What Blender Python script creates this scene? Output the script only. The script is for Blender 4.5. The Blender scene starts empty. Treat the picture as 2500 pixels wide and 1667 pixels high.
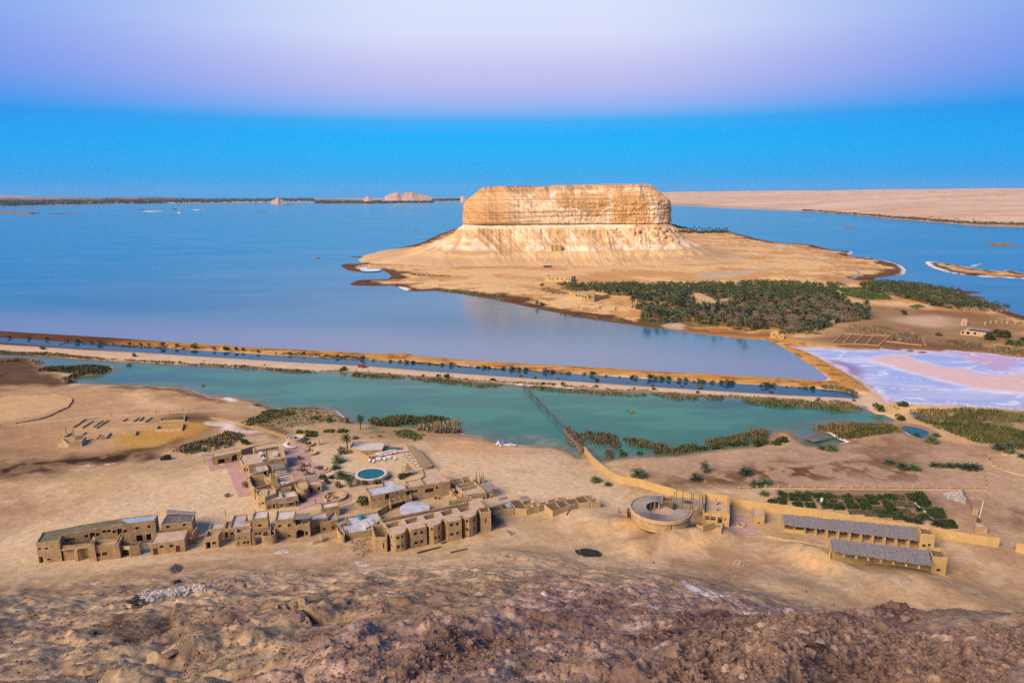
import bpy, bmesh, math, random
import numpy as np
from mathutils import Vector, Matrix

random.seed(7)
S = bpy.context.scene
COL = S.collection
R_ = math.radians

# ---------------------------------------------------------------- camera, sky, sun, exposure
CAM_H = 110.0
PITCH, ROLL = R_(12.07), R_(-0.32)
camd = bpy.data.cameras.new('camera')
camd.lens, camd.sensor_width, camd.clip_start, camd.clip_end = 24.0, 36.0, 0.5, 60000
cam = bpy.data.objects.new('camera', camd)
COL.objects.link(cam)
CM = Matrix.Rotation(math.pi / 2 - PITCH, 4, 'X') @ Matrix.Rotation(ROLL, 4, 'Z')
cam.matrix_world = Matrix.Translation((0, 0, CAM_H)) @ CM
S.camera = cam

EXPOSURE = 0.45
SUN_EL, SUN_AZ = R_(36), R_(-46)          # the glow of the low sun behind the camera, a little to the left
world = bpy.data.worlds.new('World')
S.world = world
world.use_nodes = True
wn, wl = world.node_tree.nodes, world.node_tree.links
wn.clear()
def srgb(r, g, b):
    f = lambda c: (c / 255 / 12.92) if c / 255 <= 0.04045 else ((c / 255 + 0.055) / 1.055) ** 2.4
    return (f(r), f(g), f(b), 1.0)
def build_sky():
    tc = wn.new('ShaderNodeTexCoord')
    sep = wn.new('ShaderNodeSeparateXYZ'); wl.new(tc.outputs['Generated'], sep.inputs[0])
    mx = wn.new('ShaderNodeMath'); mx.operation = 'MAXIMUM'; mx.inputs[1].default_value = 0; wl.new(sep.outputs['Z'], mx.inputs[0])
    sq = wn.new('ShaderNodeMath'); sq.operation = 'SQRT'; wl.new(mx.outputs[0], sq.inputs[0])
    def ramp_(stops):
        ramp = wn.new('ShaderNodeValToRGB'); wl.new(sq.outputs[0], ramp.inputs[0])
        el = ramp.color_ramp.elements
        el[0].position, el[0].color = 0, srgb(*stops[0][1])
        el[1].position, el[1].color = 1, srgb(*stops[-1][1])
        for z, c in stops[1:-1]:
            e = el.new(math.sqrt(z)); e.color = srgb(*c)
        return ramp.outputs[0]
    # the earth's shadow (blue) under the belt of Venus (pink), palest towards the point opposite the sun
    mid = ramp_([(0.0, (58, 160, 228)), (.030, (28, 168, 238)), (.058, (0, 176, 248)), (.082, (0, 174, 250)), (.100, (58, 172, 246)),
             (.118, (142, 178, 241)), (.14, (180, 186, 239)), (.17, (198, 198, 241)), (.21, (216, 221, 249)), (.26, (216, 227, 251)), (.42, (134, 172, 234)), (1.0, (52, 90, 172))])
    side = ramp_([(0.0, (30, 150, 225)), (.030, (6, 158, 235)), (.058, (0, 160, 240)), (.082, (0, 156, 239)), (.100, (18, 146, 233)),
             (.118, (62, 146, 235)), (.14, (92, 146, 235)), (.17, (112, 150, 235)), (.21, (112, 158, 236)), (.26, (98, 156, 236)), (.42, (80, 134, 222)), (1.0, (56, 94, 180))])
    ab = wn.new('ShaderNodeMath'); ab.operation = 'ABSOLUTE'; wl.new(sep.outputs['X'], ab.inputs[0])
    mr = wn.new('ShaderNodeMapRange'); mr.interpolation_type = 'SMOOTHSTEP'
    mr.inputs['From Min'].default_value = .10; mr.inputs['From Max'].default_value = .74
    wl.new(ab.outputs[0], mr.inputs['Value'])
    mul = wn.new('ShaderNodeMix'); mul.data_type = 'RGBA'
    wl.new(side, mul.inputs['B'])
    wl.new(mr.outputs[0], mul.inputs['Factor']); wl.new(mid, mul.inputs['A'])
    bg1 = wn.new('ShaderNodeBackground'); bg1.inputs[1].default_value = 1.0 / 2 ** EXPOSURE; wl.new(mul.outputs['Result'], bg1.inputs[0])
    nis = wn.new('ShaderNodeTexSky'); nis.sky_type = 'NISHITA'; nis.sun_disc = False
    nis.sun_elevation, nis.sun_rotation = SUN_EL, math.pi + SUN_AZ
    bg2 = wn.new('ShaderNodeBackground'); bg2.inputs[1].default_value = 0.0015; wl.new(nis.outputs[0], bg2.inputs[0])
    add = wn.new('ShaderNodeAddShader'); wl.new(bg1.outputs[0], add.inputs[0]); wl.new(bg2.outputs[0], add.inputs[1])
    out = wn.new('ShaderNodeOutputWorld'); wl.new(add.outputs[0], out.inputs[0])
build_sky()

sund = bpy.data.lights.new('sun', 'SUN')
sund.energy, sund.angle, sund.color = 5.0, R_(36), (1.0, .77, .52)
sun = bpy.data.objects.new('sun', sund)
COL.objects.link(sun)
sd = Vector((math.sin(SUN_AZ) * math.cos(SUN_EL), -math.cos(SUN_AZ) * math.cos(SUN_EL), math.sin(SUN_EL)))  # towards the sun
sun.rotation_euler = sd.to_track_quat('Z', 'Y').to_euler()
sun.location = (0, -40, 180)
S.view_settings.view_transform = 'Standard'
S.view_settings.look = 'None'
S.view_settings.exposure, S.view_settings.gamma = EXPOSURE, 1.0
S.view_settings.use_curve_mapping = False
S.cycles.max_bounces = 6
S.cycles.diffuse_bounces = 3
S.cycles.transparent_max_bounces = 6
S.cycles.volume_bounces = 0
S.cycles.use_denoising = False
S.render.filter_size = 1.1

# ---------------------------------------------------------------- measuring: a pixel of the 2500 x 1667 photograph -> a point in the place
FPX = 2500 * 24 / 36
CM3 = np.array(CM.to_3x3())
def ray(px, py):
    d = CM3 @ np.array([(px - 1250) / FPX, -(py - 833.5) / FPX, -1.0])
    return d / np.linalg.norm(d)
def pz(px, py, z=0.0):
    d = ray(px, py)
    t = (z - CAM_H) / d[2]
    return np.array([d[0] * t, d[1] * t, z])
def pz2(pts, z=0.0):
    return np.array([pz(x, y, z)[:2] for x, y in pts])
def Zm(x0, y0, s):
    return lambda x, y: (x0 + x * s, y0 + y * s)
z1 = Zm(50, 1180, 600 / 2352); z2 = Zm(480, 1040, 400 / 1960); z3 = Zm(800, 1040, 440 / 2029); z4 = Zm(1150, 1140, 400 / 2352)
z5 = Zm(1500, 1160, 460 / 2352); z6 = Zm(1860, 1180, 640 / 2352); z7 = Zm(0, 860, 560 / 2352); z8 = Zm(540, 980, 620 / 2352)
zb = Zm(1280, 660, 500 / 2352); zc = Zm(1700, 640, 800 / 2352); zd = Zm(1700, 820, 800 / 2352); ze = Zm(1380, 1020, 760 / 2352)
zg = Zm(1900, 1040, 600 / 2352); zh = Zm(800, 850, 600 / 2352); zi = Zm(1250, 880, 650 / 2352); zj = Zm(0, 800, 900 / 2352)
zk = Zm(0, 440, 1150 / 2352); zl = Zm(1600, 440, 900 / 2352); zm = Zm(1000, 430, 800 / 2352); zn = Zm(500, 1230, 220 / 2352)
zo = Zm(700, 1200, 220 / 2352); zp = Zm(560, 1080, 200 / 2352); zq = Zm(0, 1350, 900 / 2352); zr = Zm(800, 1350, 900 / 2352)
zs = Zm(1600, 1350, 900 / 2352); zF = Zm(0, 0, 2500 / 2352); zt = Zm(820, 580, 600 / 2352)
def P(f, *pts):
    return [f(*p) for p in pts]

# ---------------------------------------------------------------- noise and polygons in numpy
def _h(ix, iy, seed):
    n = (ix.astype(np.int64) * 374761393 + iy.astype(np.int64) * 668265263 + seed * 1442695041) & 0xFFFFFFFF
    n = ((n ^ (n >> 13)) * 1274126177) & 0xFFFFFFFF
    n = ((n ^ (n >> 16)) * 2246822519) & 0xFFFFFFFF
    return ((n ^ (n >> 15)) & 0xFFFFFF) / float(0xFFFFFF)
def vnoise(x, y, seed=0):
    ix, iy = np.floor(x), np.floor(y)
    fx, fy = x - ix, y - iy
    fx = fx * fx * fx * (fx * (fx * 6 - 15) + 10); fy = fy * fy * fy * (fy * (fy * 6 - 15) + 10)
    a, b, c, d = _h(ix, iy, seed), _h(ix + 1, iy, seed), _h(ix, iy + 1, seed), _h(ix + 1, iy + 1, seed)
    return (a + (b - a) * fx) * (1 - fy) + (c + (d - c) * fx) * fy
def fbm(x, y, o=4, seed=0, gain=.5):
    v, a, t = 0, 1.0, 0
    for i in range(o):
        cs, sn = math.cos(.5 + i), math.sin(.5 + i)
        v = v + a * vnoise(x * cs - y * sn + 17.3 * i, x * sn + y * cs - 9.1 * i, seed + i)
        t += a; a *= gain; x = x * 2.03; y = y * 2.03
    return v / t
def sst(a, b, x):
    t = np.clip((x - a) / (b - a), 0, 1)
    return t * t * (3 - 2 * t)
def sdf(poly, X, Y, far=90.0):
    """signed distance, positive inside; clipped to -far well outside the polygon's box"""
    X = np.asarray(X, float); Y = np.asarray(Y, float)
    out = np.full(X.shape, -far)
    x0, y0 = poly.min(0) - far; x1, y1 = poly.max(0) + far
    m = (X > x0) & (X < x1) & (Y > y0) & (Y < y1)
    if not m.any():
        return out
    x, y = X[m], Y[m]
    d2 = np.full(x.shape, 1e18); ins = np.zeros(x.shape, bool)
    n = len(poly)
    for i in range(n):
        ax, ay = poly[i]; bx, by = poly[(i + 1) % n]
        ex, ey = bx - ax, by - ay
        L = ex * ex + ey * ey + 1e-12
        t = np.clip(((x - ax) * ex + (y - ay) * ey) / L, 0, 1)
        dx, dy = x - ax - t * ex, y - ay - t * ey
        np.minimum(d2, dx * dx + dy * dy, out=d2)
        if ay != by:
            c = ((ay > y) != (by > y)) & (x < ax + (y - ay) * ex / ey)
            ins ^= c
    d = np.sqrt(d2)
    out[m] = np.maximum(np.where(ins, d, -d), -far)
    return out
def smooth_poly(p, closed=True, n=2):
    p = np.asarray(p, float)
    for _ in range(n):
        q = np.roll(p, -1, 0)
        a, b = p * .75 + q * .25, p * .25 + q * .75
        r = np.empty((2 * len(p), p.shape[1])); r[0::2] = a; r[1::2] = b
        if not closed:
            r = np.vstack([p[:1], r[:-2], p[-1:]])
        p = r
    return p

# ---------------------------------------------------------------- shorelines, measured on the water plane z = 0
LAKE_PX = ([(-60, 805), (0, 808), (300, 826), (459, 838)] + P(zj, (1265, 97), (1310, 108), (1450, 108), (1520, 122), (1800, 135), (2100, 150)) + [(900, 863)]
    + P(zh, (640, 52), (760, 48), (820, 70), (1100, 95), (1300, 110), (1700, 135), (2100, 160)) + [(1400, 894), (1650, 909), (1900, 922)]
    + P(zd, (800, 312), (880, 322), (930, 318), (950, 298), (905, 268), (850, 225), (760, 170), (660, 105), (560, 45), (520, 30))
    + P(zF, (1700, 778), (1600, 766), (1480, 751), (1350, 731), (1250, 713), (1150, 691), (1080, 677), (1000, 668))
    + P(zt, (700, 515), (600, 480), (560, 462), (200, 462), (125, 450), (200, 412), (330, 402), (500, 398), (535, 370), (500, 340), (460, 318), (230, 330), (120, 315), (60, 285), (48, 262),
        (110, 250), (260, 248), (320, 222), (330, 190), (200, 190), (150, 185), (145, 176), (210, 182), (330, 184), (430, 158), (450, 130), (540, 112), (680, 85), (780, 60), (870, 30))
    + P(zF, (985, 549), (1010, 538), (1060, 520)) + [(1180, 530), (1400, 534), (1600, 540), (1640, 546)]
    + P(zl, (300, 332), (460, 326), (540, 345), (640, 372), (700, 385), (800, 400), (940, 408), (1010, 415), (1080, 435), (1180, 450), (1270, 455), (1235, 480), (1260, 488), (1380, 498), (1480, 515),
        (1570, 545), (1600, 575), (1590, 600), (1480, 615), (1400, 625), (1390, 640))
    + P(zc, (1270, 130), (1400, 142), (1560, 152), (1680, 172), (1800, 190), (1900, 205), (2070, 215), (2000, 225), (1920, 232), (1960, 238), (2100, 258), (1920, 268), (1980, 285), (2080, 305), (2180, 330), (2240, 355), (2352, 388))
    + [(2700, 830), (4200, 1000)])
lk = [pz(x, y)[:2] for x, y in LAKE_PX]
lk += [np.array((9000., 2500.)), np.array((9000., 14000.)), np.array((-14000., 14000.)), np.array((-14000., 300.)), np.array((-900., 480.))]
LAKE = np.array(lk)
SPIT = smooth_poly(pz2(P(zl, (1715, 520), (1760, 518), (1880, 535), (2000, 555), (2100, 575), (2200, 582), (2250, 570), (2352, 595), (2500, 620), (2500, 655), (2352, 625), (2200, 625), (2050, 612), (1900, 597), (1790, 568), (1730, 540))))
LAGOON_PX = ([(-80, 860), (0, 864), (200, 877), (459, 891), (650, 901), (900, 911), (1055, 923), (1234, 938.5), (1400, 949), (1650, 961.5), (1900, 975), (2000, 984), (2108, 994)]
    + P(zd, (1290, 560), (1350, 565), (1440, 610)) + [(2160, 1030)]
    + P(zd, (1300, 640), (1000, 625), (870, 645), (830, 660), (880, 680), (960, 700), (1010, 735), (1080, 760), (960, 790), (800, 790), (700, 715), (680, 688), (620, 685), (560, 690), (545, 710))
    + P(ze, (1530, 170), (1500, 200), (1350, 222), (1200, 235), (1000, 262), (850, 285), (650, 290), (480, 298), (330, 318), (270, 325), (210, 300), (150, 250))
    + P(zi, (600, 860), (510, 805), (430, 775), (380, 765), (200, 757), (0, 747))
    + P(zh, (1900, 935), (1800, 918), (1700, 905), (1600, 890), (1450, 842), (1310, 828), (1280, 815), (1200, 790), (900, 760), (600, 745), (380, 720), (265, 720), (200, 700), (150, 650), (90, 600), (0, 585))
    + P(z8, (880, 57), (700, 62), (560, 68), (480, 62), (380, 25), (330, 5), (250, -15))
    + P(z7, (2280, 450), (2200, 455), (2130, 447), (2050, 420), (1990, 398), (1900, 370), (1850, 358), (1650, 345), (1480, 342), (1300, 336), (1100, 328), (930, 325), (740, 325),
        (800, 250), (1050, 220), (1180, 180), (1150, 150), (1000, 138), (900, 150), (820, 140), (640, 150), (480, 155), (400, 150), (450, 125), (440, 95), (340, 70), (180, 50), (0, 55)) + [(-80, 865)])
LAGOON = pz2(LAGOON_PX)
CANAL = pz2([(-80, 820), (0, 824), (459, 853.6), (689, 868), (900, 878), (1055, 888), (1400, 912), (1650, 929), (1850, 939), (1960, 945), (2060, 955), (2096, 966), (2092, 973), (2040, 970), (1900, 963.5), (1650, 948), (1400, 931),
             (1055, 907), (900, 894), (689, 882.5), (459, 868.5), (0, 836), (-80, 832)])
SALT = pz2(P(zd, (645, 72), (760, 78), (960, 88), (1080, 95), (1180, 98), (1310, 98), (1330, 75), (1345, 90), (1500, 95), (1740, 110), (1790, 100), (1900, 108), (2100, 125), (2352, 155), (2700, 190))
    + P(zd, (2700, 560), (2352, 535), (2000, 512), (1600, 492), (1470, 484), (1380, 478), (1340, 440), (1280, 405), (1230, 365), (1130, 300), (1010, 235), (880, 160), (780, 112)))
POND = smooth_poly(pz2(P(zd, (1470, 645), (1560, 648), (1640, 672), (1680, 692), (1650, 715), (1620, 740), (1570, 725), (1520, 700), (1480, 672))))
MPOND = smooth_poly(pz2(P(zd, (1520, 540), (1600, 548), (1700, 560), (1715, 580), (1690, 608), (1600, 600), (1550, 570))))
TIDE = smooth_poly(pz2(P(zt, (225, 300), (270, 290), (380, 298), (440, 312), (420, 326), (300, 333), (240, 325))), n=1)
WATERS = [LAKE, LAGOON, CANAL, SALT, POND, MPOND]
_yc = pz2([(-200, 868), (0, 878), (500, 925), (1250, 985), (1900, 1025), (2200, 1020), (2330, 1000), (2520, 1000), (3000, 1020)])
YCX, YCY = _yc[:, 0], _yc[:, 1]

# ---------------------------------------------------------------- relief
AZK = np.array([(x - 1250) / FPX * 1.02 for x in (-300, 0, 600, 1200, 1650, 1900, 2080, 2250, 2500, 2800)])
YTK = np.array([176, 176, 181, 186, 181, 169, 158, 154, 152, 152.])
K1K = np.array([.50, .50, .515, .525, .545, .60, .70, .76, .78, .78])
ZRK = np.array([200, 200, 200, 150, 103, 74, 67.0, 64.0, 66, 66.5])
YRK = np.array([40, 40, 40, 45, 50, 55, 56, 57, 56, 56.])
_a = np.linspace(-1.2, 1.2, 481); _k = np.hanning(45); _k /= _k.sum()
_lut = lambda v: np.convolve(np.pad(np.interp(_a, AZK, v), 22, 'edge'), _k, 'valid')
L_YT, L_K1, L_ZR, L_YR = map(_lut, (YTK, K1K, ZRK, YRK))
def landdist(X, Y):
    s = np.full(np.shape(X), 90.0)
    for w in WATERS:
        s = np.minimum(s, -sdf(w, X, Y))
    return np.maximum(s, sdf(SPIT, X, Y))
def hill0(X, Y):
    a = X / np.maximum(Y, 12.0)
    yt, k1, zr_, yr = (np.interp(a, _a, v) for v in (L_YT, L_K1, L_ZR, L_YR))
    u = yt - Y
    up = k1 * 9 * np.logaddexp(0, (u - 6) / 9)
    cap = zr_ + .36 * (yr - Y)
    up2 = -2.0 * np.logaddexp(-up / 2.0, -cap / 2.0)
    return up2, sst(-5, 30, u)
def ridge(X, Y, p, q, w, h):
    ex, ey = q[0] - p[0], q[1] - p[1]
    t = np.clip(((X - p[0]) * ex + (Y - p[1]) * ey) / (ex * ex + ey * ey), 0, 1)
    d2 = (X - p[0] - t * ex) ** 2 + (Y - p[1] - t * ey) ** 2
    return h * np.exp(-d2 / (w * w)) * (.6 + .4 * np.sin(math.pi * np.clip(t, .1, .9)))
RIDGES = [(pz2([(1560, 1338), (1748, 1298)], 5), 5.5, 4.2), (pz2([(1480, 1282), (1590, 1282)], 5), 5, 2.8), (pz2([(1955, 1345), (2040, 1392)], 5), 5, 4.5),
          (pz2([(2100, 1440), (2230, 1425)], 5), 9, 3.2), (pz2([(1400, 1250), (1480, 1262)], 5), 8, 1.8), (pz2([(1880, 1440), (2000, 1470)], 5), 8, 2.0),
          (pz2([(0, 1200), (560, 1150)], 3), 9, 1.6), (pz2([(2330, 1460), (2420, 1500)], 5), 9, 2.2), (pz2([(1180, 1365), (1330, 1390)], 6), 8, 2.2),
          (pz2([(400, 930), (620, 955)], 1), 18, 1.5), (pz2([(420, 1030), (560, 1040)], 2), 15, 1.0)]
def ground0(X, Y):
    s = landdist(X, Y)
    south = sst(-5, 12, np.interp(X, YCX, YCY) - Y) * (Y < 700)
    z = np.where(s < 0, np.maximum(-.8, s * .22), .75 * (1 - np.exp(-s / 2.2)))
    z = z + south * 3.6 * (1 - np.exp(-np.maximum(s - 3, 0) / 38))
    z = z + (1 - south) * 1.5 * sst(8, 80, s)
    h, hf = hill0(X, Y)
    z = z + np.maximum(h, 0)
    for (pq, w, hh) in RIDGES:
        z = z + ridge(X, Y, pq[0], pq[1], w, hh) * sst(1, 14, s)
    return z, s, south, hf
def march(px, py, G):
    d = ray(px, py)
    ts = np.concatenate([np.linspace(14, 330, 500), np.geomspace(332, 6000, 200)])
    for _ in range(3):
        z = CAM_H + d[2] * ts
        f = z - G(d[0] * ts, d[1] * ts)
        k = np.argmax(f < 0) if (f < 0).any() else len(ts) - 1
        k = max(k, 1)
        ts = np.linspace(ts[k - 1], ts[k], 30)
    t = ts[15]
    return np.array([d[0] * t, d[1] * t, CAM_H + d[2] * t])
g0 = lambda X, Y: ground0(X, Y)[0]
def mpoly(pts, sm=1):
    return smooth_poly(np.array([march(x, y, g0)[:2] for x, y in pts]), n=sm)
SCREE = mpoly(P(zr, (-800, 1000), (-300, 800), (150, 640), (420, 540), (800, 480), (900, 420), (930, 395), (1080, 350), (1210, 290), (1290, 215), (1400, 185), (1500, 240), (1620, 215), (1700, 240), (1900, 255), (2080, 200), (2150, 270), (2352, 300))
    + P(zs, (480, 330), (700, 345), (980, 360), (1220, 385), (1400, 400), (1600, 440), (1700, 500), (1800, 560), (2352, 620), (2352, 1100), (-1500, 1100)))
CROP = mpoly(P(zs, (-100, 820), (60, 690), (220, 560), (400, 480), (540, 450), (640, 415), (800, 430), (860, 480), (1000, 460), (1150, 500), (1340, 470), (1500, 500), (1600, 560), (1750, 545), (1900, 520), (2050, 475), (2230, 470), (2300, 420), (2400, 390), (2700, 380), (2700, 1100), (-200, 1100)))
RIM = mpoly(P(zs, (1180, 400), (1240, 372), (1340, 366), (1440, 385), (1560, 400), (1640, 430), (1700, 490), (1600, 520), (1400, 470), (1250, 430)))
CLEFT = [np.array([march(*p, g0)[:2] for p in P(zq, *L)]) for L in (
    [(660, 800), (800, 720), (950, 660), (1150, 640), (1300, 600), (1480, 530), (1600, 470), (1760, 410), (1900, 440), (2050, 400), (2200, 350), (2352, 330)],
    [(1500, 800), (1700, 760), (1900, 720), (2050, 690), (2200, 640), (2352, 600)],
    [(0, 330), (200, 290), (420, 250), (700, 190)],
    [(820, 580), (930, 560), (1080, 490), (1110, 380)])]
def polyline_sd(L, X, Y):
    """distance to a polyline and the side it is on"""
    d2 = np.full(X.shape, 1e9); sg = np.zeros(X.shape)
    for i in range(len(L) - 1):
        ax, ay = L[i]; ex, ey = L[i + 1] - L[i]
        t = np.clip(((X - ax) * ex + (Y - ay) * ey) / (ex * ex + ey * ey), 0, 1)
        dx, dy = X - ax - t * ex, Y - ay - t * ey
        q = dx * dx + dy * dy
        m = q < d2
        d2 = np.where(m, q, d2); sg = np.where(m, np.sign(ex * (Y - ay) - ey * (X - ax)), sg)
    return np.sqrt(d2), sg
HOTEL = pz2([(60, 1330), (480, 1150), (500, 1090), (700, 1040), (1200, 1120), (1520, 1200), (1900, 1230), (2450, 1310), (2450, 1400), (2200, 1430), (1900, 1330), (1700, 1270), (1480, 1300), (1200, 1290), (900, 1370), (200, 1390), (60, 1390)], 3)
def ground(X, Y, full=False):
    wx = (fbm(X / 9, Y / 9, 3, 5) - .5) * 7; wy = (fbm(X / 9, Y / 9, 3, 6) - .5) * 7
    z, s, south, hf = ground0(X, Y)
    r = np.hypot(X, Y)
    flat = sst(-12, 6, sdf(HOTEL, X, Y)) * (1 - hf)
    sc = sst(-3, 5, sdf(SCREE, X + wx * .5, Y + wy * .5)) * hf
    cr = sst(-1.5, 2.5, sdf(CROP, X + wx * .25, Y + wy * .25)) * hf
    rim = sst(-2, 2, sdf(RIM, X + wx * .2, Y + wy * .2)) * hf
    land = sst(0, 8, s)
    near = 1 - sst(250, 420, r)
    # undulation, then rougher and rougher up the slope
    n1 = fbm(X / 26, Y / 26, 4, 11) - .5
    n2 = fbm(X / 5, Y / 5, 4, 12) - .5
    n3 = fbm(X / 1.1, Y / 1.1, 3, 13) - .5
    z = z + land * (1 - flat * .9) * (n1 * (1.1 + 3.0 * hf * (1 - cr)) + n2 * (.25 + 1.5 * hf) * near + (np.abs(2 * fbm((X + wx) / 11, (Y + wy) / 8, 4, 18) - 1) - .3) * hf * (1 - cr) * 2.0 + n3 * near * (.02 + .42 * hf))
    rg = np.abs(2 * fbm(X / 2.6 + wx * .1, Y / 2.6, 4, 14) - 1)
    z = z + sc * (.35 + rg * .7 + n3 * .5 + (np.abs(2 * fbm(X / .6, Y / .6, 2, 17) - 1)) * .22)
    rg2 = np.abs(2 * fbm(X / 1.5 + wx * .1, Y / 1.5, 5, 15, .6) - 1)
    z = z + cr * (-.3 + rg2 * 1.25 + n3 * .6 + (np.abs(2 * fbm(X / .5, Y / .5, 2, 16) - 1)) * .25) + rim * (.1 + rg2 * 1.3)
    for k, L in enumerate(CLEFT):
        d, sg = polyline_sd(L, X + wx * .3, Y + wy * .3)
        drop = (3.4, 2.6, 1.6, 2.2)[k]
        z = z + np.where(sg > 0, -drop * np.exp(-d / 2.2), drop * .7 * np.exp(-d / 7)) * hf * (.6 + n2)
    if full:
        return z, s, south, hf, sc, cr, rim, flat, wx, wy, n1, n2, n3, rg, rg2
    return z
def rows():
    r, out = 9.0, []
    while r < 2350:
        out.append(r)
        r += (.32 if r < 60 else .45) if r < 200 else max(.45, r * r / CAM_H * .00115)
    return np.array(out)
RR = rows()
AZ = np.radians(np.arange(-43.5, 43.51, .12))
GA, GR = np.meshgrid(AZ, RR)
GX, GY = GR * np.sin(GA), GR * np.cos(GA)
(GZ, G_s, G_south, G_hf, G_sc, G_cr, G_rim, G_flat, G_wx, G_wy, G_n1, G_n2, G_n3, G_rg, G_rg2) = ground(GX, GY, True)
def gz(x, y):
    """height of the built ground at a point"""
    r = math.hypot(x, y); a = math.atan2(x, y)
    i = int(np.clip(np.searchsorted(RR, r) - 1, 0, len(RR) - 2)); j = (a - AZ[0]) / (AZ[1] - AZ[0])
    j0 = int(np.clip(math.floor(j), 0, len(AZ) - 2))
    u = min(max((r - RR[i]) / (RR[i + 1] - RR[i]), 0), 1); v = min(max(j - j0, 0), 1)
    Z = GZ
    return float((Z[i, j0] * (1 - v) + Z[i, j0 + 1] * v) * (1 - u) + (Z[i + 1, j0] * (1 - v) + Z[i + 1, j0 + 1] * v) * u)
def gp(px, py):
    """the point of the ground seen at a pixel"""
    d = ray(px, py)
    hd = math.hypot(d[0], d[1]); a = math.atan2(d[0], d[1])
    j = int(np.clip(round((a - AZ[0]) / (AZ[1] - AZ[0])), 0, len(AZ) - 1))
    line = CAM_H + d[2] / hd * RR
    f = line - GZ[:, j]
    bad = np.nonzero(f < 0)[0]
    k = int(bad[0]) if len(bad) else len(RR) - 1
    k = max(k, 1)
    t = f[k - 1] / max(f[k - 1] - f[k], 1e-9)
    r = RR[k - 1] + min(t, 1) * (RR[k] - RR[k - 1])
    x, y = r * math.sin(a), r * math.cos(a)
    return np.array([x, y, gz(x, y)])

# ---------------------------------------------------------------- materials
MATS = {}
def nmat(name):
    m = bpy.data.materials.new(name); m.use_nodes = True
    n, l = m.node_tree.nodes, m.node_tree.links
    return m, n, l, n['Principled BSDF']
def mat(name, col, rough=.92, var=.3, scale=1.2, bump=.4, bscale=5.0, attr=None, spec=.15, rnd=.0, warp=None, fine=.18, stretch=None):
    """rough natural surface: base colour (or a colour attribute) varied by two noises in world space, plus fine relief"""
    m, n, l, p = nmat(name)
    geo = n.new('ShaderNodeNewGeometry')
    pos = geo.outputs['Position']
    if stretch:
        mp = n.new('ShaderNodeMapping'); mp.inputs['Scale'].default_value = stretch; l.new(pos, mp.inputs[0]); pos = mp.outputs[0]
    def noise(sc, det=5, ro=.6):
        t = n.new('ShaderNodeTexNoise'); t.inputs['Scale'].default_value = sc; t.inputs['Detail'].default_value = det
        t.inputs['Roughness'].default_value = ro; l.new(pos, t.inputs['Vector']); return t
    a, b = noise(scale), noise(bscale, 4, .7)
    mr = n.new('ShaderNodeMapRange'); l.new(a.outputs[0], mr.inputs['Value'])
    mr.inputs['From Min'].default_value, mr.inputs['From Max'].default_value = .25, .75
    mr.inputs['To Min'].default_value, mr.inputs['To Max'].default_value = 1 - var, 1 + var
    mr2 = n.new('ShaderNodeMapRange'); l.new(b.outputs[0], mr2.inputs['Value'])
    mr2.inputs['From Min'].default_value, mr2.inputs['From Max'].default_value = .25, .75
    mr2.inputs['To Min'].default_value, mr2.inputs['To Max'].default_value = 1 - fine, 1 + fine
    mu = n.new('ShaderNodeMath'); mu.operation = 'MULTIPLY'; l.new(mr.outputs[0], mu.inputs[0]); l.new(mr2.outputs[0], mu.inputs[1])
    val = mu.outputs[0]
    if rnd:
        oi = n.new('ShaderNodeObjectInfo')
        r1 = n.new('ShaderNodeMapRange'); l.new(oi.outputs['Random'], r1.inputs['Value'])
        r1.inputs['To Min'].default_value, r1.inputs['To Max'].default_value = 1 - rnd, 1 + rnd
        m2 = n.new('ShaderNodeMath'); m2.operation = 'MULTIPLY'; l.new(val, m2.inputs[0]); l.new(r1.outputs[0], m2.inputs[1]); val = m2.outputs[0]
    mx = n.new('ShaderNodeMix'); mx.data_type = 'RGBA'; mx.blend_type = 'MULTIPLY'; mx.inputs['Factor'].default_value = 1
    if attr:
        at = n.new('ShaderNodeAttribute'); at.attribute_name = attr; l.new(at.outputs['Color'], mx.inputs['A'])
    else:
        mx.inputs['A'].default_value = (*col, 1)
    l.new(val, mx.inputs['B'])
    l.new(mx.outputs['Result'], p.inputs['Base Color'])
    p.inputs['Roughness'].default_value = rough
    p.inputs['Specular IOR Level'].default_value = spec
    if bump:
        bp = n.new('ShaderNodeBump'); bp.inputs['Strength'].default_value = bump; bp.inputs['Distance'].default_value = .5 / bscale * 2
        l.new(b.outputs[0], bp.inputs['Height']); l.new(bp.outputs[0], p.inputs['Normal'])
    MATS[name] = m
    return m
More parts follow.
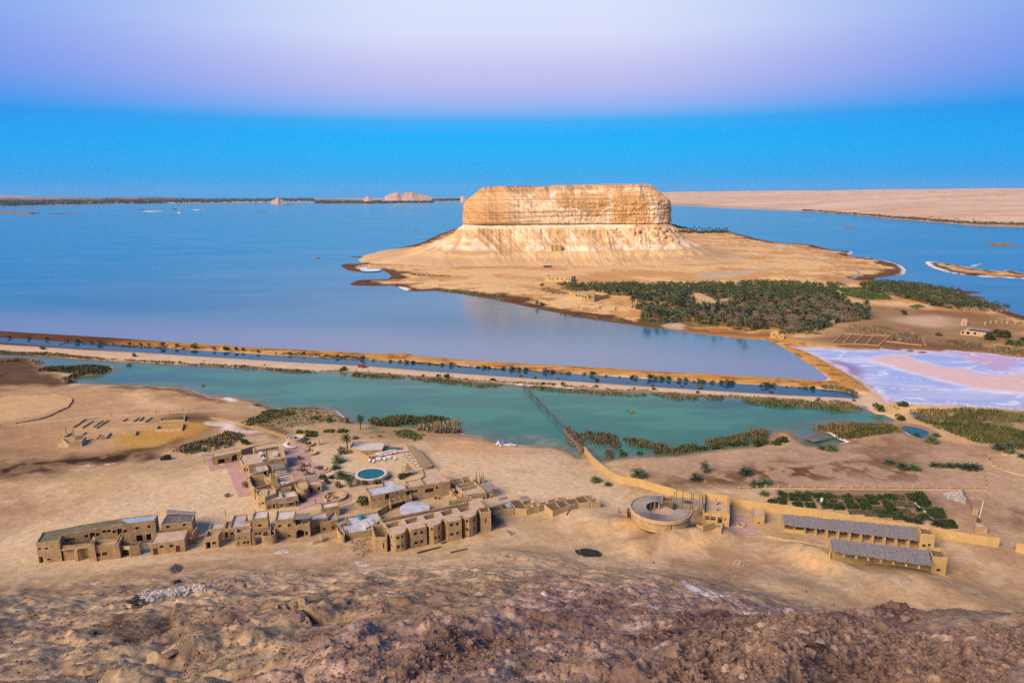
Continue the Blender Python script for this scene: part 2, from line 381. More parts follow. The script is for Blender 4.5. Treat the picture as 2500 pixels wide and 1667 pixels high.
def water_mat(name, col, col2, scale=.01, rough=.16, bump=.05, bscale=.6, stretch=(1, 1, 1), spec=.5):
    m, n, l, p = nmat(name)
    geo = n.new('ShaderNodeNewGeometry')
    mp = n.new('ShaderNodeMapping'); mp.inputs['Scale'].default_value = stretch; l.new(geo.outputs['Position'], mp.inputs[0])
    t = n.new('ShaderNodeTexNoise'); t.inputs['Scale'].default_value = scale; t.inputs['Detail'].default_value = 4; t.inputs['Distortion'].default_value = .8; l.new(mp.outputs[0], t.inputs['Vector'])
    mr = n.new('ShaderNodeMapRange'); mr.interpolation_type = 'SMOOTHSTEP'; mr.inputs['From Min'].default_value, mr.inputs['From Max'].default_value = .3, .7; l.new(t.outputs[0], mr.inputs['Value'])
    mx = n.new('ShaderNodeMix'); mx.data_type = 'RGBA'; mx.inputs['A'].default_value = (*col, 1); mx.inputs['B'].default_value = (*col2, 1); l.new(mr.outputs[0], mx.inputs['Factor'])
    l.new(mx.outputs['Result'], p.inputs['Base Color'])
    mr3 = n.new('ShaderNodeMapRange'); mr3.inputs['To Min'].default_value, mr3.inputs['To Max'].default_value = rough * .7, rough * 1.5; l.new(t.outputs[0], mr3.inputs['Value'])
    l.new(mr3.outputs[0], p.inputs['Roughness'])
    p.inputs['IOR'].default_value = 1.33; p.inputs['Specular IOR Level'].default_value = spec
    w = n.new('ShaderNodeTexNoise'); w.inputs['Scale'].default_value = bscale; w.inputs['Detail'].default_value = 3; l.new(geo.outputs['Position'], w.inputs['Vector'])
    bp = n.new('ShaderNodeBump'); bp.inputs['Strength'].default_value = bump; bp.inputs['Distance'].default_value = 1.0
    l.new(w.outputs[0], bp.inputs['Height']); l.new(bp.outputs[0], p.inputs['Normal'])
    MATS[name] = m
    return m

# ---------------------------------------------------------------- objects
def mesh_np(name, V, F, m=None, col=None, smooth=False):
    me = bpy.data.meshes.new(name)
    V = np.asarray(V, np.float32); F = np.asarray(F, np.int32)
    k = F.shape[1]
    me.vertices.add(len(V)); me.vertices.foreach_set('co', V.ravel())
    me.loops.add(F.size); me.loops.foreach_set('vertex_index', F.ravel())
    me.polygons.add(len(F)); me.polygons.foreach_set('loop_start', np.arange(0, F.size, k, dtype=np.int32))
    me.polygons.foreach_set('loop_total', np.full(len(F), k, np.int32))
    me.polygons.foreach_set('use_smooth', np.full(len(F), smooth, bool))
    if col is not None:
        a = me.color_attributes.new('Col', 'FLOAT_COLOR', 'POINT')
        c = np.ones((len(V), 4), np.float32); c[:, :3] = np.clip(col, 0, 1); a.data.foreach_set('color', c.ravel())
    me.update(calc_edges=True)
    if m: me.materials.append(m)
    return me
def link(name, me, parent=None, label=None, cat=None, group=None, kind=None, loc=None, rz=None):
    o = bpy.data.objects.new(name, me); COL.objects.link(o)
    if parent is not None: o.parent = parent
    if loc is not None: o.location = loc
    if rz is not None: o.rotation_euler[2] = rz
    if label: o['label'] = label
    if cat: o['category'] = cat
    if group: o['group'] = group
    if kind: o['kind'] = kind
    return o
def empty(name, loc, label, cat, group=None, rz=0):
    o = bpy.data.objects.new(name, None); COL.objects.link(o)
    o.location = loc; o.rotation_euler[2] = rz; o.empty_display_size = .5
    o['label'] = label; o['category'] = cat
    if group: o['group'] = group
    return o
def copy_tree(o, parent=None):
    c = o.copy(); COL.objects.link(c)
    if parent is not None: c.parent = parent
    for ch in list(o.children):
        copy_tree(ch, c)
    return c
def grid_faces(nr, nc):
    i = np.arange(nr - 1)[:, None] * nc + np.arange(nc - 1)[None, :]
    return np.stack([i, i + 1, i + nc + 1, i + nc], -1).reshape(-1, 4)

# ---------------------------------------------------------------- the ground: colours of sand, soil, salt and rock where they lie
def mixc(C, c, m):
    m = m[..., None]
    return C * (1 - m) + np.array(c) * m
def reg(pts, z=2.0, soft=8, warp=1.5, sm=2):
    return sst(-soft, soft, sdf(smooth_poly(pz2(pts, z), n=sm), GX + G_wx * warp, GY + G_wy * warp))
def ground_colour():
    X, Y, s = GX, GY, G_s
    f1 = fbm(X / 34, Y / 34, 4, 31); f2 = fbm(X / 7, Y / 7, 4, 32); f3 = fbm((X + G_wx * 6) / 55, (Y + G_wy * 6 + X * .15) / 38, 5, 33); f4 = fbm(X / 1.6, Y / 1.6, 3, 34)
    C = np.empty(X.shape + (3,)); C[:] = (.48, .335, .185)
    C = mixc(C, (.40, .25, .135), sst(.48, .62, f1) * .8)
    C = mixc(C, (.56, .42, .27), sst(.55, .68, f2) * .45)
    north = 1 - G_south
    # island sand and its wet brown margin
    C = mixc(C, (.60, .395, .185), north * .9)
    C = mixc(C, (.42, .20, .060), north * sst(.46, .58, f3) * sst(190, 50, s) * .8); C = mixc(C, (.22, .095, .035), north * sst(.54, .62, fbm((X + G_wx * 8) / 28, Y / 16, 5, 39)) * sst(110, 30, s) * .6)
    C = mixc(C, (.065, .026, .010), north * sst(1, 0, (s - 7 - 60 * np.clip(f1 - .42, 0, 1) - 8 * f2) / 8) * sst(520, 600, np.hypot(X, Y)) * .9)
    C = mixc(C, (.42, .36, .27), reg(P(zc, (0, 80), (300, 60), (620, 30), (500, 60), (250, 110), (0, 130))) * .6)
    C = mixc(C, (.15, .085, .045), reg(P(zc, (1000, 280), (1500, 330), (2100, 360), (2352, 420), (2352, 640), (1400, 600), (700, 560), (1100, 440)), soft=20) * .75)
    C = mixc(C, (.50, .36, .24), reg(P(zc, (1300, 400), (1800, 380), (1880, 460), (1700, 480)), soft=14) * .8)
    # dikes
    dl, dc, ds = -sdf(LAKE, X, Y), -sdf(CANAL, X, Y), -sdf(SALT, X, Y)
    dk = sst(24, 16, dl) * sst(34, 22, np.minimum(dc, ds)) * (1 - sst(560, 620, np.hypot(X, Y)))
    C = mixc(C, (.43, .215, .045), dk); C = mixc(C, (.25, .115, .03), dk * sst(.5, .62, f2))
    C = mixc(C, (.62, .42, .20), dk * sst(.56, .68, fbm(X / 20, Y / 3, 3, 41)) * .4)
    dg = -sdf(LAGOON, X, Y)
    rd = sst(26, 20, dg) * sst(26, 20, dc)
    C = mixc(C, (.50, .37, .245), rd)
    C = mixc(C, (.25, .155, .09), rd * np.maximum(sst(2.6, 1.2, dg), sst(1.6, .6, dc)))
    cw = reg([(2120, 985), (2205, 1000), (2290, 1040), (2390, 1085), (2360, 1090), (2270, 1056), (2170, 1012), (2120, 995)], soft=3, warp=.2)
    C = mixc(C, (.55, .36, .18), cw)
    # south side
    so = G_south
    pale = reg(P(zF, (300, 1150), (520, 1066), (700, 1030), (1000, 1020), (1270, 1020), (1360, 1090), (1470, 1160), (1450, 1210), (1150, 1160), (850, 1120), (640, 1250), (480, 1290), (100, 1330), (-100, 1350), (-100, 1260)), soft=14)
    C = mixc(C, (.58, .44, .275), pale * so * .9)
    C = mixc(C, (.50, .35, .20), pale * so * sst(.52, .62, f2) * .5)
    C = mixc(C, (.56, .33, .18), reg(P(zF, (990, 1000), (1080, 1005), (1200, 1030), (1180, 1055), (1050, 1045), (980, 1030)), soft=8) * .8)
    C = mixc(C, (.36, .21, .10), reg(P(z4, (560, 40), (760, 60), (980, 110), (830, 160), (640, 110)), soft=4) * .5)
    gr = reg(P(zF, (1450, 1060), (1800, 1010), (2100, 1010), (2352, 1050), (2352, 1330), (2200, 1200), (1650, 1110), (1500, 1110)), soft=14)
    C = mixc(C, (.43, .285, .185), gr * .9); C = mixc(C, (.30, .175, .10), gr * sst(.50, .60, f1) * .55)
    for L, m in ((P(ze, (700, 520), (1100, 400), (1300, 430), (1620, 320), (1700, 370), (1950, 400), (1880, 490), (1500, 500), (900, 540)), .85), (P(zg, (0, 350), (300, 380), (520, 300), (900, 240), (1500, 270), (1350, 420), (1500, 560), (900, 560), (500, 500), (100, 520)), .6),
                 (P(zg, (2100, 820), (2300, 840), (2320, 960), (2150, 960)), .9), (P(zg, (600, 90), (1100, 90), (1350, 160), (900, 240), (560, 200)), .5)):
        C = mixc(C, (.12, .058, .028), reg(L, soft=10) * min(m * 1.2, 1) * (.12 + .88 * sst(.40, .52, f2)))
    C = mixc(C, (.52, .36, .22), reg(P(zg, (0, 425), (400, 390), (780, 270), (800, 255), (420, 345), (0, 410)), soft=2, warp=.3) * .8)
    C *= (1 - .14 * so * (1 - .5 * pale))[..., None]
    lf = reg(P(z7, (-300, 300), (400, 350), (1000, 340), (1900, 380), (2300, 470), (2600, 700), (2300, 900), (1500, 1120), (500, 1330), (-300, 1420)), soft=14)
    C = mixc(C, (.36, .215, .105), lf * .55); C = mixc(C, (.20, .115, .06), lf * sst(.47, .58, fbm((X + G_wx) / 26, (Y + G_wy) / 11, 5, 37)) * .75); C = mixc(C, (.52, .36, .20), lf * sst(.56, .66, fbm((X + G_wx) / 20, (Y + G_wy) / 9, 5, 38)) * .6)
    # left shore: brown, red and ochre soils
    C = mixc(C, (.42, .265, .14), reg(P(zF, (0, 880), (180, 890), (400, 905), (520, 920), (560, 990), (480, 1020), (300, 1080), (0, 1060)), soft=12) * .8)
    C = mixc(C, (.055, .028, .017), reg(P(z7, (-200, 60), (250, 40), (420, 110), (400, 200), (760, 260), (640, 340), (300, 330), (-200, 380)), soft=6) * .85)
    C = mixc(C, (.50, .34, .17), reg(P(z7, (-100, 480), (380, 440), (640, 450), (735, 510), (660, 590), (400, 690), (-200, 780)), soft=4, warp=.3) * .8)
    C = mixc(C, (.60, .40, .225), reg(P(z7, (1250, 400), (1500, 430), (1650, 540), (1850, 570), (1700, 600), (1450, 560), (1350, 500)), soft=7) * .9)
    C = mixc(C, (.08, .036, .016), reg(P(z7, (1850, 380), (2100, 455), (2300, 470), (2200, 500), (2000, 450), (1800, 400), (1400, 370), (1100, 350), (1100, 335), (1600, 345)), soft=4) * .85)
    C = mixc(C, (.058, .028, .011), reg(P(z7, (1650, 690), (2000, 640), (2230, 690), (2240, 790), (2060, 900), (1800, 960), (1700, 820)), soft=9) * .85)
    C = mixc(C, (.41, .235, .06), reg(P(z7, (1230, 880), (1650, 790), (2000, 735), (2150, 750), (2130, 830), (1900, 940), (1600, 1020), (1300, 1050), (1220, 960)), soft=6) * .95)
    C = mixc(C, (.06, .03, .009), reg(P(z7, (1300, 1010), (1700, 1010), (1800, 930), (1950, 900), (1750, 1030), (1500, 1090), (1250, 1080)), soft=5) * .8)
    C = mixc(C, (.30, .18, .095), reg(P(z7, (-200, 760), (500, 760), (620, 850), (600, 1000), (900, 1100), (300, 1150), (-200, 1190)), soft=14) * .7)
    C = mixc(C, (.040, .020, .012), reg(P(z7, (-200, 1180), (300, 1150), (700, 1105), (1250, 1050), (1750, 1080), (1500, 1150), (1000, 1200), (500, 1280), (0, 1350), (-200, 1360)), soft=6) * (.6 + .4 * sst(.4, .55, f2)))
    C = mixc(C, (.62, .50, .42), reg(P(z7, (800, 1235), (1050, 1190), (1250, 1150), (1260, 1165), (1000, 1225)), soft=1.5) * sst(.45, .6, f4) * .8)
    C = mixc(C, (.07, .032, .015), reg(P(z8, (240, 230), (480, 250), (620, 300), (560, 350), (300, 340), (150, 290)), soft=5) * .8)
    C = mixc(C, (.66, .55, .50), reg(P(z8, (-120, 190), (60, 250), (250, 280), (430, 330), (300, 320), (100, 300), (-150, 240)), soft=2.5) * .8)
    C = mixc(C, (.62, .52, .46), reg(P(z7, (2240, 740), (2352, 720), (2420, 780), (2352, 850), (2220, 810)), soft=3) * .75)
    C = mixc(C, (.55, .34, .14), reg(P(z8, (-100, 160), (200, 215), (420, 275), (620, 340), (600, 350), (380, 300), (150, 240), (-100, 185)), soft=2, warp=.3) * .9)
    C = mixc(C, (.19, .125, .07), reg(P(zg, (0, 650), (100, 645), (1250, 640), (1460, 660), (1720, 985), (1400, 940), (900, 860), (400, 790), (0, 745)), soft=2.5, warp=.4) * .8)
    # green tint under gardens and marshes
    grn = np.maximum.reduce([reg(P(z8, (190, 170), (420, 60), (640, 80), (900, 110), (1100, 160), (1180, 200), (1000, 230), (700, 240), (420, 240)), soft=10) * .35,
                             reg(P(z8, (1330, 195), (2000, 150), (2220, 200), (2230, 300), (1900, 290), (1880, 380), (1500, 330), (1250, 300)), soft=6) * .6,
                             reg(P(zd, (1480, 515), (2352, 545), (2700, 560), (2700, 800), (2300, 764), (2000, 740), (1800, 650)), soft=4) * .8,
                             reg(P(z7, (1850, 980), (2200, 860), (2450, 780), (2500, 900), (2250, 1000), (1950, 1060)), soft=6) * .55,
                             reg(P(zc, (980, 195), (1200, 180), (1400, 230), (1400, 275), (1150, 270)), soft=6) * .9,
                             reg(P(zb, (1330, 540), (1700, 560), (2250, 590), (2250, 640), (1700, 620), (1350, 600)), soft=5) * .8,
                             reg(P(zc, (1520, 320), (1600, 300), (1650, 325), (1580, 340)), soft=4),
                             reg(P(z3, (430, 120), (700, 20), (950, 60), (1090, 110), (1080, 180), (950, 160), (700, 100)), soft=4) * .6])
    C = mixc(C, (.085, .105, .03), grn * (.35 + .65 * sst(.38, .55, f2)))
    C = mixc(C, (.17, .085, .045), reg(P(zc, (960, 600), (1060, 512), (1390, 530), (1640, 545), (1660, 605), (1310, 605)), soft=3, warp=.3) * .85)
    C = mixc(C, (.27, .25, .225), sst(3.4, 2.0, polyline_sd([q for q in pz2(P(zl, (500, 378), (560, 402), (700, 424), (850, 452), (1000, 492), (1150, 546), (1250, 570), (1305, 590), (1270, 618), (1190, 645)), 1.5)], X, Y)[0]) * north * .9)
    # damp and salt lines at the water's edge
    C = mixc(C, (.20, .12, .07), so * sst(5, 1.5, s) * .75)
    salt = sst(-.5, .1, s) * sst(1.5, .5, s) * sst(.5, .6, f1 + .25 * (f2 - .5)) * (1 - dk * .6) * (np.hypot(X, Y) < 480)
    C = mixc(C, (.74, .68, .68), salt * .9)
    C = mixc(C, (.72, .66, .66), sst(-1, .5, s) * sst(9, 3, s + 9 * (f1 - .5)) * reg(P(zl, (1370, 650), (1560, 620), (1570, 540), (1230, 490), (1230, 450), (1300, 452), (1720, 510), (2352, 590), (2600, 640), (2600, 800), (2352, 700), (1700, 690)), z=0, soft=6) * .85)
    C = mixc(C, (.55, .42, .31), reg(P(zb, (1560, 640), (1700, 610), (1880, 640), (1800, 690), (1600, 660)), z=.3, soft=3, warp=.6) * .7)
    for L in (P(zl, (1560, 540), (1700, 545), (1790, 580), (1600, 590)), P(zd, (820, 320), (950, 320), (945, 290), (900, 262), (890, 280), (915, 300), (880, 312)), P(zt, (590, 465), (720, 490), (690, 510), (620, 495)), P(z7, (2290, 490), (2340, 450), (2440, 480), (2380, 530)), P(z7, (720, 322), (930, 318), (930, 332), (740, 336))):
        C = mixc(C, (.74, .68, .66), reg(L, z=.3, soft=2.5, warp=.4) * .85)
    # the slope under the camera
    hf = G_hf
    C = mixc(C, (.37, .27, .170), hf * .9)
    C = mixc(C, (.235, .155, .10), hf * sst(.50, .62, f1) * .8)
    C = mixc(C, (.40, .29, .165), hf * sst(.54, .68, f2) * .5)
    C = mixc(C, (.20, .125, .085), hf * sst(.56, .66, fbm(X / 3, Y / 3, 4, 35)) * .6)
    sc = G_sc
    C = mixc(C, (.33, .222, .178), sc)
    C = mixc(C, (.42, .295, .24), sc * sst(.50, .66, f4) * .65)
    C = mixc(C, (.165, .10, .078), sc * sst(.54, .66, f2) * .8)
    C = mixc(C, (.58, .46, .40), sc * sst(.69, .74, fbm(X / 4, Y / 4, 4, 36)) * .8)
    C = mixc(C, (.135, .075, .058), mmask(P(zr, (350, 828), (700, 560), (900, 520), (1250, 520), (1300, 600), (1000, 720), (850, 900), (300, 900)), 3) * .85)
    C = mixc(C, (.13, .070, .055), mmask(P(zs, (-300, 620), (0, 490), (300, 400), (580, 400), (820, 450), (1300, 470), (1250, 510), (900, 500), (560, 440), (400, 480), (240, 600), (0, 640)), 1.5) * .9)
    for k in range(3):
        C = mixc(C, ((.275, .178, .13), (.40, .275, .20), (.09, .053, .04))[k], G_cr * (.9, sst(.5, .68, f4) * .6, sst(.22, .06, G_rg2) * .8)[k])
    C = mixc(C, (.095, .055, .043), G_rim * .8)
    tr = lambda pts, w, k: C.__setitem__(slice(None), mixc(C, (.52, .40, .26), sst(w, w * .3, polyline_sd([np.array(march(*p, g0)[:2]) for p in pts], X + G_wx * .15, Y + G_wy * .15)[0]) * k))
    tr(P(z1, (-100, 900), (300, 840), (900, 780), (1500, 730), (2000, 690), (2352, 690)), 3.2, .45); tr(P(z2, (700, 1460), (1300, 1400), (1500, 1420)), 2.2, .4); tr(P(z3, (560, 1480), (1000, 1470), (1500, 1380), (1900, 1260), (2029, 1250)), 2.2, .4)
    tr(P(z4, (0, 1150), (700, 1080), (1300, 1120), (1800, 1050), (2300, 900)), 1.8, .35); tr(P(z7, (-100, 760), (400, 715), (900, 660), (1900, 615), (2352, 580)), 1.6, .5); tr(P(zF, (1130, 1170), (1300, 1130), (1420, 1150), (1470, 1180)), 3, .5)
    # dark ash, spilt charcoal and rusty soil on the slope
    C = mixc(C, (.055, .050, .052), mmask(P(zq, (1080, 80), (1120, 70), (1165, 85), (1150, 120), (1110, 132), (1078, 110)), 1.2) * .8)
    C = mixc(C, (.11, .060, .045), mmask(P(zq, (670, 430), (760, 390), (880, 420), (900, 540), (830, 590), (720, 560)), 2.5) * .8)
    C = mixc(C, (.060, .052, .048), mmask(P(zq, (900, 400), (1100, 380), (1090, 470), (1000, 530), (890, 575), (860, 560), (960, 470)), 2) * .75)
    C = mixc(C, (.62, .55, .50), mmask(P(zs, (180, 235), (230, 250), (330, 280), (400, 275), (490, 325), (420, 320), (280, 310), (210, 280)), .8) * .9)
    C = mixc(C, (.75, .72, .70), mmask(P(zn, (1800, 1270), (2050, 1190), (2150, 1180), (2190, 1230), (2120, 1283), (1900, 1290)), .8) * .8 * sst(.4, .5, f4))
    C = mixc(C, (.72, .68, .66), mmask(P(z3, (310, 1530), (380, 1515), (460, 1540), (430, 1567), (340, 1560)), .8) * .75 * sst(.4, .5, f4))
    C = mixc(C, (.52, .32, .14), mmask(P(z5, (0, 590), (480, 600), (480, 690), (380, 690), (0, 640)), 1.2) * .8)
    C = mixc(C, (.58, .36, .14), mmask(P(z5, (740, 900), (1000, 800), (1300, 680), (1340, 730), (1050, 880), (900, 940)), 2.5) * .7)
    C = mixc(C, (.62, .36, .18), mmask(P(z6, (230, 660), (360, 610), (420, 680), (560, 710), (600, 760), (480, 800), (380, 690)), 2) * .55)
    C = mixc(C, (.46, .275, .21), mmask(P(z5, (1450, 500), (1640, 490), (1740, 640), (1760, 740), (1600, 740), (1460, 680)), 1.5) * .8)
    C = mixc(C, (.50, .37, .24), mmask(P(zr, (0, 130), (300, 90), (700, 30), (860, 30), (1100, 150), (1120, 165), (840, 50), (700, 60), (300, 120), (0, 170)), 1.6) * .7)
    near = 1 - sst(300, 500, np.hypot(X, Y))
    C *= (1 - .16 * hf * sst(150, 60, np.hypot(X, Y)))[..., None]
    C *= (1 + (.22 + .2 * hf) * (f2 - .5) + near * (.30 + .5 * hf) * (f4 - .5))[..., None]
    return np.clip(C, .01, 1)
def mmask(pts, soft):
    return sst(-soft, soft, sdf(mpoly(pts), GX + G_wx * .25, GY + G_wy * .25))
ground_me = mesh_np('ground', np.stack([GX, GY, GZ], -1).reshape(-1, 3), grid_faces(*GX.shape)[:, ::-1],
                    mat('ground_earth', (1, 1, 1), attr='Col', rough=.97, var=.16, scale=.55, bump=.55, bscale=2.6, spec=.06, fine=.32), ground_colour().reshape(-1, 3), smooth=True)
link('ground', ground_me, kind='structure')
def disc(r, z, n=96, hole=0):
    a = np.linspace(0, 2 * math.pi, n, endpoint=False)
    return [(r * math.cos(t), r * math.sin(t), z) for t in a]
me = bpy.data.meshes.new('seabed'); me.from_pydata(disc(40000, -2.0), [], [list(range(96))]); me.materials.append(mat('seabed_sand', (.40, .29, .18), var=.2, scale=.004))
link('seabed', me, kind='structure')

# ---------------------------------------------------------------- water
def poly_obj(name, poly, z, m, kind='structure', grow=2.0):
    p = np.asarray(poly, float)
    if grow:
        A = .5 * np.sum(p[:, 0] * np.roll(p[:, 1], -1) - np.roll(p[:, 0], -1) * p[:, 1])
        e = np.roll(p, -1, 0) - p; nrm = np.stack([e[:, 1], -e[:, 0]], -1) / (np.linalg.norm(e, axis=1)[:, None] + 1e-9) * np.sign(A)
        vn = nrm + np.roll(nrm, 1, 0); vn /= np.maximum(np.linalg.norm(vn, axis=1), .6)[:, None]
        p = p + vn * grow
    bm = bmesh.new()
    f = bm.faces.new([bm.verts.new((x, y, z)) for x, y in p])
    bmesh.ops.triangulate(bm, faces=[f])
    for f in bm.faces:
        if f.normal.z < 0: f.normal_flip()
    me = bpy.data.meshes.new(name); bm.to_mesh(me); bm.free(); me.materials.append(m)
    return link(name, me, kind=kind)
def shallows_sheen(m, col, p, q, w):  # pale shallows by the dike, with a lilac sheen painted into the water colour
    n, l = m.node_tree.nodes, m.node_tree.links
    pr = n['Principled BSDF']; src = pr.inputs['Base Color'].links[0].from_socket
    e = q - p; nn = np.array((-e[1], e[0])) / np.linalg.norm(e); nn = nn if nn[1] > 0 else -nn
    dt = n.new('ShaderNodeVectorMath'); dt.operation = 'DOT_PRODUCT'; dt.inputs[1].default_value = (nn[0], nn[1], 0); l.new(n['Geometry'].outputs['Position'], dt.inputs[0])
    mr = n.new('ShaderNodeMapRange'); mr.interpolation_type = 'SMOOTHERSTEP'; c = float(nn @ p); mr.inputs['From Min'].default_value, mr.inputs['From Max'].default_value = c - 6, c + w
    mr.inputs['To Min'].default_value, mr.inputs['To Max'].default_value = .6, 0; l.new(dt.outputs['Value'], mr.inputs['Value'])
    mx = n.new('ShaderNodeMix'); mx.data_type = 'RGBA'; l.new(mr.outputs[0], mx.inputs['Factor']); l.new(src, mx.inputs['A']); mx.inputs['B'].default_value = (*col, 1); l.new(mx.outputs['Result'], pr.inputs['Base Color'])
    return m
poly_obj('lake', LAKE, 0, shallows_sheen(water_mat('lake_water', (.010, .110, .21), (.034, .165, .262), scale=.006, stretch=(.6, 1.6, 1), rough=.15, bump=.035, bscale=.35, spec=.45), (.23, .22, .33), pz(0, 808)[:2], pz(1900, 922)[:2], 150))
def lagoon():
    lo, hi = LAGOON.min(0) - 3, LAGOON.max(0) + 3
    nx, ny = int((hi[0] - lo[0]) / 2.4), int((hi[1] - lo[1]) / 2.4)
    X, Y = np.meshgrid(np.linspace(lo[0], hi[0], nx), np.linspace(lo[1], hi[1], ny))
    d = sdf(LAGOON, X, Y); keep = d > -3.5
    f = fbm(X / 40, Y / 14, 4, 91); g = fbm(X / 9, Y / 6, 4, 92); h = fbm(X / 90, Y / 40, 3, 93)
    C = np.empty(X.shape + (3,)); C[:] = (.019, .122, .086)
    C = mixc(C, (.030, .160, .108), sst(.40, .62, f)); C = mixc(C, (.013, .092, .092), sst(.52, .66, h) * .7)
    C = mixc(C, (.010, .060, .085), sst(4, 0, sdf(smooth_poly(pz2(P(zd, (-60, 470), (100, 455), (300, 475), (430, 510), (300, 520), (120, 505)))), X + (g - .5) * 20, Y + (g - .5) * 12) * -1) * .7)
    C = mixc(C, (.105, .125, .085), sst(9, 1.5, d + (g - .5) * 9) * .75)                       # shoals at the edge
    sh = sst(-4, 8, sdf(smooth_poly(pz2(P(zi, (-80, 760), (-60, 690), (150, 665), (330, 690), (480, 740), (560, 800), (600, 860), (480, 820), (300, 780)))), X + (g - .5) * 16, Y + (f - .5) * 16))
    C = mixc(C, (.17, .185, .13), sh * .75); C = mixc(C, (.018, .10, .11), sh * sst(.5, .58, g) * .7)
    C = mixc(C, (.06, .085, .05), sst(20, 4, d + (h - .5) * 30) * sst(.52, .62, g) * .6)       # weed under the surface
    idx = np.full(X.shape, -1); idx[keep] = np.arange(keep.sum()); F = idx.ravel()[grid_faces(ny, nx)]; F = F[(F >= 0).all(1)]
    m = water_mat('lagoon_water', (0, 0, 0), (0, 0, 0), scale=.02, stretch=(.6, 1.5, 1), rough=.16, bump=.05, bscale=.7, spec=.36)
    n, l = m.node_tree.nodes, m.node_tree.links; at = n.new('ShaderNodeAttribute'); at.attribute_name = 'Col'; l.new(at.outputs['Color'], n['Principled BSDF'].inputs['Base Color'])
    link('lagoon', mesh_np('lagoon', np.stack([X[keep], Y[keep], np.zeros(keep.sum())], -1), F, m, C[keep], True), kind='structure')
lagoon()
poly_obj('canal', CANAL, 0, water_mat('canal_water', (.006, .055, .12), (.01, .075, .14), scale=.05, rough=.08, bump=.02, bscale=.8, spec=.2), grow=1)
poly_obj('pond', POND, 0, water_mat('pond_water', (.01, .075, .12), (.015, .09, .12), scale=.05, rough=.10, bump=.02, spec=.15), grow=1)
poly_obj('marsh_pool', MPOND, 0, water_mat('marsh_water', (.08, .08, .12), (.12, .10, .13), scale=.1, rough=.08, bump=.02), grow=1)
poly_obj('tide_pool', TIDE, 1.05, water_mat('brine_water', (.60, .66, .85), (.72, .74, .9), scale=.05, rough=.2, bump=.02), grow=0)

def salt_pan():
    lo, hi = SALT.min(0) - 4, SALT.max(0) + 4
    hi[0] = min(hi[0], 620)
    nx, ny = int((hi[0] - lo[0]) / 1.8), int((hi[1] - lo[1]) / 1.8)
    X, Y = np.meshgrid(np.linspace(lo[0], hi[0], nx), np.linspace(lo[1], hi[1], ny))
    d = sdf(SALT, X, Y)
    wx = (fbm(X / 30, Y / 30, 4, 51) - .5) * 26; wy = (fbm(X / 30, Y / 30, 4, 52) - .5) * 26
    g = lambda pts, soft: sst(-soft, soft, sdf(smooth_poly(pz2(pts), n=2), X + wx * .5, Y + wy * .5))
    f = fbm(X / 50 + 3, Y / 16, 5, 53)
    C = np.empty(X.shape + (3,)); C[:] = (.29, .365, .62)
    C = mixc(C, (.46, .49, .66), sst(.45, .62, f))
    C = mixc(C, (.29, .36, .56), g(P(zd, (1400, 470), (1200, 330), (1500, 350), (1900, 420), (2352, 440), (2600, 450), (2600, 560), (1600, 495)), 6) * .55)
    C = mixc(C, (.22, .12, .24), g(P(zd, (890, 168), (960, 170), (1100, 205), (1180, 250), (1190, 290), (1260, 360), (1300, 390), (1200, 350), (1050, 255)), 5) * .8)
    C = mixc(C, (.45, .30, .44), g(P(zd, (1750, 85), (1900, 100), (2352, 160), (2600, 190), (2352, 190), (2250, 240), (2100, 235), (2000, 170), (1850, 120), (1650, 130)), 6) * .85)
    C = mixc(C, (.47, .38, .50), g(P(zd, (1330, 95), (1650, 110), (1750, 130), (1500, 150), (1350, 120)), 6) * .6)
    sand = g(P(zd, (1205, 178), (1270, 148), (1400, 145), (1500, 150), (1620, 188), (1750, 215), (1850, 242), (1940, 226), (2000, 260), (2150, 285), (2352, 250), (2600, 240), (2600, 440), (2352, 412), (2050, 392), (1700, 300), (1400, 215)), 3)
    rim = g(P(zd, (1150, 180), (1270, 138), (1400, 135), (1510, 140), (1630, 178), (1750, 205), (1850, 230), (1940, 212), (2020, 250), (2150, 270), (2352, 235), (2600, 230), (2600, 460), (2352, 432), (2050, 412), (1700, 320), (1400, 235)), 3)
    C = mixc(C, (.60, .55, .62), rim * (1 - sand) * .8)
    C = mixc(C, (.60, .41, .36), sand * .95)
    ln = np.abs(fbm(X / 45, Y / 22, 4, 54) - .5)
    C = mixc(C, (.72, .73, .78), sst(.020, .005, ln) * (1 - sand) * .6)
    C = mixc(C, (.66, .62, .66), sst(6, 1.0, d + (f - .5) * 14) * .7); C = mixc(C, (.34, .22, .17), sst(3.2, .5, d + (fbm(X / 6, Y / 6, 3, 56) - .5) * 8) * .7)
    wet = np.clip(1 - sand - .4 * rim, 0, 1)
    keep = (d > -4)
    idx = np.full(X.shape, -1); idx[keep] = np.arange(keep.sum())
    F = grid_faces(ny, nx); F = idx.ravel()[F]; F = F[(F >= 0).all(1)]
    V = np.stack([X, Y, .02 + sand * .22 + sand * .1 * (fbm(X / 2, Y / 2, 3, 55) - .5)], -1)[keep]
    m = mat('salt_crust', (1, 1, 1), attr='Col', rough=.45, var=.08, scale=.2, bump=.12, bscale=1.5, spec=.2, fine=.06)
    link('salt_pan', mesh_np('salt_pan', V, F, m, C[keep], True), kind='structure')
salt_pan()

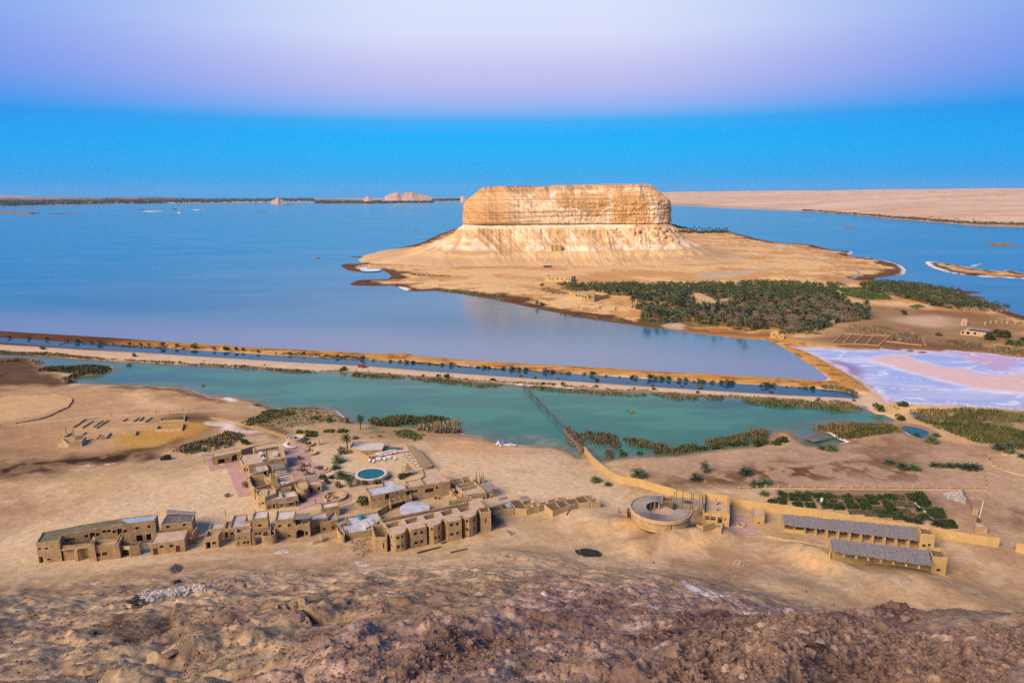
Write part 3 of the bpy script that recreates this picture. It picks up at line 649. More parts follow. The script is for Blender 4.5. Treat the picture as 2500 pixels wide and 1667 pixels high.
# ---------------------------------------------------------------- the table mountain
def mesa():
    cx, cy, a, b, rc = 101.0, 1300.0, 185.0, 96.0, 46.0
    # outline of the cliff: a rounded rectangle, denser in front
    pts = []
    def arc(x, y, t0, t1, n):
        for t in np.linspace(t0, t1, n, endpoint=False): pts.append((x + rc * math.cos(t), y + rc * math.sin(t)))
    def seg(p, q, n):
        for t in np.linspace(0, 1, n, endpoint=False): pts.append((p[0] + (q[0] - p[0]) * t, p[1] + (q[1] - p[1]) * t))
    seg((-a + rc, -b), (a - rc, -b), 330); arc(a - rc, -b + rc, -math.pi / 2, 0, 80)
    seg((a, -b + rc), (a, b - rc), 70); arc(a - rc, b - rc, 0, math.pi / 2, 24)
    seg((a - rc, b), (-a + rc, b), 50); arc(-a + rc, b - rc, math.pi / 2, math.pi, 24)
    seg((-a, b - rc), (-a, -b + rc), 70); arc(-a + rc, -b + rc, math.pi, 1.5 * math.pi, 80)
    p = np.array(pts); n = len(p)
    t = np.roll(p, -1, 0) - np.roll(p, 1, 0); nr = np.stack([t[:, 1], -t[:, 0]], -1); nr /= np.linalg.norm(nr, axis=1)[:, None]
    nr = np.stack([sum(np.roll(nr[:, k], j) for j in range(-12, 13)) / 25 for k in (0, 1)], -1); nr /= np.linalg.norm(nr, axis=1)[:, None]
    arcl = np.concatenate([[0], np.cumsum(np.linalg.norm(np.diff(p, axis=0), axis=1))])
    L = arcl[-1] + np.linalg.norm(p[0] - p[-1])
    prof = [(-3, 165), (3, 126), (7, 99), (12, 76), (20, 51), (32, 30), (44, 11.5), (52, 6.2), (53.5, 6.0), (58, 1.0), (60, -1.6), (61, -1.4), (61.5, .6), (66, .2), (76, -.2), (90, -1.0), (96, -2.5), (101, -5), (124.6, -36), (125.6, -37)]
    zz = np.concatenate([np.linspace(-3, 52, 64), np.linspace(52.5, 63, 22), np.linspace(64, 118, 66), np.linspace(118.5, 125.6, 12)])
    off = np.interp(zz, [q[0] for q in prof], [q[1] for q in prof])
    U, Zl = np.meshgrid(arcl, zz)
    O = np.repeat(off[:, None], n, 1); O = O * (1 + .30 * np.clip(-nr[None, :, 0], 0, 1) * (Zl < 52))
    hs = np.clip(Zl / 60, 0, 1.2)
    cl = sst(58, 64, Zl)                       # cliff
    ta = 1 - sst(50, 58, Zl)                   # scree slope
    ang = U / L * 2 * math.pi
    su, cu = np.cos(ang) * L / 6.283, np.sin(ang) * L / 6.283
    N = lambda s, sz, o, sd: fbm(su / s + 7, cu / s + Zl / sz, o, sd) - .5
    warp = N(60, 90, 3, 61) * 14
    gul = 1 - np.abs(2 * fbm(su / 15 + Zl / 160, cu / 15 + Zl / 190, 4, 62) - 1)
    gul2 = 1 - np.abs(2 * fbm(su / 5 + Zl / 60, cu / 5 + Zl / 60, 3, 67) - 1)
    O = O + ta * (N(50, 1e9, 3, 63) * 26 * (1 - hs * .7) + (gul - .6) * 6 * np.sin(np.clip(Zl / 52, 0, 1) * math.pi) ** .7 + (gul2 - .6) * 3.0)
    O = O + ta * (N(4, 4, 3, 70)) * 6.0 + ta * N(16, 16, 3, 88) * 9 * hs
    st = fbm(Zl / 2.6 + warp * .02, su / 260 + cu / 260, 3, 64) - .5
    cgul = 1 - np.abs(2 * fbm(su / 24, cu / 24 + Zl / 400, 4, 65) - 1)
    cg2 = 1 - np.abs(2 * fbm(su / 7, cu / 7 + Zl / 150, 4, 69) - 1)
    O = O + cl * (st * 2.2 + (cgul - .6) * 4.0 * (.5 + sst(90, 124, Zl)) + (cg2 - .6) * 1.5 + N(70, 1e9, 3, 95) * 12 + N(26, 60, 3, 96) * 13 * sst(98, 116, Zl) + N(3, 3, 3, 66) * 3.4 + N(12, 5, 4, 89) * 4)
    # steps of the lower white beds and the two landslides
    O = O + ta * 3.0 * (sst(19, 18, Zl) - sst(25, 30, Zl) * .4) * sst(.4, .55, fbm(su / 70, cu / 70, 3, 68))
    px = cx + p[:, 0]; front = nr[:, 1] < -.3
    for x0, z0, w, h in ((250, 47, 26, 9), (215, 52, 14, 7), (-70, 50, 22, 9)):
        O = O + np.exp(-((px[None] - x0) / w) ** 2 - ((Zl - z0) / 12) ** 2) * h * (1 + 1.6 * N(5, 5, 4, 71)) * front[None]
    tilt = (px - cx) / a
    ZZ = Zl + sst(60, 126, Zl) * tilt[None] * 1.6 + sst(100, 126, Zl) * N(34, 1e9, 4, 72) * 4.5
    Vx = cx + p[None, :, 0] + nr[None, :, 0] * O; Vy = cy + p[None, :, 1] + nr[None, :, 1] * O
    # colours of the beds, with the shade of the undercut painted in
    C = np.empty(Zl.shape + (3,)); C[:] = (.52, .345, .185)
    bed = fbm(Zl / 1.7 + warp * .03, su / 300 + cu / 300, 3, 73); pat = fbm(su / 42 + Zl / 60, cu / 42 + Zl / 38, 5, 74); pat2 = fbm(su / 12, cu / 12 + Zl / 14, 4, 75)
    cream, orange, tan = (.70, .58, .42), (.50, .275, .10), (.50, .325, .175)
    C = mixc(C, orange, cl * sst(.50, .60, bed) * .7)
    lf = sst(-52, -75, px - cx + warp[0] * 0)[None] * 0
    wx_ = px[None] + warp
    white = cl * sst(.36, .48, pat) * sst(-100, -60, wx_ - cx + 18) * sst(225, 190, wx_ - 60)
    C = mixc(C, cream, white * (.62 + .36 * sst(.40, .58, bed + .3 * (pat2 - .5))))
    streak = fbm((su + Zl * .55) / 11, (cu + Zl * .3) / 26, 4, 76)
    C = mixc(C, (.50, .29, .14), cl * sst(.52, .62, streak) * sst(86, 108, Zl) * .85)
    C = mixc(C, (.36, .24, .14), sst(118, 123, Zl) * .8)
    C = mixc(C, orange, cl * sst(12, 4, np.abs(wx_ - 205) - 22) * sst(118, 108, Zl) * .9)
    C = mixc(C, (.55, .33, .15), cl * sst(10, 2, np.abs(wx_ + 75) - 14) * .85)
    C = mixc(C, cream, sst(50.5, 53, Zl) * sst(60.2, 58.5, Zl) * (1 - sst(8, 2, np.abs(px[None] - 255) - 40)) * .95)
    C = mixc(C, (.25, .15, .08), sst(59.4, 60.2, Zl) * sst(61.8, 61.2, Zl) * .8)  # shade line of the undercut, painted dark into the recess
    C = mixc(C, tan, ta * sst(.45, .6, pat) * .6); C = mixc(C, (.60, .36, .18), ta * sst(.52, .66, pat2) * .6)
    C = mixc(C, cream, ta * np.maximum(sst(18, 20, Zl + warp * .25) * sst(29, 25, Zl + warp * .25), sst(33, 34, Zl + warp * .3) * sst(38, 36, Zl + warp * .3) * .7) * sst(.42, .56, pat2 * .6 + pat * .4) * .9)
    C = mixc(C, (.66, .46, .20), ta * sst(9, 12, Zl + warp * .2) * sst(18, 16, Zl + warp * .2) * .55)
    C = mixc(C, (.58, .40, .215), sst(9, 1, Zl) * .9)
    C = mixc(C, (.34, .19, .085), cl * sst(.60, .70, vnoise(Zl / 2.3 + warp * .04 + (pat2 - .5) * .8, su / 90)) * .6); C = mixc(C, (.36, .21, .10), cl * sst(.64, .72, vnoise(Zl / 1.1 + warp * .05 + 40, cu / 60)) * .45)
    dg = fbm((su + Zl * 1.1) / 9, (cu + Zl * .9) / 30, 4, 78); rb = fbm(su / 3.5, cu / 3.5 + Zl / 3.5, 3, 79)
    C = mixc(C, (.40, .245, .125), ta * sst(.53, .63, dg) * sst(2, 12, Zl) * .6); C = mixc(C, (.70, .57, .42), ta * sst(.54, .66, fbm((su - Zl * .8) / 14, cu / 14 + Zl / 40, 4, 80)) * sst(14, 26, Zl) * .65)
    C = mixc(C, (.33, .20, .10), sst(.60, .70, rb) * .5)
    C *= (1 + .35 * (pat2 - .5) + .3 * (rb - .5))[..., None]
    m_, n_ = Vx.shape
    V = np.stack([Vx, Vy, ZZ], -1).reshape(-1, 3)
    i = np.arange(m_ - 1)[:, None] * n_ + np.arange(n_)[None, :]
    j = np.arange(m_ - 1)[:, None] * n_ + (np.arange(n_) + 1)[None, :] % n_
    F = np.stack([i, j, j + n_, i + n_], -1).reshape(-1, 4)
    # plateau: rings closing inwards
    base = (m_ - 1) * n_
    rings = [V]; cols = [C.reshape(-1, 3)]; faces = [F]; prev = base; tot = len(V)
    top = V[base:]
    for k, q in enumerate((.93, .8, .5, .1)):
        rg = top.copy(); c0 = np.array([cx, cy]); rg[:, :2] = c0 + (rg[:, :2] - c0) * q; rg[:, 2] += (fbm(rg[:, 0] / 12, rg[:, 1] / 12, 3, 77) - .45) * 1.5 + .3
        rings.append(rg); cols.append(np.tile((.36, .25, .15), (n_, 1)))
        ii = np.arange(n_); jj = (ii + 1) % n_
        faces.append(np.stack([prev + ii, prev + jj, tot + jj, tot + ii], -1)); prev = tot; tot += n_
    V = np.vstack(rings + [[(cx, cy, 126)]]); C = np.vstack(cols + [[(.36, .25, .15)]])
    ii = np.arange(n_); jj = (ii + 1) % n_
    faces.append(np.stack([prev + ii, prev + jj, np.full(n_, tot), np.full(n_, tot)], -1))
    m = mat('mesa_rock', (1, 1, 1), attr='Col', rough=.95, var=.12, scale=.12, bump=.5, bscale=.55, spec=.08, fine=.14)
    F = np.vstack(faces)
    me = mesh_np('mesa', V, F[:-n_], m, C, True)
    link('mesa', me, kind='structure')
mesa()

# ---------------------------------------------------------------- far lands
def far_land(name, az0, az1, shore_px, prof, colour, m, n_az=500, n_r=90, rmax=22000):
    az = np.radians(np.linspace(az0, az1, n_az))
    sp = np.array([pz(x, y)[:2] for x, y in shore_px]); sa = np.arctan2(sp[:, 0], sp[:, 1]); sr = np.hypot(sp[:, 0], sp[:, 1])
    o = np.argsort(sa); r0 = np.interp(az, sa[o], sr[o])
    t = np.concatenate([[-.012, 0], np.geomspace(.004, 1, n_r)])
    A, T = np.meshgrid(az, t)
    R = r0[None] + (rmax - r0[None]) * T
    X, Y = R * np.sin(A), R * np.cos(A)
    D = R - r0[None]
    Zc = np.where(D < 0, -1.5, prof(A, D, X, Y))
    link(name, mesh_np(name, np.stack([X, Y, Zc], -1).reshape(-1, 3), grid_faces(*X.shape)[:, ::-1], m, colour(A, D, X, Y).reshape(-1, 3), True), kind='structure')
def desert_prof(A, D, X, Y):
    n = fbm(X / 900, Y / 900, 5, 81) - .5
    h = 26 * sst(0, 1800, D) + 135 * sst(1200, 9500, D) + 20 * n * sst(100, 2500, D)
    return 1.0 + 5 * sst(0, 160, D) + h + 24 * sst(9000, 10500, D) * (fbm(X / 700, Y / 700, 4, 83) - .3)
def desert_col(A, D, X, Y):
    C = np.empty(X.shape + (3,)); C[:] = (.54, .385, .265)
    f = fbm(X / 500, Y / 160, 5, 82)
    C = mixc(C, (.44, .29, .19), sst(.45, .62, f) * .7)
    C = mixc(C, (.62, .47, .34), sst(.56, .7, fbm(X / 900, Y / 300, 4, 84)) * .6)
    C = mixc(C, (.33, .16, .085), sst(900, 100, D) * sst(24, 12, np.degrees(A)) * .8)
    C = mixc(C, (.30, .19, .11), sst(170, 30, D) * .75)
    return mixc(C, (.7, .62, .55), sst(30, 5, D) * sst(24, 16, np.degrees(A)) * .7)
far_land('desert', 6, 46, P(zl, (-400, 140), (115, 160), (500, 180), (1000, 200), (1500, 245), (2000, 285), (2352, 297), (2700, 330), (3300, 400)), desert_prof, desert_col,
         mat('desert_sand', (1, 1, 1), attr='Col', var=.1, scale=.006, bump=.3, bscale=.03, spec=.05, fine=.16), rmax=16000)
def shore_prof(A, D, X, Y):
    n = fbm(X / 1500, Y / 1500, 5, 85)
    return 1.5 + 8 * sst(0, 900, D) + 170 * sst(5500, 11500, D) * (.40 + n) * sst(-20, -28, np.degrees(A)) + 60 * sst(.02, .12, n) * sst(6500, 8500, D) * sst(-10, -20, np.degrees(A))
def shore_col(A, D, X, Y):
    C = np.empty(X.shape + (3,)); C[:] = (.42, .27, .22)
    C = mixc(C, (.035, .045, .028), sst(40, 200, D) * sst(9500, 7000, D) * (.55 + .45 * sst(.4, .5, fbm(X / 700, Y / 500, 4, 87))))
    return mixc(C, (.6, .47, .38), sst(90, 30, D) * sst(.5, .6, fbm(X / 600, Y / 600, 3, 86)) * .7)
far_land('far_shore', -46, 7, [(-400, 506), (0, 503.5), (244, 498.7), (489, 496), (760, 492), (775, 497.5), (900, 497), (1051, 496), (1060, 491.5), (1150, 491), (1500, 489)], shore_prof, shore_col,
         mat('far_soil', (1, 1, 1), attr='Col', var=.15, scale=.004, bump=0, bscale=.02, spec=.05))
def mound(name, prof, depth, m, kind='structure', label=None, cat=None, group=None, rings=7, jit=.12, sd=1):
    """a hill whose skyline follows prof = [(x, y, h)...] ridge points; real depth on both sides"""
    rnd = random.Random(sd)
    ridge_ = [np.array(q, float) for q in prof]
    V, F = [], []
    n = len(ridge_)
    fr = np.linspace(-1, 1, 2 * rings + 1)
    for q in ridge_:
        d = np.array([q[0], q[1]]); d = d / np.linalg.norm(d)
        for f in fr:
            h = q[2] * (1 - abs(f) ** 1.15) * (1 + (rnd.random() - .5) * jit * 2 * (0 < abs(f) < 1))
            w = depth * (.25 + .75 * q[2] / max(r[2] for r in ridge_)) * f * (1 + (rnd.random() - .5) * jit)
            V.append((q[0] + d[0] * w, q[1] + d[1] * w, h - .6))
    me = mesh_np(name, V, grid_faces(n, 2 * rings + 1), m, smooth=True)
    return link(name, me, kind=kind, label=label, cat=cat, group=group)
def sky_ridge(pts, r):
    """skyline pixels at distance r -> ridge points"""
    out = []
    for x, y in pts:
        d = ray(x, y); k = r / math.hypot(d[0], d[1])
        out.append((d[0] * k, d[1] * k, max(CAM_H + d[2] * k, .5)))
    return out
def dens(pts, n=5):
    o = []
    for (a, b) in zip(pts[:-1], pts[1:]):
        for i in range(n):
            t = i / n; o.append((a[0] + (b[0] - a[0]) * t, a[1] + (b[1] - a[1]) * t))
    return o + [pts[-1]]
M_pale = mat('pale_hill', (.46, .30, .235), var=.2, scale=.01, bump=.6, bscale=.02)
M_islet = mat('islet_mud', (.16, .10, .065), var=.3, scale=.08, bump=.4, bscale=.4)
M_salt = mat('islet_salt', (.62, .50, .47), var=.2, scale=.08, bump=.3, bscale=.4)
mound('pale_hill', sky_ridge(dens(P(zk, (1920, 80), (1950, 68), (1985, 59), (2005, 69), (2030, 63), (2060, 59), (2085, 68), (2110, 70), (2150, 79))), 14000), 500, M_pale, sd=2)
mound('pale_hill', sky_ridge(dens(P(zk, (1352, 103), (1376, 95), (1386, 86), (1396, 93), (1424, 103))), 11600), 120, M_pale, sd=3)
mound('pale_hill', sky_ridge(dens(P(zk, (1815, 90), (1835, 79), (1858, 90))), 11600), 100, M_pale, sd=4)
mound('pale_hill', sky_ridge(dens(P(zk, (2298, 86), (2312, 77), (2330, 87))), 11600), 80, M_pale, sd=6)
def islet(pts, h, m, wide=1.0, sd=1, name='islet'):
    """low island; pts run along its middle line on the water"""
    w = [pz(x, y) for x, y in dens(pts, 5)]
    n = len(w)
    dep = np.linalg.norm(w[-1] - w[0]) * .16 * wide
    mound(name, [(q[0], q[1], max(h * math.sin(math.pi * (i + .15) / (n - .7)) ** .6, .2) + .6) for i, q in enumerate(w)], max(dep, 6), m, sd=sd)
for i, (pts, h, m, wd) in enumerate([
        (P(zk, (-120, 160), (0, 158), (90, 164), (150, 169), (205, 166)), 14, M_islet, 1.1), (P(zk, (232, 171), (330, 168), (440, 168)), 5, M_islet, .5), (P(zk, (335, 152), (362, 152)), 4, M_islet, 1),
        (P(zk, (692, 149), (720, 148), (742, 149)), 6, M_islet, 1), (P(zk, (715, 156), (760, 157), (816, 156)), 4, M_salt, .8), (P(zk, (858, 147), (880, 146), (900, 147)), 8, M_islet, 1),
        (P(zk, (962, 149), (990, 149), (1022, 148)), 4, M_salt, .7), (P(zk, (886, 163), (902, 163)), 5, M_salt, 1), (P(zk, (1158, 152), (1172, 151)), 3, M_salt, 1), (P(zk, (1284, 158), (1342, 157)), 3, M_islet, .5),
        (P(zk, (1412, 126), (1460, 124), (1500, 125)), 7, M_islet, .8), (P(zk, (1740, 131), (1758, 130)), 5, M_salt, 1), (P(zk, (1985, 119), (2020, 118)), 4, M_salt, .7), (P(zk, (2228, 113), (2246, 112)), 4, M_salt, 1),
        ([(766, 630), (774, 630.5), (782, 630)], 1.6, M_islet, 1.3), ([(1008, 563), (1020, 563)], 1.5, M_islet, 1),
        (P(zl, (1190, 303), (1240, 303), (1288, 304)), 3, M_islet, .6), (P(zl, (2105, 409), (2200, 412), (2300, 415)), 4.5, M_islet, .9), (P(zl, (2318, 415), (2340, 414)), 1.5, M_islet, 1),
        (P(zl, (2010, 548), (2050, 543), (2085, 534)), 1.2, M_salt, .6), (P(zd, (1330, 85), (1400, 92), (1470, 100)), .9, M_islet, .5), (P(zd, (1510, 105), (1560, 110)), .7, M_islet, .5), (P(zd, (1590, 117), (1655, 119)), .7, M_islet, .45)]):
    islet(pts, h, m, wd, sd=20 + i)

# ---------------------------------------------------------------- the air
def haze():
    me = bpy.data.meshes.new('haze')
    bm = bmesh.new(); bmesh.ops.create_cube(bm, size=1); bm.to_mesh(me); bm.free()
    m = bpy.data.materials.new('haze_air'); m.use_nodes = True
    n, l = m.node_tree.nodes, m.node_tree.links
    n.clear(); o = n.new('ShaderNodeOutputMaterial'); v = n.new('ShaderNodeVolumePrincipled')
    v.inputs['Color'].default_value = (.55, .76, 1, 1); v.inputs['Density'].default_value = HAZE; v.inputs['Anisotropy'].default_value = .0
    l.new(v.outputs[0], o.inputs['Volume']); me.materials.append(m)
    ob = link('haze', me, kind='stuff'); ob.scale = (48000, 48000, 403.5); ob.location = (0, 0, 198.75)
HAZE = 1.3e-5

# ---------------------------------------------------------------- building kit: mud brick walls with real openings, recessed roofs
M_adobe = mat('mud_brick', (.35, .243, .135), var=.34, scale=.5, bump=.6, bscale=2.6, fine=.24, rnd=.07)
M_adobe2 = mat('mud_brick_pale', (.40, .29, .172), var=.2, scale=.5, bump=.5, bscale=2.6, fine=.2, rnd=.06)
M_yel = mat('mud_brick_ochre', (.42, .29, .128), var=.15, scale=.3, bump=.4, bscale=2, fine=.18, rnd=.05)
ROOF = dict(mud=mat('roof_mud', (.43, .315, .225), var=.22, scale=.5, bump=.4, bscale=3), grey=mat('roof_grey_lime', (.35, .32, .305), var=.35, scale=.6, bump=.4, bscale=3),
            white=mat('roof_lime', (.46, .425, .40), var=.25, scale=.6, bump=.3, bscale=3), blue=mat('roof_pale_blue', (.25, .33, .46), var=.3, scale=.4, bump=.2, bscale=3),
            green=mat('roof_olive_felt', (.135, .13, .085), var=.3, scale=.3, bump=.4, bscale=2.5), sand=mat('roof_sand', (.42, .30, .17), var=.2, scale=.5, bump=.4, bscale=3),
            floor=mat('floor_painted_shade', (.15, .108, .075), var=.3, scale=.6, bump=.4, bscale=3), bluewhite=mat('roof_blue_white', (.37, .385, .43), var=.3, scale=.35, bump=.2, bscale=3))  # floor colour darkened to paint in the shade inside the roofless rooms
M_log = mat('grey_palm_logs', (.215, .19, .185), var=.3, scale=.8, bump=.5, bscale=6, rnd=.1)
M_reed = mat('reed_thatch', (.20, .182, .188), var=.35, scale=1.4, bump=.8, bscale=5, fine=.4)
M_thatch = mat('brown_thatch', (.27, .20, .12), var=.35, scale=1.2, bump=.8, bscale=6, fine=.35)
M_wood = mat('dark_wood', (.085, .055, .035), var=.3, scale=2, bump=.3, bscale=9)
M_beam = mat('beam_wood', (.13, .09, .055), var=.3, scale=2, bump=.3, bscale=9, rnd=.2)
M_door = mat('door_wood', (.115, .045, .028), var=.3, scale=2, bump=.3, bscale=8)
M_pave = mat('pink_paving', (.40, .26, .215), var=.22, scale=.7, bump=.5, bscale=3.5, fine=.22)
M_pane, _n, _l, _p = nmat('window_pane'); _p.inputs['Base Color'].default_value = (.018, .016, .018, 1); _p.inputs['Roughness'].default_value = .25

def hj(x, y, z, s=0):
    v = math.sin(x * 12.9898 + y * 78.233 + z * 37.719 + s * 11.13) * 43758.5453
    return v - math.floor(v)
def mesh_raw(name, V, F, m):
    me = bpy.data.meshes.new(name); me.from_pydata([tuple(map(float, v)) for v in V], [], F)
    for k in (m if isinstance(m, (list, tuple)) else [m]): me.materials.append(k)
    me.update()
    return me
def ccw(P2):
    P2 = [np.array(p[:2], float) for p in P2]
    A = sum(P2[i][0] * P2[(i + 1) % len(P2)][1] - P2[(i + 1) % len(P2)][0] * P2[i][1] for i in range(len(P2)))
    return P2 if A > 0 else P2[::-1]
def inset(P2, t):
    n = len(P2); out = []
    for i in range(n):
        a, b, c = P2[i - 1], P2[i], P2[(i + 1) % n]
        e1 = (b - a) / (np.linalg.norm(b - a) + 1e-9); e2 = (c - b) / (np.linalg.norm(c - b) + 1e-9)
        n1, n2 = np.array((-e1[1], e1[0])), np.array((-e2[1], e2[0]))
        m = n1 + n2; q = max(float(m @ m), .8)
        out.append(b + m * (2 * t / q))
    return out
def hgt(base, top):
    """height of the point at pixel `top` standing above the ground point at pixel `base`"""
    b = gp(*base); d = ray(*top)
    k = math.hypot(b[0], b[1]) / math.hypot(d[0], d[1])
    return CAM_H + d[2] * k - b[2], b
WIN = {}
def win_mesh(w, h, kind):
    key = (round(w, 1), round(h, 1), kind)
    if key not in WIN:
        w, h = key[0], key[1]
        V, F, MI = [], [], []
        def box(x0, x1, y0, y1, z0, z1, k):
            i = len(V); V.extend([(x, y, z) for z in (z0, z1) for y in (y0, y1) for x in (x0, x1)])
            for f in ((0, 2, 3, 1), (4, 5, 7, 6), (0, 1, 5, 4), (2, 6, 7, 3), (0, 4, 6, 2), (1, 3, 7, 5)):
                F.append([i + q for q in f]); MI.append(k)
        a = .09
        if kind == 'door':
            n = 4
            for q in range(n): box(-w / 2 + w / n * q, -w / 2 + w / n * (q + 1) - .02, .20, .25 + .012 * (q % 2), 0, h, 1)
        else:
            box(-.03, .03, .18, .219, a, h - a, 1)
        for b in ((-w / 2, -w / 2 + a, 0, h), (w / 2 - a, w / 2, 0, h), (-w / 2 + a, w / 2 - a, h - a, h), (-w / 2 + a, w / 2 - a, 0, a)):
            if kind == 'door' and b[2] == 0 and b[3] == a: continue
            box(b[0], b[1], .14, .19, b[2], b[3], 1)
        me = mesh_raw(kind, V, F, [M_pane, M_door])
        me.polygons.foreach_set('material_index', MI)
        WIN[key] = me
        if kind == 'window':
            V, F = [(-w / 2 + a, .23, a), (w / 2 - a, .23, a), (w / 2 - a, .23, h - a), (-w / 2 + a, .23, h - a)], [(0, 1, 2, 3)]
            WIN[key[:2] + ('pane',)] = mesh_raw('pane', V, F, M_pane)
    return WIN[key]
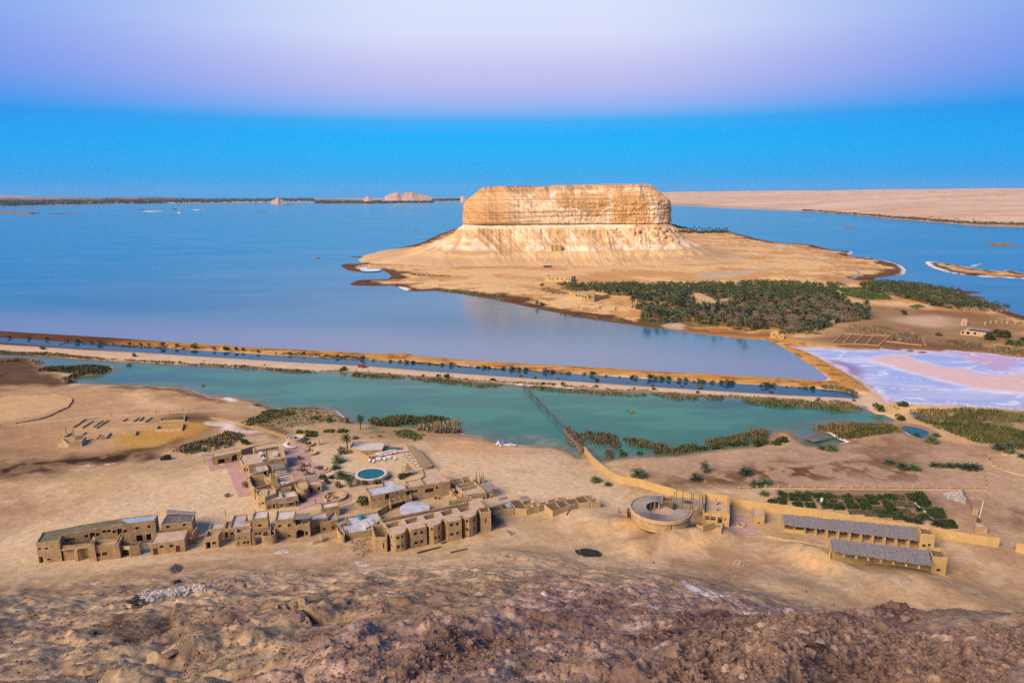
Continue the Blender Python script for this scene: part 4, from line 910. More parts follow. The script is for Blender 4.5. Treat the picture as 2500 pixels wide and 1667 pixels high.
class Bld:
    """one building: an Empty at its base with walls, roofs, windows and doors as parts"""
    def __init__(s, name, label, cat, base, group=None, wall=None):
        b = gp(*base); s.o = np.array(b); s.z0 = b[2]
        s.root = empty(name, tuple(b), label, cat, group); s.wm = wall or M_adobe
    def part(s, name, V, F, m, label=None, kind=None):
        V = [(v[0] - s.o[0], v[1] - s.o[1], v[2] - s.o[2]) for v in V]
        return link(name, mesh_raw(name, V, F, m), s.root, label=label, kind=kind)
    def block(s, f, pts, base=None, top=None, h=None, zb=None, roof='mud', par=.5, t=.34, ops=(), holes=(), dz=0, world=None, jit=.10, curve=0, crown=0, wall=None):
        if base is not None and top is not None:
            h, b = hgt(f(*base), f(*top)); zb = b[2]
        elif base is not None: zb = gp(*f(*base))[2]
        if zb is None: zb = s.z0
        zb += dz; zt = zb + h
        P2 = world if world is not None else [pz(*f(*p), zt)[:2] for p in pts]
        P2 = ccw(P2)
        if curve: P2 = [np.array(q) for q in smooth_poly(P2, n=curve)]
        I2 = inset(P2, t); n = len(P2)
        zr = zt - par if roof else zb + .05
        plan = {i: [] for i in range(n)}
        for op in ops:
            px, py = f(op[0], op[1]); w, hh, kind = op[2], op[3], op[4]
            d = ray(px, py); best = None
            for i in range(n):
                a, b = P2[i], P2[(i + 1) % n]; e = b - a; L = np.linalg.norm(e); e = e / L; nn = np.array((e[1], -e[0]))
                den = d[0] * nn[0] + d[1] * nn[1]
                if den > -1e-3: continue
                tt = (a @ nn) / den
                if tt < 0: continue
                u = (np.array((d[0] * tt, d[1] * tt)) - a) @ e; z = CAM_H + d[2] * tt - zb
                ex = max(0, -u, u - L) + max(0, -z, z - h) * .5
                if best is None or ex < best[0] - .05 or (abs(ex - best[0]) <= .05 and tt < best[4]): best = (ex, i, u, z, tt, L)
            if best is None or best[0] > 2.5: continue
            _, i, u, z, _, L = best
            w = min(w, L - .5)
            if w < .25: continue
            u = min(max(u, w / 2 + .2), L - w / 2 - .2)
            z0 = 0.0 if kind in ('door', 'open', 'arch') else min(max(z - hh / 2, .15), h - hh - .25)
            if kind == 'high': z0 = min(z - hh / 2, h - hh - .3)
            hh = min(hh, h - z0 - .2)
            if any(abs(u - q[0]) < (w + q[2]) / 2 + .1 and z0 < q[1] + q[3] + .1 and q[1] < z0 + hh + .1 for q in plan[i]): continue
            plan[i].append((u, z0, w, hh, kind))
        V, F = [], []
        def quad(a, b, c, d):
            i = len(V); V.extend((a, b, c, d)); F.append((i, i + 1, i + 2, i + 3))
        def pt(a, b, u, v, off):
            x, y = a[0] + (b[0] - a[0]) * u, a[1] + (b[1] - a[1]) * u
            z = zb + v
            if v >= h - 1e-6: z += (hj(round(x, 1), round(y, 1), 0) - .5) * 2 * jit
            return (x, y, z)
        for i in range(n):
            a, b, c, d = P2[i], P2[(i + 1) % n], I2[i], I2[(i + 1) % n]
            L = np.linalg.norm(b - a)
            if L < .02: continue
            us = {0.0, L}; vs = {-1.2, 0.0, h}
            for k in range(1, int(L / 2.6) + 1): us.add(round(L * k / (int(L / 2.6) + 1), 3))
            for (u, z0, w, hh, kd) in plan[i]: us |= {u - w / 2, u + w / 2}; vs |= {z0, z0 + hh}
            us, vs = sorted(us), sorted(vs)
            U = [us[0]]
            for q in us[1:]:
                if q - U[-1] > 1e-4: U.append(q)
            W = [vs[0]]
            for q in vs[1:]:
                if q - W[-1] > 1e-4: W.append(q)
            for j in range(len(U) - 1):
                for k in range(len(W) - 1):
                    uc, vc = (U[j] + U[j + 1]) / 2, (W[k] + W[k + 1]) / 2
                    hole = next((o for o in plan[i] if abs(uc - o[0]) < o[2] / 2 and o[1] < vc < o[1] + o[3]), None)
                    A, B = U[j] / L, U[j + 1] / L
                    if hole is None:
                        quad(pt(a, b, A, W[k], 0), pt(a, b, B, W[k], 0), pt(a, b, B, W[k + 1], 0), pt(a, b, A, W[k + 1], 0))
                        quad(pt(c, d, B, W[k], 0), pt(c, d, A, W[k], 0), pt(c, d, A, W[k + 1], 0), pt(c, d, B, W[k + 1], 0))
                A, B = U[j] / L, U[j + 1] / L
                quad(pt(a, b, A, h, 0), pt(a, b, B, h, 0), pt(c, d, B, h, 0), pt(c, d, A, h, 0))
            for (u, z0, w, hh, kd) in plan[i]:
                A, B = (u - w / 2) / L, (u + w / 2) / L
                o1, o2, n1, n2 = [lambda v, q=q, r=r, T=T: pt(q, r, T, v, 0) for q, r, T in ((a, b, A), (a, b, B), (c, d, A), (c, d, B))]
                quad(o1(z0), n1(z0), n1(z0 + hh), o1(z0 + hh)); quad(n2(z0), o2(z0), o2(z0 + hh), n2(z0 + hh))
                quad(o1(z0), o2(z0), n2(z0), n1(z0)); quad(n1(z0 + hh), n2(z0 + hh), o2(z0 + hh), o1(z0 + hh))
                if kd in ('win', 'door', 'high'):
                    e = (b - a) / L; x, y = a + e * u
                    k2 = 'door' if kd == 'door' else 'window'
                    wo = link(k2, win_mesh(w, hh, k2), s.root, loc=(x - s.o[0], y - s.o[1], zb + z0 - s.o[2]), rz=math.atan2(e[1], e[0]))
                    if k2 == 'window': link('pane', WIN[(round(w, 1), round(hh, 1), 'pane')], wo)
                elif kd == 'arch':               # round the head of the opening with two spandrels
                    e = (b - a) / L; nn = np.array((-e[1], e[0])); zc_, R0 = zb + z0 + hh - w / 2, w / 2
                    for sg in (-1, 1):
                        for (off, fl) in ((.02, 1), (t - .02, -1)):
                            c0 = a + e * u + nn * off; k0 = len(V); n_ = 7
                            V.append((*(c0 + e * sg * R0), zb + z0 + hh))
                            for q in range(n_):
                                th = math.pi / 2 * q / (n_ - 1); V.append((*(c0 + e * sg * R0 * math.cos(th)), zc_ + R0 * math.sin(th)))
                            for q in range(n_ - 1):
                                f3 = (k0, k0 + 1 + q, k0 + 2 + q); F.append(f3 if sg * fl > 0 else f3[::-1])
                        for q in range(6):
                            i0 = len(V)
                            for (tq, off) in ((q, .02), (q + 1, .02), (q + 1, t - .02), (q, t - .02)):
                                th = math.pi / 2 * tq / 6; c0 = a + e * u + nn * off; V.append((*(c0 + e * sg * R0 * math.cos(th)), zc_ + R0 * math.sin(th)))
                            F.append((i0, i0 + 1, i0 + 2, i0 + 3))
        w_ = s.part('wall', V, F, wall or s.wm)
        if crown:                                # little pinnacles along the parapet
            V2, F2 = [], []
            for i in range(n):
                a, b = (P2[i] + I2[i]) / 2, (P2[(i + 1) % n] + I2[(i + 1) % n]) / 2
                L = np.linalg.norm(b - a)
                for k in range(max(int(L / crown), 1)):
                    x, y = a + (b - a) * (k / max(int(L / crown), 1)); q = len(V2); r_ = .24; hh = .38 + .2 * hj(x, y, 1)
                    V2 += [(x - r_, y - r_, zt - .08), (x + r_, y - r_, zt - .08), (x + r_, y + r_, zt - .08), (x - r_, y + r_, zt - .08), (x - r_ * .5, y - r_ * .5, zt + hh), (x + r_ * .5, y - r_ * .5, zt + hh), (x + r_ * .5, y + r_ * .5, zt + hh), (x - r_ * .5, y + r_ * .5, zt + hh)]
                    F2 += [(q, q + 1, q + 5, q + 4), (q + 1, q + 2, q + 6, q + 5), (q + 2, q + 3, q + 7, q + 6), (q + 3, q, q + 4, q + 7), (q + 4, q + 5, q + 6, q + 7)]
            
            for q in range(0, len(V2), 8):
                s.part('merlon', V2[q:q + 8], [tuple(k - F2[0][0] for k in ff) for ff in F2[:5]], wall or s.wm)
        if roof is not None:
            Hs = [ccw([pz(*f(*p), zt)[:2] for p in hp])[::-1] for hp in holes]
            I3 = inset(P2, t * .9)
            bm = bmesh.new()
            for Lp in [I3] + Hs:
                vs_ = [bm.verts.new((q[0], q[1], zr + (hj(q[0], q[1], 5) - .5) * .06)) for q in Lp]
                for i in range(len(vs_)): bm.edges.new((vs_[i], vs_[(i + 1) % len(vs_)]))
            bmesh.ops.triangle_fill(bm, use_beauty=True, use_dissolve=False, edges=bm.edges[:])
            bm.normal_update()
            for q in bm.faces:
                if q.normal.z < 0: q.normal_flip()
            bm.verts.index_update()
            Vr = [tuple(v.co) for v in bm.verts]; Fr = [tuple(v.index for v in q.verts) for q in bm.faces]; bm.free()
            s.part('roof', Vr, Fr, ROOF[roof])
            for H in Hs:
                Vh, Fh = [], []; m_ = len(H)
                for i in range(m_):
                    q, r = H[i], H[(i + 1) % m_]; k = len(Vh)
                    Vh += [(q[0], q[1], zr - 2.6), (r[0], r[1], zr - 2.6), (r[0], r[1], zr + .02), (q[0], q[1], zr + .02)]; Fh.append((k, k + 1, k + 2, k + 3))
                k = len(Vh); Vh += [(q[0], q[1], zr - 2.59) for q in H[::-1]]; Fh.append(tuple(range(k, k + m_)))
                s.part('light_well', Vh, Fh, s.wm)
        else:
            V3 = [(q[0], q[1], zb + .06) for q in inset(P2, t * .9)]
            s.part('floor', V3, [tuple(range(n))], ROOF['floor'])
        return dict(P=P2, I=I2, zb=zb, zt=zt, h=h)
    def beams(s, f, quad_, z, n, r=.10, m=None, over=.15, name='beam', side=1):
        """n logs laid from edge 0-1 to edge 3-2 of the pixel quad at height z"""
        q = [pz(*f(*p), z)[:2] for p in quad_]
        d = q[3] - q[0]; L = np.linalg.norm(d)
        for k in range(n):
            t = (k + .5) / n
            a, b = q[0] + (q[1] - q[0]) * t, q[3] + (q[2] - q[3]) * t
            e = (b - a) / np.linalg.norm(b - a)
            log(name, (*(a - e * over), z + r * .6), (*(b + e * over), z + r * .6), r, m or M_beam, s.root, s.o)
    def slab(s, f, pts, z, th, m, name, label=None, kind=None, rib=0, world=None):
        q = ccw(world if world is not None else [pz(*f(*p), z)[:2] for p in pts]); n = len(q)
        V = [(x, y, z - th) for x, y in q] + [(x, y, z) for x, y in q]
        F = [tuple(range(n))[::-1], tuple(range(n, 2 * n))] + [(i, (i + 1) % n, n + (i + 1) % n, n + i) for i in range(n)]
        return s.part(name, V, F, m, label, kind)
    def logroof(s, f, quad_, z, step=.42, r=.2, m=None, name='log_roof', z2=None):
        """roof of logs lying side by side (too fine to count): one part"""
        q = [pz(*f(*p), z)[:2] for p in quad_]
        z2 = z if z2 is None else z2
        if z2 != z: q[2], q[3] = pz(*f(*quad_[2]), z2)[:2], pz(*f(*quad_[3]), z2)[:2]
        n = max(int(np.linalg.norm(q[1] - q[0]) / step), 3)
        V, F = [], []
        for k in range(n):
            t = (k + .5) / n
            a = np.array((*(q[0] + (q[1] - q[0]) * t), z)); b = np.array((*(q[3] + (q[2] - q[3]) * t), z2))
            e = b - a; e /= np.linalg.norm(e); sdv = np.cross(e, (0, 0, 1)); sdv /= np.linalg.norm(sdv); up = np.cross(sdv, e)
            j1, j2 = (hj(a[0], a[1], 2) - .5) * .7, (hj(b[0], b[1], 3) - .5) * .7
            a = a - e * (.2 + j1); b = b + e * (.2 + j2); zz = (hj(a[0], b[1], 4) - .5) * .12
            i = len(V)
            for p in (a, b):
                for w in range(5):
                    th = w * 2 * math.pi / 5 + .3
                    V.append(p + sdv * math.cos(th) * r * 1.15 + up * (math.sin(th) * r * .7 + zz))
            for w in range(5): F.append((i + w, i + (w + 1) % 5, i + 5 + (w + 1) % 5, i + 5 + w))
            F.append(tuple(i + w for w in range(5))[::-1]); F.append(tuple(i + 5 + w for w in range(5)))
        return s.part(name, V, F, m or M_log, kind='stuff')
    def posts(s, f, pts, ztop, r=.14, m=None, square=False, name='post', under=None):
        for p in pts:
            b = gp(*f(*p)); zb = b[2] - .3
            log(name, (b[0], b[1], zb), (b[0], b[1], ztop), r, m or M_beam, s.root, s.o, 4 if square else 7)
    def strip(s, f, pts, h, t=.3, m=None, name='wall', label=None, top=True):
        """free standing wall whose foot (or top edge) follows the pixels"""
        if top:
            W = []
            for p in pts:
                g = gp(*f(*p))
                for _ in range(4): g = pz(*f(*p), gz(g[0], g[1]) + h)
                W.append(g[:2])
        else: W = [gp(*f(*p))[:2] for p in pts]
        return s.part(name, *wall_geo(W, h, t), m or s.wm, label)
LOGM = {}
def log(name, a, b, r, m, parent=None, o=(0, 0, 0), n=6, label=None):
    a, b = Vector(a), Vector(b); L = (b - a).length
    key = (name, round(L, 1), round(r, 2), m.name, n)
    if key not in LOGM:
        L = key[1]; V, F = [], []
        for z, k in ((0, 1.0), (L, .88)):
            for w in range(n): V.append((r * k * math.cos(w * 2 * math.pi / n + math.pi / n), r * k * math.sin(w * 2 * math.pi / n + math.pi / n), z))
        F = [(w, (w + 1) % n, n + (w + 1) % n, n + w) for w in range(n)] + [tuple(range(n))[::-1], tuple(range(n, 2 * n))]
        LOGM[key] = mesh_raw(name, V, F, m)
    ob = link(name, LOGM[key], parent, label=label)
    ob.rotation_euler = (b - a).to_track_quat('Z', 'Y').to_euler(); ob.location = a - Vector(o)
    return ob
def wall_geo(W, h, t, closed=False, jit=.10, under=.8):
    W = [np.array(w, float) for w in W]; D = [W[0]]
    for a, b in zip(W[:-1], W[1:]):
        k = max(int(np.linalg.norm(b - a) / 2.5), 1)
        for i in range(1, k + 1): D.append(a + (b - a) * i / k)
    V, F = [], []
    n = len(D)
    for i, p in enumerate(D):
        e = D[min(i + 1, n - 1)] - D[max(i - 1, 0)]; e = e / (np.linalg.norm(e) + 1e-9); nn = np.array((-e[1], e[0])) * t / 2
        g = gz(*p); j = (hj(p[0], p[1], 9) - .5) * 2 * jit
        hh = h[i] if hasattr(h, '__len__') else h
        V += [(*(p - nn * 1.25), g - under), (*(p - nn * .85), g + hh + j), (*(p + nn * .85), g + hh + j), (*(p + nn * 1.25), g - under)]
    for i in range(n - 1):
        q = 4 * i
        for k in range(3): F.append((q + k + 1, q + k, q + 4 + k, q + 5 + k))
    F += [(0, 1, 2, 3), (4 * n - 1, 4 * n - 2, 4 * n - 3, 4 * n - 4)]
    return V, F
W_, D_, O_ = 'win', 'door', 'open'
def wins(pts, w=1.1, h=1.0, k='win'): return [(x, y, w, h, k) for x, y in pts]

# ---------------------------------------------------------------- the houses of the lodge, from the left
b = Bld('guest_house', 'long two storey mud brick house with an olive felt roof at the left end', 'house', z1(150, 770))
A1 = b.block(z1, [(145, 568), (370, 548), (392, 495), (772, 420), (1068, 378), (1285, 350), (1312, 290), (970, 330), (720, 370), (205, 465)], base=(150, 770), top=(145, 568), roof='green', par=.35,
    ops=wins([(182, 625), (248, 622), (272, 725)], .8, .7) + [(190, 740, 1.0, 2.0, O_), (478, 535, 2.6, .6, 'win'), (468, 700, 4.2, 2.6, O_), (602, 690, 2.4, 2.6, O_), (690, 503, 1.3, 2.2, 'high'), (950, 462, 1.3, 2.2, 'high')] + wins([(632, 503), (740, 488), (793, 460), (847, 453), (897, 460), (1002, 455), (1117, 427), (1152, 423), (1233, 412)], 1.0, .9)  # the two wide ground floor openings are added to darken the porch
    + [(1140, 512, 1.8, 2.2, O_), (1230, 495, 1.6, 2.2, O_)])
b.slab(z1, [(1025, 372), (1070, 376), (1276, 345), (1300, 296), (985, 332), (965, 350)], A1['zt'] - .30, .12, ROOF['blue'], 'roof_patch', 'pale blue painted roof')
b.block(z1, [(640, 608), (940, 572), (962, 522), (720, 548), (655, 575)], base=(645, 748), top=(640, 606), roof='sand', par=.7, ops=wins([(742, 682), (806, 672)], 1.3, 1.1))
A2h, A2b = hgt(z1(400, 750), z1(395, 632))
b.slab(z1, [(392, 632), (640, 604), (655, 572), (402, 600)], A2b[2] + A2h, .45, M_adobe, 'porch_roof')
b.strip(z1, [(402, 598), (655, 568)], .8 + A2h, .25)
b.part('pillar', *wall_geo([gp(*z1(530, 738))[:2], gp(*z1(562, 735))[:2]], A2h - .4, .9), M_adobe)
b.block(z1, [(940, 592), (1040, 602), (1135, 582), (1158, 545), (1080, 560), (958, 545)], base=(1130, 692), top=(1130, 585), roof='floor', par=.6, ops=[(990, 660, 3.4, 2.4, O_)])
b.block(z1, [(662, 590), (708, 586), (712, 508), (690, 505)], base=(700, 745), top=(662, 590), roof='mud', par=.7, jit=.2)
b.block(z1, [(905, 570), (945, 560), (985, 478), (955, 470)], base=(940, 715), top=(905, 570), roof='mud', par=.7, jit=.2)
b.beams(z1, [(940, 575), (1060, 578), (1070, 566), (950, 558)], A2b[2] + A2h, 9, .1)
log('water_pipe', gp(*z1(238, 770)), gp(*z1(238, 770)) + np.array((0, 0, 3.4)), .09, ROOF['white'], b.root, b.o)

b = Bld('annex_house', 'single storey mud brick house with two doors beside the olive roofed house', 'house', z1(1245, 685))
B1 = b.block(z1, [(1238, 582), (1567, 540), (1605, 435), (1312, 465)], base=(1245, 688), top=(1240, 580), roof='mud', par=.15, ops=wins([(1352, 603), (1447, 595)], 1.1, .9) + [(1292, 640, 1.3, 2.1, D_), (1512, 620, 1.3, 2.1, D_)])
b.beams(z1, [(1315, 468), (1605, 437), (1606, 420), (1316, 450)], B1['zt'] + .05, 17, .1)
b = Bld('log_roofed_house', 'square mud brick house under a rough roof of grey palm logs', 'house', z1(1345, 470))
B2 = b.block(z1, [(1345, 395), (1640, 368), (1668, 282), (1395, 292)], zb=B1['zb'], h=4.6, roof='mud', par=.3, ops=wins([(1410, 415), (1570, 395)], 1.0, .9))
b.logroof(z1, [(1362, 388), (1630, 362), (1655, 290), (1400, 300)], B2['zt'] - .05, .5, .16)
b.slab(z1, [(1398, 250), (1425, 247), (1690, 272), (1660, 300), (1520, 292), (1400, 296)], B2['zt'] + .5, .12, M_log, 'shade_roof')
b.strip(z1, [(1645, 475), (1690, 415)], 3.4, .4)
b.strip(z1, [(1615, 568), (1720, 548)], .5, .3)

b = Bld('cube_house', 'small mud brick cube with a black doorway left of the cluster of cubes', 'house', z2(105, 1470))
C1 = b.block(z2, [(92, 1330), (255, 1312), (300, 1240), (130, 1250)], base=(105, 1470), top=(92, 1330), roof='mud', par=.9, ops=[(135, 1437, 1.3, 2.2, O_), (210, 1398, 1.1, .9, W_)])
b = Bld('row_house', 'low house with three grey lime roofs behind two mud cubes', 'house', z2(330, 1345))
b.block(z2, [(143, 1242), (320, 1224), (345, 1145), (178, 1155)], base=(330, 1345), top=(320, 1228), roof='grey', par=.4)
b.block(z2, [(322, 1226), (385, 1219), (412, 1125), (350, 1135)], base=(330, 1345), top=(320, 1228), roof='grey', par=.9, ops=[(340, 1305, 1.2, 2.1, O_)])
b.block(z2, [(388, 1221), (640, 1192), (650, 1130), (580, 1140), (606, 1048), (445, 1063)], base=(330, 1345), top=(320, 1228), roof='grey', par=.45, ops=[(418, 1287, 1.0, .9, W_)])
b.strip(z2, [(340, 1350), (452, 1335)], .5, .4)
b = Bld('cube_house', 'mud brick cube with two round vents above its windows, second cube from the left', 'house', z2(460, 1450))
b.block(z2, [(455, 1285), (640, 1262), (656, 1195), (480, 1215)], base=(460, 1452), top=(455, 1285), roof='grey', par=1.0, ops=wins([(575, 1392), (620, 1388)], .9, .8) + [(515, 1340, .5, .5, 'vent'), (580, 1335, .5, .5, 'vent'), (500, 1400, .45, .9, W_)])
b.strip(z2, [(662, 1275), (690, 1268)], 4.2, .8)
b = Bld('tower_house', 'tall block with a lime roof between the small cubes and the arched gate house', 'house', z2(668, 1310))
b.block(z2, [(660, 1112), (850, 1092), (862, 1000), (690, 1020)], base=(668, 1312), top=(660, 1112), roof='white', par=.35, crown=2.4, ops=[(755, 1188, 1.0, .9, W_)] + wins([(713, 1300), (757, 1292)], .8, .8))
b = Bld('porch_tower', 'rounded porch with a tall black doorway in front of the lodge', 'porch', z2(775, 1420))
b.block(z2, [(768, 1312), (800, 1318), (870, 1312), (925, 1300), (952, 1280), (950, 1255), (900, 1235), (800, 1250)], base=(775, 1422), top=(768, 1312), roof='floor', par=.8, curve=1, ops=[(893, 1390, 1.3, 2.6, O_)])
b.strip(z2, [(880, 1290), (880, 1195)], 3.6, .3); b.strip(z2, [(935, 1275), (930, 1195)], 3.6, .3)
b = Bld('arched_gate_house', 'two storey house with an arched gateway and a log covered terrace', 'house', z2(960, 1340))
C6 = b.block(z2, [(935, 1128), (1162, 1102), (1190, 1000), (958, 1015)], base=(960, 1345), top=(937, 1128), roof='white', par=.4, crown=9, ops=wins([(992, 1195), (1112, 1185)], 1.0, .9) + wins([(985, 1325), (1015, 1322), (1108, 1308), (1135, 1305)], .7, .7))
C6b = b.block(z2, [(1168, 1188), (1352, 1162), (1362, 1105), (1178, 1105)], base=(1200, 1345), top=(1168, 1188), roof='floor', par=.8, crown=1.8, ops=[(1240, 1300, 2.6, 2.9, 'arch'), (1320, 1280, 1.0, 1.4, W_)])
b.logroof(z2, [(1165, 1112), (1345, 1096), (1362, 1040), (1182, 1052)], C6b['zt'] + 1.9, .45, .18)
b.posts(z2, [(1180, 1335), (1350, 1318)], C6b['zt'] + 1.9, .16)
b = Bld('low_house', 'low house with a narrow pale lime roof right of the arched gate house', 'house', z2(1372, 1270))
b.block(z2, [(1362, 1132), (1570, 1092), (1562, 1070), (1540, 1025), (1362, 1066)], base=(1372, 1275), top=(1362, 1135), roof='bluewhite', par=.25, ops=[(1397, 1222, .7, .7, W_), (1450, 1215, 1.1, .9, W_)])
b = Bld('corner_house', 'small house with a rounded grey roof terrace and three dark openings', 'house', z2(1480, 1272))
b.block(z2, [(1475, 1155), (1600, 1135), (1692, 1112), (1698, 1080), (1645, 1005), (1572, 1078), (1570, 1095)], base=(1480, 1275), top=(1475, 1155), roof='grey', par=.8, ops=[(1522, 1232, 1.1, 1.0, W_), (1580, 1232, 1.4, 1.3, W_), (1637, 1215, .9, 1.2, W_)])
b = Bld('back_house', 'house with a white lime roof and horned corners below the fire circle', 'house', z2(1490, 1040))
b.block(z2, [(1490, 985), (1706, 950), (1680, 885), (1472, 925)], zb=C6['zb'], h=3.4, roof='white', par=.6, crown=11, ops=[(1540, 1010, .5, .5, 'vent'), (1620, 998, .5, .5, 'vent')])

# the middle of the lodge, above the cubes
b = Bld('front_villa', 'villa with two lime roofs and shaded porches in the middle of the lodge', 'house', z2(830, 1000))
V8 = b.block(z2, [(818, 895), (1040, 862), (1212, 835), (1172, 770), (980, 795), (812, 840)], base=(830, 1003), top=(820, 895), roof='white', par=.35, ops=[(935, 965, 1.2, 2.0, O_), (1018, 945, .9, .8, W_), (1130, 930, 1.0, .9, W_), (1190, 925, 1.0, 2.0, D_), (880, 970, .8, .8, W_)])
b.slab(z2, [(830, 940), (950, 922), (942, 898), (826, 915)], V8['zt'] - 1.3, .15, M_log, 'porch_roof')
b.slab(z2, [(1045, 925), (1185, 900), (1175, 878), (1040, 898)], V8['zt'] - 1.3, .15, M_log, 'porch_roof')
b.posts(z2, [(838, 1005), (950, 992), (1052, 980), (1185, 962)], V8['zt'] - 1.35, .2, M_adobe)
b.slab(z2, [(980, 812), (1025, 826), (1020, 790), (985, 785)], V8['zt'] + .7, .9, M_adobe, 'skylight')
b = Bld('round_cornered_house', 'house with a rounded corner and a sandy roof left of the villa', 'house', z2(712, 945))
V7 = b.block(z2, [(705, 802), (716, 775), (745, 758), (790, 750), (935, 745), (957, 800), (820, 848), (735, 838)], base=(715, 948), top=(706, 802), roof='sand', par=.45, ops=[(795, 922, 1.0, .8, W_), (742, 925, .6, .5, 'vent')])
b.strip(z2, [(845, 840), (850, 760)], 3.6 if V7['h'] < 3.6 else V7['h'], .3)
b = Bld('courtyard_house', 'roofless courtyard of mud walls left of the chimney tower', 'house', z2(625, 700))
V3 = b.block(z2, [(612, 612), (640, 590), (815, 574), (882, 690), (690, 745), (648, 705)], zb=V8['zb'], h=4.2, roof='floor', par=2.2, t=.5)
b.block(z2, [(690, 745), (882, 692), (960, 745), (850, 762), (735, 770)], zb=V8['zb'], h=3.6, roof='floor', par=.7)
b = Bld('chimney_tower', 'slim ochre chimney tower with rows of vent holes', 'tower', z2(885, 722), wall=M_yel)
b.block(z2, [(870, 570), (945, 558), (965, 590), (882, 602)], zb=V8['zb'], h=7.2, roof='floor', par=.4, ops=[(890, 582 + 20 * 0, .35, .4, 'high')] + [(x, y, .38, .42, 'vent') for y in (580, 603) for x in (893, 915, 937)] + [(920, 630, .4, .4, 'vent')])
b = Bld('kitchen_house', 'flat roofed house with clutter on its roof right of the chimney tower', 'house', z2(985, 740))
V4 = b.block(z2, [(960, 592), (1142, 550), (1192, 652), (985, 722)], zb=V8['zb'], h=4.4, roof='mud', par=.5)
for q in ([(985, 605), (1080, 590), (1082, 602), (988, 618)], [(1000, 665), (1050, 655), (1055, 675), (1005, 688)], [(1060, 668), (1100, 660), (1104, 680), (1064, 690)]):
    b.slab(z2, q, V4['zt'] - .05, .45, ROOF['white'], 'roof_box')
b.block(z2, [(945, 790), (1130, 745), (1120, 715), (985, 735), (940, 765)], zb=V8['zb'], h=3.8, roof='floor', par=1.2)
b = Bld('round_tower', 'rounded tower with battlements and a row of windows beside the plaza', 'tower', z2(1230, 880))
b.block(z2, [(1165, 690), (1200, 655), (1290, 640), (1332, 690), (1338, 735), (1300, 765), (1235, 765), (1190, 735)], base=(1235, 882), top=(1228, 765), roof='sand', par=.35, crown=1.5, curve=1, ops=[(x, y, .8, .9, W_) for x, y in ((1244, 840), (1282, 835), (1312, 828), (1334, 812))])
b.block(z2, [(1190, 660), (1310, 640), (1280, 622), (1195, 640)], zb=V8['zb'], h=4.2, roof='floor', par=.5)
b = Bld('tea_house', 'small open fronted house with a log pergola behind it, facing the fire circle', 'house', z2(1345, 800))
V6 = b.block(z2, [(1340, 702), (1492, 690), (1460, 648), (1330, 665)], base=(1347, 802), top=(1340, 702), roof='mud', par=.2, ops=[(1360, 770, 1.1, 1.9, O_), (1412, 755, 1.3, 1.3, W_), (1467, 747, 1.3, 1.3, W_)])
b.logroof(z2, [(1312, 612), (1432, 590), (1458, 642), (1328, 668)], V6['zt'] + .1, .42, .17)
b.posts(z2, [(1320, 700), (1440, 680)], V6['zt'], .12)
b = Bld('dining_hall', 'large flat roofed hall with white roof lanterns beside the plaza', 'house', z2(560, 555))
V2 = b.block(z2, [(510, 395), (555, 458), (620, 462), (832, 428), (842, 300), (525, 345)], base=(562, 560), top=(557, 458), roof='mud', par=.35, ops=[(575, 520, .7, 1.4, W_), (615, 520, .7, 1.4, W_)])
V2b = b.block(z2, [(836, 408), (1076, 372), (1026, 268), (812, 296)], zb=V2['zb'], h=V2['h'] + .7, roof='sand', par=.4, ops=[(x, y, .9, .4, 'vent') for x, y in ((880, 437), (912, 432), (985, 418), (1030, 408))])
for q in ([(740, 312), (775, 296), (800, 330), (760, 348)], [(775, 370), (805, 358), (812, 390), (782, 398)], [(908, 312), (960, 300), (975, 345), (920, 356)]):
    b.slab(z2, q, V2b['zt'] + .5, 1.3, ROOF['white'], 'roof_lantern')
V2c = b.block(z2, [(680, 490), (700, 475), (835, 455), (868, 505), (850, 525), (712, 555), (690, 535)], zb=V2['zb'], h=V2['h'] * .66, roof='grey', par=.3, ops=[(850, 585, 1.4, 2.0, O_)])
b.logroof(z2, [(882, 470), (1035, 438), (1072, 492), (908, 520)], V2['zb'] + V2['h'] * .66, .42, .17)
b.slab(z2, [(940, 545), (1070, 528), (1082, 552), (955, 572)], V2['zb'] + V2['h'] * .6, .25, M_log, 'porch_roof')
b.strip(z2, [(615, 490), (640, 590)], 3.4, .3)
b.posts(z2, [(910, 585), (1070, 560)], V2['zb'] + V2['h'] * .62, .3, M_adobe, True)
b = Bld('back_wing', 'low wing with a divided mud roof behind the dining hall', 'house', z2(690, 300))
b.block(z2, [(668, 242), (690, 292), (978, 240), (962, 184)], zb=V2['zb'], h=4.2, roof='mud', par=.35, ops=[(x, y, .4, .3, 'vent') for x, y in ((760, 290), (850, 275), (930, 262))])
b.strip(z2, [(530, 285), (670, 240)], 3.0, .5)
b = Bld('arcade_house', 'arcaded entrance house with a thatched porch at the left of the paved path', 'house', z2(205, 460), wall=M_yel)
V1 = b.block(z2, [(190, 368), (535, 300), (520, 262), (186, 322)], base=(205, 465), top=(192, 368), roof='mud', par=.25, ops=[(460, 400, 2.4, 2.6, 'arch'), (295, 420, 2.6, 1.8, O_)])
b.logroof(z2, [(235, 392), (350, 385), (345, 362), (240, 368)], V1['zt'] - .9, .4, .1)
b.posts(z2, [(255, 495), (352, 480), (100, 455)], V1['zt'] - .9, .1)
b.logroof(z2, [(212, 300), (318, 288), (310, 265), (205, 275)], V1['zt'] + .3, .8, .1); b.logroof(z2, [(375, 275), (505, 262), (500, 235), (370, 245)], V1['zt'] + .3, .8, .1)
b.slab(z2, [(62, 352), (182, 345), (178, 330), (60, 338)], V1['zt'] - 1.2, .25, M_log, 'porch_roof')

